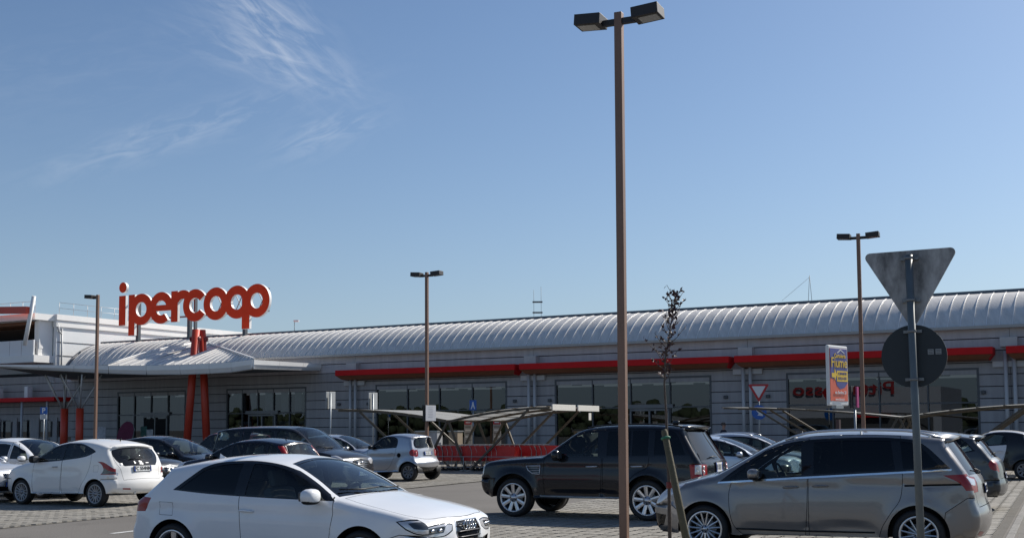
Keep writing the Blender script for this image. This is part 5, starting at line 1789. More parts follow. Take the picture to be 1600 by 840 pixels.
m_ = MB(); m_.beam(APX + Vector((0, 0, .06)), CORN + Vector((0, 0, .06)), .12, .08); m_.build('hip_flashing', RIBM, canopy)
hp = [Vector((-19.4, front_b(-19.4) + 3.6, 0)), Vector((APX.x - .3, APX.y - .1, 0))]
m_ = MB()
L0, L1 = Vector((-14.15, front_b(-14.15) + .05, ZT + .0)), Vector((-14.15, APX.y, APX.z))
pts_ = [L0.lerp(L1, t) + Vector((0, 0, .10 + .16 * math.sin(PI * t))) for t in np.linspace(0, 1, 9)]
m_.tube(pts_, .045, 6); m_.build('hip_flashing', RIBM, canopy)
# leaning red columns that pass through the canopy, with collars above it
for (a0, b0, a1, b1) in ((-10.95, -2.6, -10.62, -2.2), (-9.75, -2.0, -10.72, -1.6)):
    lo, hi = Vector((a0, b0, .13)), Vector((a1, b1, 7.95))
    m_ = MB(); m_.tube([lo, hi], .235, 18); col_ = m_.build('leaning_column', REDCOL, canopy)
    c_ = lo + (hi - lo) * .925
    m_ = MB()
    for s in (-1, 1): m_.lathe([(.05, -.03), (.16, -.02), (.16, .02), (.05, .03)], 12, 0, 'X', c=c_ + Vector((s * .34, 0, 0)))
    m_.tube([c_ - Vector((.34, 0, 0)), c_ + Vector((.34, 0, 0))], .06, 8)
    m_.build('collar', mat('dark_red_steel', (.20, .03, .03), .5), col_)
# posts with branching struts under the left wing and behind the doors
for a0, b0 in ((-17.86, -6.0), (-16.48, -6.0)):
    m_ = MB(); m_.tube([(a0, b0, .13), (a0, b0, 3.1)], .23, 16); cl = m_.build('branching_post', REDCOL, canopy)
    for i in range(6):
        an = 2 * PI * i / 6 + .4
        m_ = MB(); m_.tube([(a0 + .1 * math.cos(an), b0 + .1 * math.sin(an), 3.05), (a0 + 1.35 * math.cos(an), b0 + 1.35 * math.sin(an), 5.15)], .05, 8)
        m_.build('strut', mat('pale_grey_steel', (.5, .5, .5), .4, .3), cl)

# ------------------------------------------------------------------ lower wing on the left
wing = empty('side_wing_building', F0, AF)
tag(wing, 'low grey clad wing with dark windows under a thin red awning, behind the white cars', 'building')
for k in range(10):
    z0 = .265 + .535 * k
    for a0, a1 in ((-48, -36), (-36, -25.0)):
        if 1.0 < z0 + .2 < 2.6: continue
        mb = MB(); mb.box(((a0 + a1) / 2, .06, z0 + .25), (a1 - a0 - .012, .12, .50), bev=.008); mb.build('cladding_board', CLAD, wing)
mb = MB(); mb.box((-36.5, .25, 2.9), (22.9, .2, 5.8)); mb.build('wall_backing', CLADD, wing)
for k in range(11):
    a = -46.9 + k * 2.1
    mb = MB(); mb.box((a, .02, 1.8), (.9 if k % 2 else .45, .2, 1.7)); w = mb.build('wall_panel', CLAD, wing)
    mb = MB(); mb.box((a + 1.05, .06, 1.78), (1.2, .08, 1.6)); w = mb.build('window', FRAME, wing)
    mb = MB(); mb.quad((a + .52, .0, 1.05), (a + 1.58, .0, 1.05), (a + 1.58, .0, 2.52), (a + .52, .0, 2.52)); mb.build('pane', SHOPGL, w)
mb = MB(); mb.box((-36, -.75, 3.9), (23.4, 1.5, .28), bev=.01); mb.build('awning', REDM, wing)
for k in range(9):
    mb = MB(); mb.tube([(-46 + k * 2.6, -1.3, .13), (-46 + k * 2.6, -1.3, 3.76)], .09, 10); mb.build('awning_post', PIPE, wing)
for a in (-31.3, -28.2):
    mb = MB(); mb.box((a, -.5, 4.45), (.35, .4, .8), bev=.02); mb.build('roof_vent', WHITE, wing)

# ------------------------------------------------------------------ white block behind
WPAN = mat('white_wall_panel', (.80, .81, .81), .6, var=.05, vscale=.6)
WFAS = mat('white_fascia', (.86, .85, .82), .55, var=.06, vscale=.8)
blk = empty('white_building', F0, AF)
tag(blk, 'white block with an open loggia and roof railing, left of the red sign', 'building')
BA = -26.2
mb = MB(); mb.box((BA + .02, 13, 7.4), (.3, 26, 4.6)); mb.box((BA - 11, 14, 7.4), (21.4, 24, 4.55)); mb.build('wall', WPAN, blk)
mb = MB(); mb.box((BA + .12, 13, 9.24), (.36, 26.2, .44)); mb.box((BA + .16, 13, 9.68), (.46, 26.3, .40)); mb.build('roof_fascia', WFAS, blk)
for z in (6.05, 7.0, 7.95):
    mb = MB(); mb.box((BA + .18, 13, z), (.05, 25.9, .03)); mb.build('panel_joint', CLADD, blk)
mb = MB(); mb.box((BA - 11, -.2, 9.62), (22.3, 3.2, .44)); mb.build('roof_slab', WFAS, blk)
mb = MB(); mb.box((BA - 11, .2, 9.28), (21, 2.2, .22)); mb.build('timber_ceiling', mat('brown_timber', (.20, .075, .03), .6, var=.25, vscale=2), blk)
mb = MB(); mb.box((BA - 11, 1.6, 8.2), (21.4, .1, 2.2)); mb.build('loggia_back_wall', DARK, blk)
for k in range(10):
    mb = MB(); mb.box((BA - .85 - k * 1.26, -1.5, 7.5), (1.22, .12, 1.05), bev=.01); mb.build('balcony_panel', WPAN, blk)
mb = MB(); mb.box((BA - 11, -.6, 6.72), (22, 2.2, .5)); mb.build('balcony_slab', WFAS, blk)
mb = MB(); mb.box((BA - .42, -.9, 8.4), (.5, .5, 1.9)); mb.box((BA - .34, -.6, 8.1), (.3, 1.2, 2.9)); mb.build('corner_pier', WFAS, blk)
mb = MB(); mb.tube([(BA + .26, .4, 8.9), (BA + .26, .4, 5.8)], .06, 8); mb.tube([(BA + .26, .0, 9.3), (BA + .26, .15, 8.7), (BA + .26, .4, 8.5)], .06, 8); mb.build('downpipe', PIPE, blk)
mb = MB(); mb.tube([(BA - .35, -2.2, 7.6), (BA + .50, -2.2, 10.95)], .14, 12); mb.build('slanted_post', WFAS, blk)
mb = MB(); mb.beam((BA - 12, -2.4, 10.55), (BA + .25, -2.4, 9.98), .5, .46, up=(0, 0, 1)); mb.build('red_beam', REDCOL, blk)
mb = MB()
for k in range(16):
    mb.tube([(BA + .05, .3 + k * .62, 9.85), (BA + .05, .3 + k * .62, 10.75)], .018, 6) if k % 2 == 0 else None
    mb.tube([(BA - .6 - k * 1.3, -1.2, 9.8), (BA - .6 - k * 1.3, -1.2, 10.8)], .018, 6)
for z in (10.75, 10.35):
    mb.tube([(BA + .05, .3, z), (BA + .05, 9.6, z)], .016, 6); mb.tube([(BA - .6, -1.2, z), (BA - 21, -1.2, z)], .016, 6)
mb.build('roof_railing', mat('pale_grey_steel', (.5, .5, .5), .4, .3), blk)
# ------------------------------------------------------------------ red letters on the roof
sign = empty('rooftop_sign', ab(0, 2.0, 0), AF)
tag(sign, 'large red ipercoop letters with white edges standing on the roof', 'sign')
LRED = mat('letter_red', (.92, .075, .030), .7, var=.10, vscale=.6, spec=.06)
LWHT = mat('letter_white_edge', (.80, .79, .77), .5)
ZC, RO, RI = 10.07, 1.09, .505
def ring(cx, ro=RO, ri=RI):
    A, B = circle(cx, ZC, ro, 56), circle(cx, ZC, ri, 44)
    return [A, B], (lambda P: (np.hypot(P[:, 0] - cx, P[:, 1] - ZC) < ro * .9995) & (np.hypot(P[:, 0] - cx, P[:, 1] - ZC) > ri * .998))
def rect(a0, a1, z0, z1):
    return [[(a0, z0), (a1, z0), (a1, z1), (a0, z1)]], (lambda P: (P[:, 0] > a0) & (P[:, 0] < a1) & (P[:, 1] > z0) & (P[:, 1] < z1))
def wedge(cx, t0, t1, r=1.6):
    pl = [(cx, ZC)] + [(cx + r * math.cos(t), ZC + r * math.sin(t)) for t in np.linspace(t0, t1, 9)]
    return [pl], (lambda P: inside(pl, P))
def letter(name, shapes, minus=(), j=0):
    loops = []; fp = []; fm = []
    for l, f in shapes: loops += l; fp.append(f)
    for l, f in minus: loops += l; fm.append(f)
    def fn(P):
        r = np.zeros(len(P), bool)
        for f in fp: r |= f(P)
        for f in fm: r &= ~f(P)
        return r
    mb = flat_shape(loops, .20, 0, 1, bool_fn=fn, M=Matrix.Translation((0, -.006 * j, 0)))
    mb.build(name, [LRED, LWHT], sign)
letter('sign_letter', [rect(-22.08, -21.42, 9.04, 11.12)], j=0)
dotl = circle(-21.72, 11.70, .37, 32)
letter('letter_dot', [([dotl], lambda P: inside(dotl, P))], j=0)
pl, pf = ring(-19.90)
letter('sign_letter', [(pl, pf), rect(-21.12, -20.52, 8.30, 11.14)], j=1)
el, ef = ring(-18.0)
wl, wf = wedge(-18.0, math.radians(-52), math.radians(-12))
letter('sign_letter', [(el, ef), rect(-18.75, -17.2, 9.86, 10.26)], [(lambda q: (q[0], lambda P: q[1](P) & (P[:, 1] < 9.86)))((wl, wf))], j=2)
rl, rf = ring(-15.95)
cut = [(-17.2, 10.35), (-15.45, 10.35), (-15.45, 11.3), (-17.2, 11.3)]
letter('sign_letter', [rect(-17.05, -16.43, 9.04, 11.14), (rl + [cut], lambda P: rf(P) & inside(cut, P))], j=3)
cl, cf = ring(-14.85)
w2l, w2f = wedge(-14.85, math.radians(-36), math.radians(36))
letter('sign_letter', [(cl, cf)], [(w2l, w2f)], j=4)
letter('sign_letter', [ring(-12.98)], j=5)
letter('sign_letter', [ring(-11.13)], j=6)
letter('sign_letter', [ring(-9.42), rect(-10.68, -10.02, 8.28, 10.6)], j=7)
POSTM = mat('sign_post_steel', (.075, .095, .11), .5, .4)
for a in (-20.85, -15.98, -15.45, -11.02):
    mb = MB(); mb.box((a, .66, 9.2), (.24 if a != -15.45 else .12, .24, 2.9)); mb.build('sign_post', POSTM, sign)
for z in (9.45, 10.9):
    mb = MB(); mb.box((-15.3, .80, z), (12.4, .10, .10)); mb.build('cross_rail', POSTM, sign)
for a in (-13.2, -11.6, -9.6):
    mb = MB(); mb.beam((a - .4, .7, 9.4), (a + .4, .7, 10.8), .04, .04); mb.beam((a + .4, .74, 9.4), (a - .4, .74, 10.8), .04, .04); mb.build('brace', POSTM, sign)

# ------------------------------------------------------------------ lamp posts
BROWN = mat('brown_coated_steel', (.21, .125, .088), .5, .2, var=.10, vscale=2.0)
LENS = mat('lamp_lens_glass', (.22, .22, .20), .25, coat=.6)
HEAD = mat('lamp_head_dark', (.030, .026, .025), .5, .2)
def lamp_post(pos, yaw, label, double=True, h=8.05, tilt=0.0):
    root = empty('lamp_post', (pos[0], pos[1], 0), math.radians(yaw))
    root.rotation_euler = (0, tilt, math.radians(yaw))
    tag(root, label, 'lamp post', 'lamp posts of the car park')
    mb = MB(); mb.box((0, 0, h / 2), (.118, .118, h), bev=.006); mb.build('pole', BROWN, root)
    mb = MB(); mb.box((0, 0, .02), (.34, .34, .03)); mb.box((0, 0, .06), (.19, .19, .09), bev=.01); mb.build('base_plate', BROWN, root)
    for sg in ((1, -1) if double else (-1,)):
        mb = MB(); mb.box((sg * .16, 0, h - .14), (.22, .07, .09)); mb.build('arm', HEAD, root)
        tm = Matrix.Rotation(math.radians(-4 * sg), 3, 'Y')
        mb = MB()
        c = Vector((sg * .46, 0, h - .10))
        mb.box(c + Vector((0, 0, .025)), (.42, .36, .165), rot=tm, bev=.006)
        hd = mb.build('lamp_head', HEAD, root)
        for k in range(5):
            f = MB(); f.box(c + Vector((-.16 + .08 * k, -.174, .01)), (.012, .014, .13), rot=tm); f.build('fin', HEAD, hd)
        mb = MB(); mb.box(c + Vector((sg * .03, 0, -.058)), (.29, .25, .012), rot=tm); mb.build('lamp_lens', LENS, hd)
    return root
lamp_post((1.645, 17.7), -25, 'tallest looking brown lamp post in the centre foreground', tilt=.0025)
lamp_post((11.44, 38.7), -25, 'brown lamp post beside the advertising sign on the right')
lamp_post((-3.44, 47.7), -25, 'brown lamp post with a white notice fixed to it')
lamp_post((-19.33, 55.0), -25, 'brown lamp post with one lamp head left of the entrance canopy', double=False)
# notice on the middle post
nt_ = empty('notice_board', (-3.44, 47.7, 0), math.radians(48)); tag(nt_, 'white notice sheet in a dark case fixed to a lamp post', 'notice')
mb = MB(); mb.box((0, -.13, 2.35), (.60, .13, .66), bev=.01); mb.build('case', BLACK, nt_)
mb = MB(); mb.box((.02, -.2, 2.35), (.56, .012, .62)); nf = mb.build('sheet', mat('notice_white', (.74, .74, .75), .5), nt_)
mb = MB()
for k in range(7): mb.box((.0 + .01 * (k % 3), -.2075, 2.58 - .065 * k), (.26 - .04 * (k % 2), .003, .012))
tag(mb.build('printed_line', mat('faint_print', (.45, .45, .47), .6), nf), kind='stuff')

# ------------------------------------------------------------------ road signs
SBACK = mat('sign_back_grey', (.40, .39, .375), .6, .0, var=1.0, vscale=3.2, streak=(1.6, 1, .7))
SBLK = mat('sign_back_black', (.022, .028, .032), .5, .1, var=.15, vscale=3)
def tri(side, r=.05, flip=True):
    h = side * .866
    P = [(-side / 2, h / 3), (side / 2, h / 3), (0, -2 * h / 3)]
    out = []
    for i in range(3):
        p, a, b_ = Vector(P[i]), Vector(P[i - 1]), Vector(P[(i + 1) % 3])
        u, v = (a - p).normalized(), (b_ - p).normalized()
        bis = (u + v).normalized()
        d = r / math.sin(math.radians(30))
        c = p + bis * d
        s0 = math.atan2(*(p + u * d * math.cos(math.radians(30)) - c).yx); s1 = math.atan2(*(p + v * d * math.cos(math.radians(30)) - c).yx)
        dd = (s1 - s0 + PI) % (2 * PI) - PI
        for k in range(6): out.append((c.x + r * math.cos(s0 + dd * k / 5), c.y + r * math.sin(s0 + dd * k / 5)))
    return out
def plate_obj(name, loop, depth, mats, parent, off=(0, 0, 0), rz=0.0):
    mb = flat_shape([loop], depth, 0, 1, bool_fn=lambda P: inside(loop, P), M=Matrix.Translation(off))
    o = mb.build(name, mats, parent)
    o.rotation_euler = (0, 0, rz)
    return o
s1 = empty('traffic_sign', (0, 0, 0)); tag(s1, 'back of a triangular sign above a round sign on one grey post', 'traffic sign')
bs = at(1438.5, 780, 11.3)
s1.location = (bs.x, bs.y, 0); s1.rotation_euler = (0, -.012, math.radians(-25))
mb = MB(); mb.tube([(0, 0, 0), (0, 0, 3.375)], .036, 16); mb.build('post', mat('post_grey_green', (.13, .15, .155), .45, .15, var=.15), s1)
plate_obj('triangle_plate', tri(.90, .045), .022, [SBACK, SBACK], s1, (0, .075, 3.17))
plate_obj('round_plate', circle(0, 2.405, .302, 56), .022, [SBLK, SBLK], s1, (.0, .075, 0))
mb = MB()
for z0 in (3.345, 2.94, 2.64, 2.18):
    mb = MB(); mb.box((0, .058, z0), (.17, .03, .028)); mb.box((0, .0, z0), (.080, .080, .028), bev=.008); br = mb.build('bracket', mat('bracket_steel', (.20, .20, .20), .4, .6), s1)
for dx in (.155, .225):
    mb = MB(); mb.box((dx, .073, 2.44), (.052, .003, .05)); st = mb.build('sticker', mat('sticker_grey', (.33, .34, .34), .6), s1)
    for k in range(3):
        mb = MB(); mb.box((dx, .0705, 2.425 + .015 * k), (.04, .002, .005)); mb.build('print', INK, st)
# give way sign with the blue arrow below it
pp = at(1186, 640, 52.0)
s2 = empty('traffic_sign', (pp.x, pp.y, 0), math.radians(-12)); tag(s2, 'give way triangle with red rim over a blue arrow disc', 'traffic sign')
mb = MB(); mb.tube([(0, 0, 0), (0, 0, 3.56)], .035, 10); mb.build('post', STEEL, s2)
SRED = mat('sign_red', (.40, .012, .018), .4); SWHT = mat('sign_white', (.66, .67, .68), .4); SBLU = mat('sign_blue', (.012, .10, .40), .4)
plate_obj('triangle_plate', tri(.92, .04), .02, [SRED, STEEL], s2, (0, -.07, 3.32))
plate_obj('triangle_face', tri(.60, .015), .004, [SWHT, SWHT], s2, (0, -.075, 3.325))
plate_obj('round_plate', circle(0, 2.36, .32, 40), .02, [SBLU, STEEL], s2, (0, -.07, 0))
arr = [(-.20, .17), (-.13, .21), (.07, .0), (.13, .07), (.16, -.17), (-.08, -.13), (-.01, -.07)]
plate_obj('arrow', [(x, 2.36 + z) for x, z in arr], .004, [SWHT, SWHT], s2, (0, -.075, 0))
# parking sign on the left
pp = at(68.5, 660, 61.0)
s3 = empty('traffic_sign', (pp.x, pp.y, 0), math.radians(-4)); tag(s3, 'blue parking sign with white P above a white panel', 'traffic sign')
mb = MB(); mb.tube([(0, 0, 0), (0, 0, 2.95)], .03, 10); mb.build('post', STEEL, s3)
mb = MB(); mb.box((0, -.05, 2.77), (.36, .015, .36)); o = mb.build('blue_plate', SBLU, s3)
t = link_mesh('letter', text_mesh('P', .36, SWHT, 'letter', .010), o, (0, -.06, 2.77), (PI / 2, 0, 0))
mb = MB(); mb.box((0, -.05, 2.45), (.36, .015, .24)); o = mb.build('white_plate', SWHT, s3)
mb = MB()
for k in range(3): mb.box((0, -.0595, 2.52 - .06 * k), (.24, .003, .018))
tag(mb.build('printed_line', INK, o), kind='stuff')
# blue pedestrian sign in front of the windows
pp = at(739.5, 660, 61.5)
s4 = empty('traffic_sign', (pp.x, pp.y, 0), math.radians(-12)); tag(s4, 'small blue sign with a white walking figure before the shop window', 'traffic sign')
mb = MB(); mb.tube([(0, 0, 0), (0, 0, 3.2)], .03, 10); mb.build('post', STEEL, s4)
mb = MB(); mb.box((0, -.05, 2.93), (.36, .015, .52)); mb.build('blue_plate', SBLU, s4)
fig = [(-.03, .17), (.03, .17), (.05, .02), (.12, -.20), (.07, -.20), (.0, -.04), (-.07, -.20), (-.12, -.20), (-.05, .02)]
plate_obj('figure', [(x, 2.93 + z) for x, z in fig], .004, [SWHT, SWHT], s4, (0, -.064, 0))
# two pairs of plates seen edge-on
for px, py, Y, lab in ((516.5, 650, 50.0, 'white sign plates seen edge on, left of the trolley shelter roof'), (583, 650, 51.5, 'white sign plates seen edge on, before the trolley shelter roof')):
    pp = at(px, py, Y)
    s = empty('traffic_sign', (pp.x, pp.y, 0), math.radians(-25)); tag(s, lab, 'traffic sign')
    mb = MB(); mb.tube([(0, 0, 0), (0, 0, 3.25)], .026, 10); mb.build('post', mat('pale_post', (.42, .45, .46), .4, .4), s)
    for dx in (-.20, -.02):
        mb = MB(); mb.box((dx, .16, 2.95), (.03, .42, .72), bev=.005); mb.build('sign_plate', mat('pale_plate', (.34, .36, .37), .5, .2), s)
    mb = MB(); mb.box((-.11, .1, 3.29), (.2, .1, .03)); mb.box((-.11, .1, 2.64), (.2, .1, .03)); mb.build('bracket', STEEL, s) if False else None
# advertising panel on a pole
pp = at(1309.5, 650, 30.0)
AYAW = 48
s5 = empty('advertising_sign', (pp.x, pp.y, 0), math.radians(AYAW)); tag(s5, 'blue and orange Fiume advertising panel in a white frame on a pole', 'sign')
mb = MB(); mb.box((0, 0, .95), (.09, .09, 1.9)); mb.build('post', mat('dark_red_post', (.06, .025, .025), .5), s5)
mb = MB(); mb.tube([(0, 0, 0), (0, 0, 1.62)], .085, 12); mb.build('post_sleeve', PIPE, s5)
adz, adw, adh = 3.01, 1.06, 1.52
mb = MB(); mb.box((0, 0, adz), (adw, .085, adh), bev=.03); mb.build('panel_frame', mat('frame_white', (.70, .70, .69), .4), s5)
mb = MB(); mb.box((0, 0, adz - adh / 2 - .03), (.4, .12, .08)); mb.build('bracket', STEEL, s5)
ADB = mat('poster_blue', (.055, .06, .26), .35); ADO = mat('poster_orange', (.72, .12, .055), .35); ADY = mat('poster_yellow', (.80, .52, .02), .35); ADW = mat('poster_white', (.7, .7, .7), .4)
mb = MB(); mb.box((0, -.046, adz + .02), (adw - .12, .01, adh - .20)); face = mb.build('poster', ADO, s5)
zz = adz + .12
bl = [(-.46, .56), (.46, .56), (.46, -.30), (.30, -.42), (.05, -.46), (-.12, -.38), (-.20, -.22), (-.46, -.18)]
plate_obj('blue_field', [(x, zz + z) for x, z in bl], .004, [ADB, ADB], face, (0, -.056, 0))
plate_obj('yellow_band', [(x, zz + z) for x, z in ((-.12, .0), (.46, .0), (.46, -.27), (-.12, -.27))], .004, [ADY, ADY], face, (0, -.062, 0))
plate_obj('roof_mark', [(x, zz + z) for x, z in ((-.10, .45), (.10, .55), (.34, .45), (.28, .45), (.10, .52), (-.04, .45))], .004, [ADW, ADW], face, (0, -.062, 0))
ar = [(-.40, -.06), (-.25, -.06), (-.25, .06), (-.12, -.10), (-.25, -.26), (-.25, -.17), (-.40, -.17)]
plate_obj('arrow', [(x, zz + z) for x, z in ar], .004, [ADY, ADY], face, (0, -.062, 0))
for txt, size, x, z, m_ in (('Cartoleria', .15, .05, .375, ADY), ('Fiume', .36, .0, .195, ADY), ('A 200 METRI', .085, .17, -.07, ADB), ('SULLA DX', .10, .17, -.19, ADB), ('via Berlino 20', .11, .05, -.55, ADW), ('www.fiume.it', .09, .0, -.72, ADW)):
    link_mesh('lettering', text_mesh(txt, size, m_, 'lettering', .002, .003 if size > .1 else .001), face, (x, -.066, zz + z), (PI / 2, 0, 0))
pp = at(1336, 650, 31.5)
s6 = empty('traffic_sign', (pp.x, pp.y, 0), math.radians(64)); tag(s6, 'narrow magenta and black sign seen edge on, between advertising panel and lamp post', 'traffic sign')
mb = MB(); mb.tube([(0, 0, 0), (0, 0, 2.2)], .03, 10); mb.build('post', STEEL, s6)
mb = MB(); mb.box((.12, -.05, 2.5), (.28, .04, .55), bev=.004); mb.build('magenta_plate', mat('magenta', (.30, .03, .14), .4), s6)
mb = MB(); mb.box((-.10, .06, 2.5), (.30, .04, .58), bev=.004); mb.build('black_plate', BLACK, s6)

# ------------------------------------------------------------------ trolley shelters
SHST = mat('shelter_steel', (.085, .070, .052), .5, .2, var=.2, vscale=3)
SHRF = bpy.data.materials.new('translucent_sheet'); SHRF.use_nodes = True
_nt = SHRF.node_tree; _b = _nt.nodes['Principled BSDF']
_b.inputs['Base Color'].default_value = (.50, .50, .48, 1); _b.inputs['Roughness'].default_value = .5
_t = _nt.nodes.new('ShaderNodeBsdfTranslucent'); _t.inputs[0].default_value = (.55, .55, .52, 1)
_m = _nt.nodes.new('ShaderNodeMixShader'); _m.inputs[0].default_value = .40
_nt.links.new(_b.outputs[0], _m.inputs[1]); _nt.links.new(_t.outputs[0], _m.inputs[2]); _nt.links.new(_m.outputs[0], _nt.nodes['Material Output'].inputs[0])
def shelter(pos, yaw, Lw, Rw, nf, sp, label, boards=True, zt=2.52, bh=.09, lw=.085):
    root = empty('trolley_shelter', (pos[0], pos[1], 0), math.radians(yaw))
    tag(root, label, 'trolley shelter', 'trolley shelters')
    def wing(x):
        W = Rw if x > 0 else Lw
        t = min(1.0, abs(x) / W)
        return 2.0 + (zt - 2.0) * (1 - (1 - t) ** 1.9)
    for f in range(nf):
        y = f * sp
        for sg, W in ((1, Rw), (-1, Lw)):
            mb = MB()
            pts = [Vector((sg * W * k / 10, y, wing(sg * W * k / 10))) for k in range(11)]
            for p, q in zip(pts[:-1], pts[1:]): mb.beam(p, q + (q - p) * .03, .06, bh)
            mb.build('wing_beam', SHST, root)
            bx = sg * (.85 if sg > 0 else 1.15)
            mb = MB(); mb.beam((bx, y, 0), (sg * .05, y, 1.98), lw, lw); mb.build('leg', SHST, root)
            mb = MB(); mb.beam((bx + sg * .12, y, 0), (sg * W * .80, y, wing(sg * W * .80) - .04), lw, lw); mb.build('leg', SHST, root)
            mb = MB(); mb.box((bx, y, .03), (.5, .25, .05)); mb.build('base_plate', STEEL, root)
    for sg, W in ((1, Rw), (-1, Lw)):
        for k in range(7):
            x = sg * W * (k + .02) / 6
            mb = MB(); mb.beam((x, -.25, wing(x) + bh / 2 + .012), (x, (nf - 1) * sp + .25, wing(x) + bh / 2 + .012), .05, .024); mb.build('purlin', SHST, root)
        for f in range(nf - 1):
            mb = MB()
            vs = []
            for k in range(11):
                x = sg * (.08 + (W - .08) * k / 10)
                vs += [(x, f * sp + .03, wing(x) + bh / 2 + .026), (x, f * sp + sp - .03, wing(x) + bh / 2 + .026)]
            mb.add(vs, [(2 * k, 2 * k + 2, 2 * k + 3, 2 * k + 1) if sg > 0 else (2 * k + 1, 2 * k + 3, 2 * k + 2, 2 * k) for k in range(10)], 0, True)
            mb.build('roof_sheet', SHRF, root)
    if boards:
        for f in range(nf - 1):
            mb = MB(); mb.box((Rw + .06, f * sp + sp / 2, wing(Rw) + .02), (.05, sp - .28, .24), bev=.008); mb.build('fascia_board', mat('cream_board', (.72, .70, .64), .5, var=.06), root)
        mb = MB(); mb.box((Rw + .07, sp * 1.55, wing(Rw) - .32), (.02, .26, .30)); mb.build('tag_plate', mat('cream_board', (.72, .70, .64)), root)
        for z in (.60,):
            mb = MB(); mb.tube([(-2.2, -.35, z), (Rw - .4, -.35, z)], .014, 8); mb.build('guard_rail', STEEL, root)
        for x in (-2.2, .9, Rw - .4):
            mb = MB(); mb.tube([(x, -.35, 0), (x, -.35, .62)], .018, 8); mb.build('rail_post', STEEL, root)
    return root
SH = at(700, 690, 48.6)
shelter((SH.x, SH.y), -26, 5.35, 4.55, 3, 2.6, 'trolley shelter with gull wing roof and cream end boards over red trolleys')
SH2 = at(1405, 690, 42.0)
shelter((SH2.x, SH2.y), -26, 6.3, 5.2, 3, 2.0, 'trolley shelter with gull wing roof partly hidden behind the grey people carrier', boards=False, zt=2.42, bh=.045, lw=.07)
# red shopping trolleys, pushed into one another
TRED = mat('trolley_red', (.56, .016, .014), .4, var=.1)
TWIRE = mat('trolley_wire', (.42, .43, .44), .35, .8)
def trolley():
    root = empty('shopping_trolley')
    mb = MB()       # tapered basket: walls of upright bars between a rim and a floor
    x0, x1, w0, w1, zb0, zb1, zt = -.42, .40, .26, .19, .42, .52, 1.0
    def cor(x, s, z):
        k = (x - x0) / (x1 - x0)
        return Vector((x, s * (w0 + (w1 - w0) * k), z))
    T = [cor(x0, -1, zt), cor(x1, -1, zt - .04), cor(x1, 1, zt - .04), cor(x0, 1, zt)]
    B = [cor(x0 + .10, -1, zb0), cor(x1 - .06, -1, zb1), cor(x1 - .06, 1, zb1), cor(x0 + .10, 1, zb0)]
    for i in range(4):
        a, b_, c, d = T[i], T[(i + 1) % 4], B[(i + 1) % 4], B[i]
        mb.add([a, b_, c, d], [(0, 1, 2, 3)])
        nb = 7 if i % 2 == 0 else 4
        for k in range(nb):
            t = k / (nb - 1)
            mb.beam(a.lerp(b_, t), d.lerp(c, t), .014, .022)
        mb.beam(a, b_, .03, .03); mb.beam(d, c, .02, .02)
    mb.add(B, [(0, 1, 2, 3)])
    mb.build('basket', TRED, root)
    mb = MB(); mb.tube([(-.52, -.27, 1.05), (-.52, .27, 1.05)], .018, 8); mb.build('handle', mat('handle_grey', (.5, .49, .47), .5), root)
    mb = MB(); mb.box((-.46, 0, .93), (.03, .44, .16), bev=.005); mb.build('seat_flap', mat('flap_grey', (.42, .40, .38), .6), root)
    mb = MB()
    for s in (-1, 1):
        mb.tube([(-.52, s * .26, 1.05), (-.40, s * .25, .80), (-.46, s * .24, .16), (.40, s * .17, .14)], .013, 6)
    mb.tube([(.40, -.17, .14), (.40, .17, .14)], .013, 6)
    mb.tube([(-.44, -.24, .16), (-.44, .24, .16)], .013, 6)
    mb.build('frame', TWIRE, root)
    for x, s, r in ((-.44, .23, .06), (-.44, -.23, .06), (.36, .16, .055), (.36, -.16, .055)):
        mb = MB(); mb.lathe([(.001, -.015), (r, -.015), (r, .015), (.001, .015)], 12, 0, c=(x, s, r)); mb.build('wheel', RUBBER, root)
    return root
def copy_tree(o, parent=None):
    c = o.copy(); COL.objects.link(c); c.parent = parent
    for ch in o.children: copy_tree(ch, c)
    return c
t0 = trolley()
tag(t0, 'red shopping trolley nested in the front row under the shelter', 'trolley', 'red shopping trolleys in the front row')
SY = math.radians(-26)
SX = Vector((math.cos(SY), math.sin(SY), 0)); SYV = Vector((-math.sin(SY), math.cos(SY), 0))
SB = Vector((SH.x, SH.y, 0))
first = True
for row, (xa, xb, yy, flip, lab, grp) in enumerate(((-1.75, 2.75, .45, 0, 'red shopping trolley nested in the front row under the shelter', 'red shopping trolleys in the front row'),
                                                    (.2, 4.2, 2.0, 0, 'red shopping trolley in the rear row of the shelter', 'red shopping trolleys in the rear row'))):
    x = xa
    while x < xb:
        o = t0 if first else copy_tree(t0)
        first = False
        p = SB + SX * x + SYV * (yy + rnd.uniform(-.02, .02))
        o.location = p
        o.rotation_euler = (0, 0, SY + PI * flip + rnd.uniform(-.03, .03))
        o['label'] = lab; o['group'] = grp
        if x == xa: o['label'] = 'red shopping trolley at the left end of the %s row' % ('front' if row == 0 else 'rear')
        x += .225
    o['label'] = 'red shopping trolley at the right end of the %s row' % ('front' if row == 0 else 'rear')
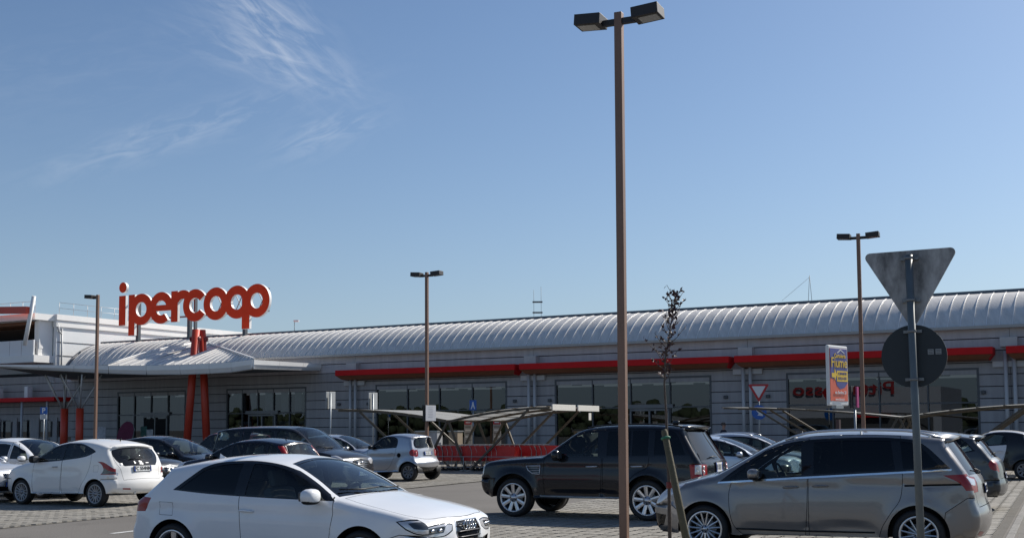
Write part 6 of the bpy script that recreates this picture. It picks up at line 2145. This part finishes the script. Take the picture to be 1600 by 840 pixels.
# boards with red headers behind the trolleys
for px, lab in ((731.5, 'left of two narrow boards with red header behind the trolleys'), (776.5, 'right of two narrow boards with red header behind the trolleys')):
    pp = at(px, 675, 54.5)
    b_ = empty('notice_board', (pp.x, pp.y, 0), math.radians(-8)); tag(b_, lab, 'notice board', 'boards behind the trolleys')
    mb = MB(); mb.box((0, 0, 1.55), (.36, .04, 1.06)); mb.build('panel', mat('board_grey', (.33, .31, .29), .6), b_)
    mb = MB(); mb.box((0, -.025, 2.0), (.34, .012, .17)); h_ = mb.build('header', SRED, b_)
    mb = MB(); mb.box((.0, -.034, 2.0), (.22, .006, .05)); mb.build('header_mark', SWHT, h_)
    for k in range(5):
        mb = MB(); mb.box((0, -.024, 1.80 - .15 * k), (.26, .006, .05 + .03 * (k % 2))); mb.build('printed_block', mat('print_pale', (.6, .58, .54), .6) if k % 2 else mat('print_brown', (.16, .14, .12), .6), b_)
    for s in (-.15, .15):
        mb = MB(); mb.tube([(s, .03, 0), (s, .03, 2.1)], .02, 6); mb.build('leg', STEEL, b_)
# clutter before the shop: pay point cabinets behind the shelter
for px, w, m_, lab in ((661, .55, (.30, .24, .17), 'tan cabinet left of the trolley row by the window'), (677, .75, (.42, .43, .45), 'pale grey cabinet behind the trolley shelter'), (712, .5, (.30, .24, .17), 'tan cabinet right of the pale grey cabinet')):
    pp = at(px, 680, 57.5)
    c_ = empty('cabinet', (pp.x, pp.y, 0), AF); tag(c_, lab, 'cabinet')
    mm = mat('cabinet_%02d' % int(m_[0] * 100), m_, .6, var=.1)
    mb = MB(); mb.box((0, 0, .85), (w, .5, 1.45), bev=.02); bo = mb.build('housing', mm, c_)
    mb = MB(); mb.box((0, -.256, 1.0), (w * .8, .02, .9), bev=.004); mb.build('door', mm, c_)
    mb = MB(); mb.box((0, 0, 1.60), (w + .06, .56, .06)); mb.build('top', STEEL, c_)

# ------------------------------------------------------------------ entrance clutter
fl = empty('feather_flag', ab(-15.75, -3.0, .13), AF); tag(fl, 'dark magenta teardrop banner left of the entrance doors', 'banner')
loop = crv([(-.75, .15), (-.85, .9), (-.55, 1.75), (.05, 2.15), (.55, 2.05), (.70, 1.6), (.45, .9), (.0, .1), (-.4, -.1)], .1, closed=True)
plate_obj('banner_cloth', [tuple(p) for p in loop], .012, [mat('magenta_cloth', (.16, .012, .055), .7, var=.25, vscale=2)] * 2, fl)
mb = MB(); mb.tube([(.05, .03, 0), (.55, .03, 1.0), (.74, .03, 1.7), (.5, .03, 2.12), (.05, .03, 2.2)], .014, 6); mb.build('pole', STEEL, fl)
for a, w, h, c_, lab in ((-18.9, .9, 1.5, (.50, .50, .54), 'white poster stand left of the magenta banner'), (-15.0, .55, 1.5, (.05, .16, .13), 'green poster stand right of the magenta banner'), (-14.5, .6, 1.3, (.52, .53, .53), 'pale poster stand just left of the dark doorway')):
    p_ = empty('poster_stand', ab(a, -2.2, .13), AF); tag(p_, lab, 'poster stand')
    mb = MB(); mb.box((0, 0, .35 + h / 2), (w, .04, h), bev=.01); mb.build('poster', mat('poster_%02d' % int(c_[0] * 100), c_, .5, var=.5, vscale=3.5), p_)
    mb = MB(); mb.box((0, 0, .02), (w * .7, .4, .04)); mb.box((0, .04, .3), (.06, .03, .6)); mb.build('stand', STEEL, p_)
# masts on the roof
for px, py, zt_, lab in ((840, 497, 9.6, 'small lattice aerial mast on the roof near the middle'), (1266, 478, 9.4, 'thin wire braced mast on the roof at the right'), (460, 520, 8.7, 'small camera mast on the roof ridge right of the red letters')):
    b_ = 6.0
    d = ray(px, py); t_ = (b_ + DN.dot(F0 - Vector((0, 0, EYE)))) / DN.dot(d)
    P_ = Vector((0, 0, EYE)) + d * t_
    m_ = empty('roof_mast', (P_.x, P_.y, 7.4)); tag(m_, lab, 'mast')
    h_ = zt_ - 7.4 + .35
    if px == 840:
        for s in (-.22, .22):
            mb = MB(); mb.tube([(s, 0, 0), (s, 0, h_ + (.25 if s > 0 else .05))], .012, 6); mb.build('aerial_rod', POSTM, m_)
        for z in (.6, .85): mb = MB(); mb.box((0, 0, h_ * z - .3), (.6, .2, .08)); mb.build('aerial_box', POSTM, m_)
    elif px == 1266:
        for s in (-.16, .16):
            mb = MB(); mb.tube([(s, 0, 0), (0, 0, h_)], .012, 6); mb.build('mast_leg', POSTM, m_)
        mb = MB(); mb.tube([(0, 0, h_ - .1), (-1.5, 0, 1.0)], .008, 4); mb.build('guy_wire', STEEL, m_)
    else:
        mb = MB(); mb.tube([(0, 0, 0), (0, 0, h_)], .02, 6); mb.build('mast_leg', POSTM, m_)
        mb = MB(); mb.box((.12, 0, h_), (.36, .15, .14), bev=.02); mb.build('camera_housing', WHITE, m_)

# ------------------------------------------------------------------ the young tree and its stake
TY = 13.4
BARK = mat('bark', (.10, .075, .06), .85, var=.35, vscale=30, bump=.5, bscale=60)
LEAFM = mat('dark_red_leaf', (.060, .022, .022), .55, var=.45, vscale=9)
tp = [at(x, y, TY) for x, y in ((1047, 855), (1046, 800), (1045.5, 757), (1043, 700), (1041, 650), (1038, 600), (1040, 560), (1046, 520), (1052, 485), (1056, 462))]
tree = empty('young_tree', (tp[0].x, tp[0].y, 0)); tag(tree, 'thin young tree with sparse dark red leaves tied to a wooden stake', 'tree')
base = Vector((tp[0].x, tp[0].y, 0))
pts = [Vector((0, 0, 0))] + [p - base + Vector((0, .0, 0)) for p in tp[1:]]
wob = random.Random(11)
mb = MB(); mb.tube(pts, [.022, .021, .019, .017, .014, .011, .009, .007, .005, .003], 9); mb.build('trunk', BARK, tree)
lf = MB(); tw = MB()
def leaf(p, d, size):
    d = d.normalized()
    n = Vector((wob.gauss(0, 1), wob.gauss(0, 1), wob.gauss(0, .6))).normalized()
    x = d.cross(n).normalized(); n = x.cross(d)
    l, w = size, size * .62
    q = [p, p + d * l * .35 + x * w * .5 - n * l * .04, p + d * l * .62 + x * w * .30, p + d * l - n * l * .16, p + d * l * .62 - x * w * .30, p + d * l * .35 - x * w * .5 - n * l * .04]
    lf.add(q, [(0, 1, 2, 5), (5, 2, 3, 4)] if False else [(0, 1, 2), (0, 2, 3), (0, 3, 4), (0, 4, 5)])
def on_trunk(t):
    k = t * (len(pts) - 1); i = min(int(k), len(pts) - 2)
    return pts[i].lerp(pts[i + 1], k - i)
for k in range(40):
    t = .57 + .43 * (k / 39) ** .95
    p = on_trunk(t)
    an = k * 2.4 + wob.uniform(-.4, .4)
    ln = wob.uniform(.07, .25) * (1.12 - abs(t - .72) * 1.1)
    if k in (6, 9, 13): ln = .33
    d = Vector((math.cos(an), math.sin(an), wob.uniform(.7, 1.7))).normalized()
    e = p + d * ln
    m_ = p.lerp(e, .5) + Vector((0, 0, -.02))
    tw.tube([p, m_, e], [.005, .004, .002], 5)
    for j in range(wob.randint(4, 7)):
        u = wob.uniform(.25, 1.0)
        b_ = p.lerp(e, u)
        leaf(b_, d * .5 + Vector((wob.gauss(0, .6), wob.gauss(0, .6), wob.gauss(-.2, .6))), wob.uniform(.03, .060))
for j in range(45):
    leaf(on_trunk(wob.uniform(.62, 1.0)), Vector((wob.gauss(0, .7), wob.gauss(0, .7), wob.uniform(-.2, .8))), wob.uniform(.04, .075))
tag(tw.build('twigs', BARK, tree), kind='stuff')
tag(lf.build('crown', LEAFM, tree), kind='stuff')
mb = MB(); q = at(1046, 757, TY) - base; mb.lathe([(.030, -.035), (.034, -.03), (.034, .03), (.030, .035)], 10, 0, 'Z', c=q); mb.build('trunk_tie', mat('red_tie', (.20, .035, .03), .7), tree)
s0, s1_ = at(1076, 860, TY - .35), at(1037.5, 671, TY - .02)
st = empty('tree_stake', (s0.x, s0.y, 0)); tag(st, 'leaning round wooden stake with a green tie at its top', 'stake')
sb = Vector((s0.x, s0.y, 0)); dv = (s1_ - s0).normalized()
bot = s0 - dv * (s0.z / dv.z)
WOOD = mat('weathered_wood', (.115, .100, .060), .85, var=.35, vscale=14, bump=.4, bscale=50, streak=(8, 8, 1))
mb = MB(); mb.tube([bot - sb, s0.lerp(s1_, .5) - sb, s1_ - dv * .02 - sb, s1_ - sb], [.044, .040, .036, .029], 14); mb.build('post', WOOD, st)
mb = MB()
gt = s0.lerp(s1_, .93) - sb
d_, x_, y_ = frame_of(dv)
ringp = [gt + (x_ * math.cos(a) + y_ * math.sin(a)) * .043 for a in np.linspace(0, 2 * PI, 17)]
mb.tube(ringp, .014, 6); mb.build('green_tie', mat('green_tie', (.02, .16, .09), .6), st)

# ------------------------------------------------------------------ a shopper by the wall
def person(pos, yaw, label):
    root = empty('person', pos, math.radians(yaw)); tag(root, label, 'person')
    def skin(name, J, E_, m_, lv=2):
        me = bpy.data.meshes.new(name)
        me.from_pydata([j[:3] for j in J], E_, [])
        o = link_mesh(name, me, root)
        md = o.modifiers.new('skin', 'SKIN')
        for i, j in enumerate(J):
            me.skin_vertices[0].data[i].radius = (j[3], j[4] if len(j) > 4 else j[3])
        me.skin_vertices[0].data[0].use_root = True
        sb_ = o.modifiers.new('sub', 'SUBSURF'); sb_.levels = lv; sb_.render_levels = lv
        me.materials.append(m_)
        dg = bpy.context.evaluated_depsgraph_get(); dg.update()
        m2 = bpy.data.meshes.new_from_object(o.evaluated_get(dg))
        o.modifiers.clear(); o.data = m2
        for p in m2.polygons: p.use_smooth = True
        return o
    SK = mat('skin', (.42, .24, .17), .6, var=.1)
    J = [(0, 0, .95, .15, .11), (0, .0, 1.15, .14, .10), (0, 0, 1.38, .17, .11), (0, .0, 1.50, .06, .06), (.01, 0, 1.60, .075, .07), (.015, 0, 1.70, .078, .09), (.0, 0, 1.745, .05, .06),
         (0, .10, .90, .10, .10), (.02, .11, .50, .07, .07), (0, .11, .09, .045, .05), (.14, .12, .04, .035, .03),
         (0, -.10, .90, .10, .10), (-.04, -.11, .50, .07, .07), (-.10, -.11, .10, .045, .05), (.02, -.12, .04, .035, .03),
         (0, .19, 1.40, .065, .065), (-.02, .23, 1.12, .048, .048), (.06, .24, .88, .036, .036), (.09, .24, .80, .03, .035),
         (0, -.19, 1.40, .065, .065), (-.02, -.23, 1.12, .048, .048), (.06, -.24, .88, .036, .036), (.09, -.24, .80, .03, .035)]
    E_ = [(0, 1), (1, 2), (2, 3), (3, 4), (4, 5), (5, 6), (0, 7), (7, 8), (8, 9), (9, 10), (0, 11), (11, 12), (12, 13), (13, 14), (2, 15), (15, 16), (16, 17), (17, 18), (2, 19), (19, 20), (20, 21), (21, 22)]
    for sy in (.24, -.24):
        h = len(J); J.append((.10, sy, .77, .022, .034)); E_.append(((18 if sy > 0 else 22), h))
        for k, (dx, ln) in enumerate(((-.028, .075), (-.009, .085), (.010, .08), (.028, .062))):
            f = len(J)
            J += [(.105 + dx, sy, .735, .0085), (.112 + dx, sy - math.copysign(.008, sy), .735 - ln * .55, .008), (.115 + dx, sy - math.copysign(.02, sy), .735 - ln, .0065)]
            E_ += [(h, f), (f, f + 1), (f + 1, f + 2)]
        f = len(J); J += [(.150, sy - math.copysign(.012, sy), .765, .0095), (.158, sy - math.copysign(.02, sy), .72, .0075)]; E_ += [(h, f), (f, f + 1)]
    skin('body', J, E_, SK)
    T = [(p[0], p[1], p[2], p[3] + .022, (p[4] if len(p) > 4 else p[3]) + .022) for p in (J[0], J[1], J[2], (0, 0, 1.46, .09, .085), J[15], J[16], (.05, .24, .92, .04, .04), J[19], J[20], (.05, -.24, .92, .04, .04))]
    skin('jacket', T, [(0, 1), (1, 2), (2, 3), (2, 4), (4, 5), (5, 6), (2, 7), (7, 8), (8, 9)], mat('dark_jacket', (.018, .020, .030), .8))
    Q = [(0, 0, .97, .155, .12), (0, .10, .86, .108), (.02, .11, .50, .082), (0, .11, .12, .065), (0, -.10, .86, .108), (-.04, -.11, .50, .082), (-.10, -.11, .12, .065)]
    skin('trousers', Q, [(0, 1), (1, 2), (2, 3), (0, 4), (4, 5), (5, 6)], mat('dark_trousers', (.02, .022, .028), .85))
    mb = MB(); ellipsoid(mb, (-.012, 0, 1.725), .105, .085, .085); mb.build('hair', mat('grey_brown_hair', (.10, .075, .06), .9), root)
    mb = MB(); ellipsoid(mb, (.098, 0, 1.655), .022, .016, .028); mb.build('nose', SK, root)
    for s in (1, -1):
        mb = MB(); ellipsoid(mb, (.088, s * .032, 1.685), .008, .014, .008); mb.build('eye', INK, root)
        mb = MB(); ellipsoid(mb, (.005, s * .085, 1.66), .022, .010, .034); mb.build('ear', SK, root)
        mb = MB(); ellipsoid(mb, (.05 if s > 0 else -.05, s * .115, .05), .135, .05, .05); mb.build('shoe', INK, root)
    mb = MB(); ellipsoid(mb, (.088, 0, 1.613), .010, .028, .008); mb.build('mouth', mat('lips', (.28, .10, .09), .6), root)
pp = at(1130.5, 668, 54.3)
person((pp.x, pp.y, .13), -25, 'person in a dark jacket seen above the cars by the shop wall')

# ------------------------------------------------------------------ the store across the car park, mirrored in the shop windows
WST = mat('white_store_wall', (.30, .32, .36), .6, var=.05, vscale=.4)
MB0 = -98.0
def mirror_pt(px, py):
    d = ray(px, py); o_ = Vector((0, 0, EYE))
    t_ = (-MB0 + DN.dot(F0 - o_)) / DN.dot(d)       # the virtual image lies behind the glass
    v = o_ + d * t_ - F0
    return v.dot(DF), v.z
aL, zL = mirror_pt(1240, 613); aR, zR = mirror_pt(1398, 600)
store = empty('shoe_store_building', ab(0, MB0, 0), AF); tag(store, 'white store with red PittaRosso lettering mirrored in the shop windows', 'building')
mb = MB(); mb.box(((aL + aR) / 2, -8, 3.3), (24, 16, 6.6)); mb.build('wall', WST, store)
mb = MB(); mb.box((aL + (aR - aL) * .8, .6, 3.0), (4, 1.2, .4)); mb.build('awning', REDM, store)
mb = MB(); mb.box(((aL + aR) / 2, .1, 1.5), (22, .2, 2.6)); mb.build('window', FRAME, store)
me = text_mesh('PittaRosso', 3.0, mat('store_letter_red', (.26, .012, .016), .5), 'sign_lettering', .04, .03)
w_ = max(v.co.x for v in me.vertices) - min(v.co.x for v in me.vertices)
sc = abs(aR - aL) / w_
o = link_mesh('sign_lettering', me, store, ((aL + aR) / 2, .35, (zL + zR) / 2 - .1), (PI / 2, 0, PI))
for v in me.vertices: v.co = Vector((v.co.x * sc, v.co.y * sc * .74, v.co.z))

# unseen tree belt, added far behind to darken reflections low in the shop windows
tb = random.Random(5)
mb = MB()
TREE = mat('far_foliage', (.045, .060, .028), .9, var=.4, vscale=.5)
for k in range(420):
    a = -150 + k * .9 + tb.uniform(-.8, .8)
    h = 5.2 + .9 * math.sin(k * .23) + .6 * math.sin(k * .71) + tb.uniform(-.5, .5)
    for q in range(8):
        z = h * (.08 + .9 * (q + tb.random()) / 8); r_ = tb.uniform(.6, 1.1)
        ellipsoid(mb, ab(a + tb.uniform(-1, 1), -150 + tb.uniform(-3, 3), z), r_, r_, min(z, r_ * tb.uniform(.7, 1.3)), 0, 7, 4)
tag(mb.build('unseen_tree_belt', TREE), kind='stuff')
SM2 = gnd(1601, 750) + Vector((.4226, .9063, 0)) * .70 + Vector((-.9063, .4226, 0)) * .936
# ------------------------------------------------------------------ parking the cars
def park(root, x, y, yaw):
    root.location = (x, y, .022 if True else 0)
    root.rotation_euler = (0, 0, math.radians(yaw))
    return root
WHITE_P = paint('plain_white_paint', (.74, .75, .76))
SILVER_P = paint('silver_metallic', (.46, .47, .50), .8, .34)
BLUSIL_P = paint('pale_blue_silver', (.50, .55, .62), .6, .32)
BLACK_P = paint('soft_black_paint', (.009, .009, .011), rough=.25, coat=.5)
NAVY_P = paint('navy_paint', (.008, .010, .022), rough=.22, coat=.5)
GREY_P = paint('graphite_metallic', (.060, .064, .068), .55, .34)
MAROON_P = paint('maroon_paint', (.075, .008, .014), rough=.3)
park(build_white_hatch('white three door hatchback with four ring badge, nearest car in the foreground'), -2.42, 14.14, -26)
park(build_people_carrier('warm grey people carrier with roof rails behind the young tree'), 4.27, 16.62, 155.5)
park(build_black_offroader('black off road car with silver nine spoke wheels behind the tall lamp post'), 1.66, 23.39, 153.5)
park(build_white_citycar('small white hatchback with dark oval rear window and white stickers'), -10.09, 28.14, 152.5)
park(build_two_seater('silver two seater car with black wheels beside the trolley shelter', SILVER_P, None, mat('machined_dark_alloy', (.22, .22, .23), .35, .6)), -3.91, 40.16, 154)
park(build_two_seater('two seater car with black cabin and white door at the right edge', paint('door_white', (.62, .63, .66)), BLACK_P, mat('machined_dark_alloy', (.22, .22, .23), .35, .6)), *SM2.xy, 155)
def pc(u, q, yaw, label, pnt, **k):
    p = uq(u, q)
    return park(build_plain_car(label, pnt, **k), p.x, p.y, yaw)
pc(23.3, -25.0, -26, 'white five door hatchback with white door mirror at the left edge', WHITE_P, H=1.535, L=4.1, pillar='body', scr=(1.12, 1.95))
pc(20.9, -25.1, -25, 'pale silver car whose grille and number plate show at the left edge', paint('pale_silver_paint', (.55, .57, .60), .5), H=1.46)
pc(25.8, -24.5, -25, 'dark grey car mostly hidden behind the small white hatchback', GREY_P, H=1.44)
pc(28.0, -24.3, -25, 'black hatchback with wide windscreen in front of the entrance doors', BLACK_P, H=1.55, scr=(1.05, 2.0))
pc(25.9, -19.8, 155, 'navy hatchback with tall red lamps beside its rear window', NAVY_P, H=1.49, L=4.03, W=1.69, lamps='tall', glass_rear=2)
pc(29.2, -20.75, -25, 'long black van with grey grille parked left of the silver two seater', paint('van_black', (.014, .014, .016), rough=.3, coat=.5), L=5.0, H=1.82, W=1.86, r=.325, nose=.88, cowl=1.14, scr=(1.05, 1.88), tail=(4.78, 4.90), deck=1.05, belt=(1.04, 1.10), boxy=.12, cat='van', name='parked_van', group='vans')
pc(33.5, -26.6, 155, 'dark red upright car between the black hatchback and the van', MAROON_P, H=1.66, L=3.7, W=1.6, nose=.85, cowl=1.08, scr=(.95, 1.6), tail=(3.42, 3.55), deck=1.0, belt=(1.0, 1.06), boxy=.1)
pc(37.2, -24.2, -25, 'silver grey hatchback half hidden between the van and the two seater', SILVER_P, H=1.52)
pc(30.6, -8.2, -25, 'pale blue silver car whose bonnet shows just behind the black off road car', BLUSIL_P, H=1.50, cowl=1.05, nose=.84)
pc(33.4, -8.0, -25, 'pale silver hatchback with roof rails second behind the black off road car', SILVER_P, H=1.55, rail=True, cowl=1.04)
pc(26.4, -3.2, 155, 'graphite crossover with rounded red tail lamps right of the people carrier', GREY_P, L=4.25, H=1.60, W=1.80, r=.34, nose=.88, cowl=1.08, scr=(1.15, 1.85), tail=(3.72, 4.05), deck=1.06, belt=(1.0, 1.10), lamps='round', spoiler=True, glass_rear=2)
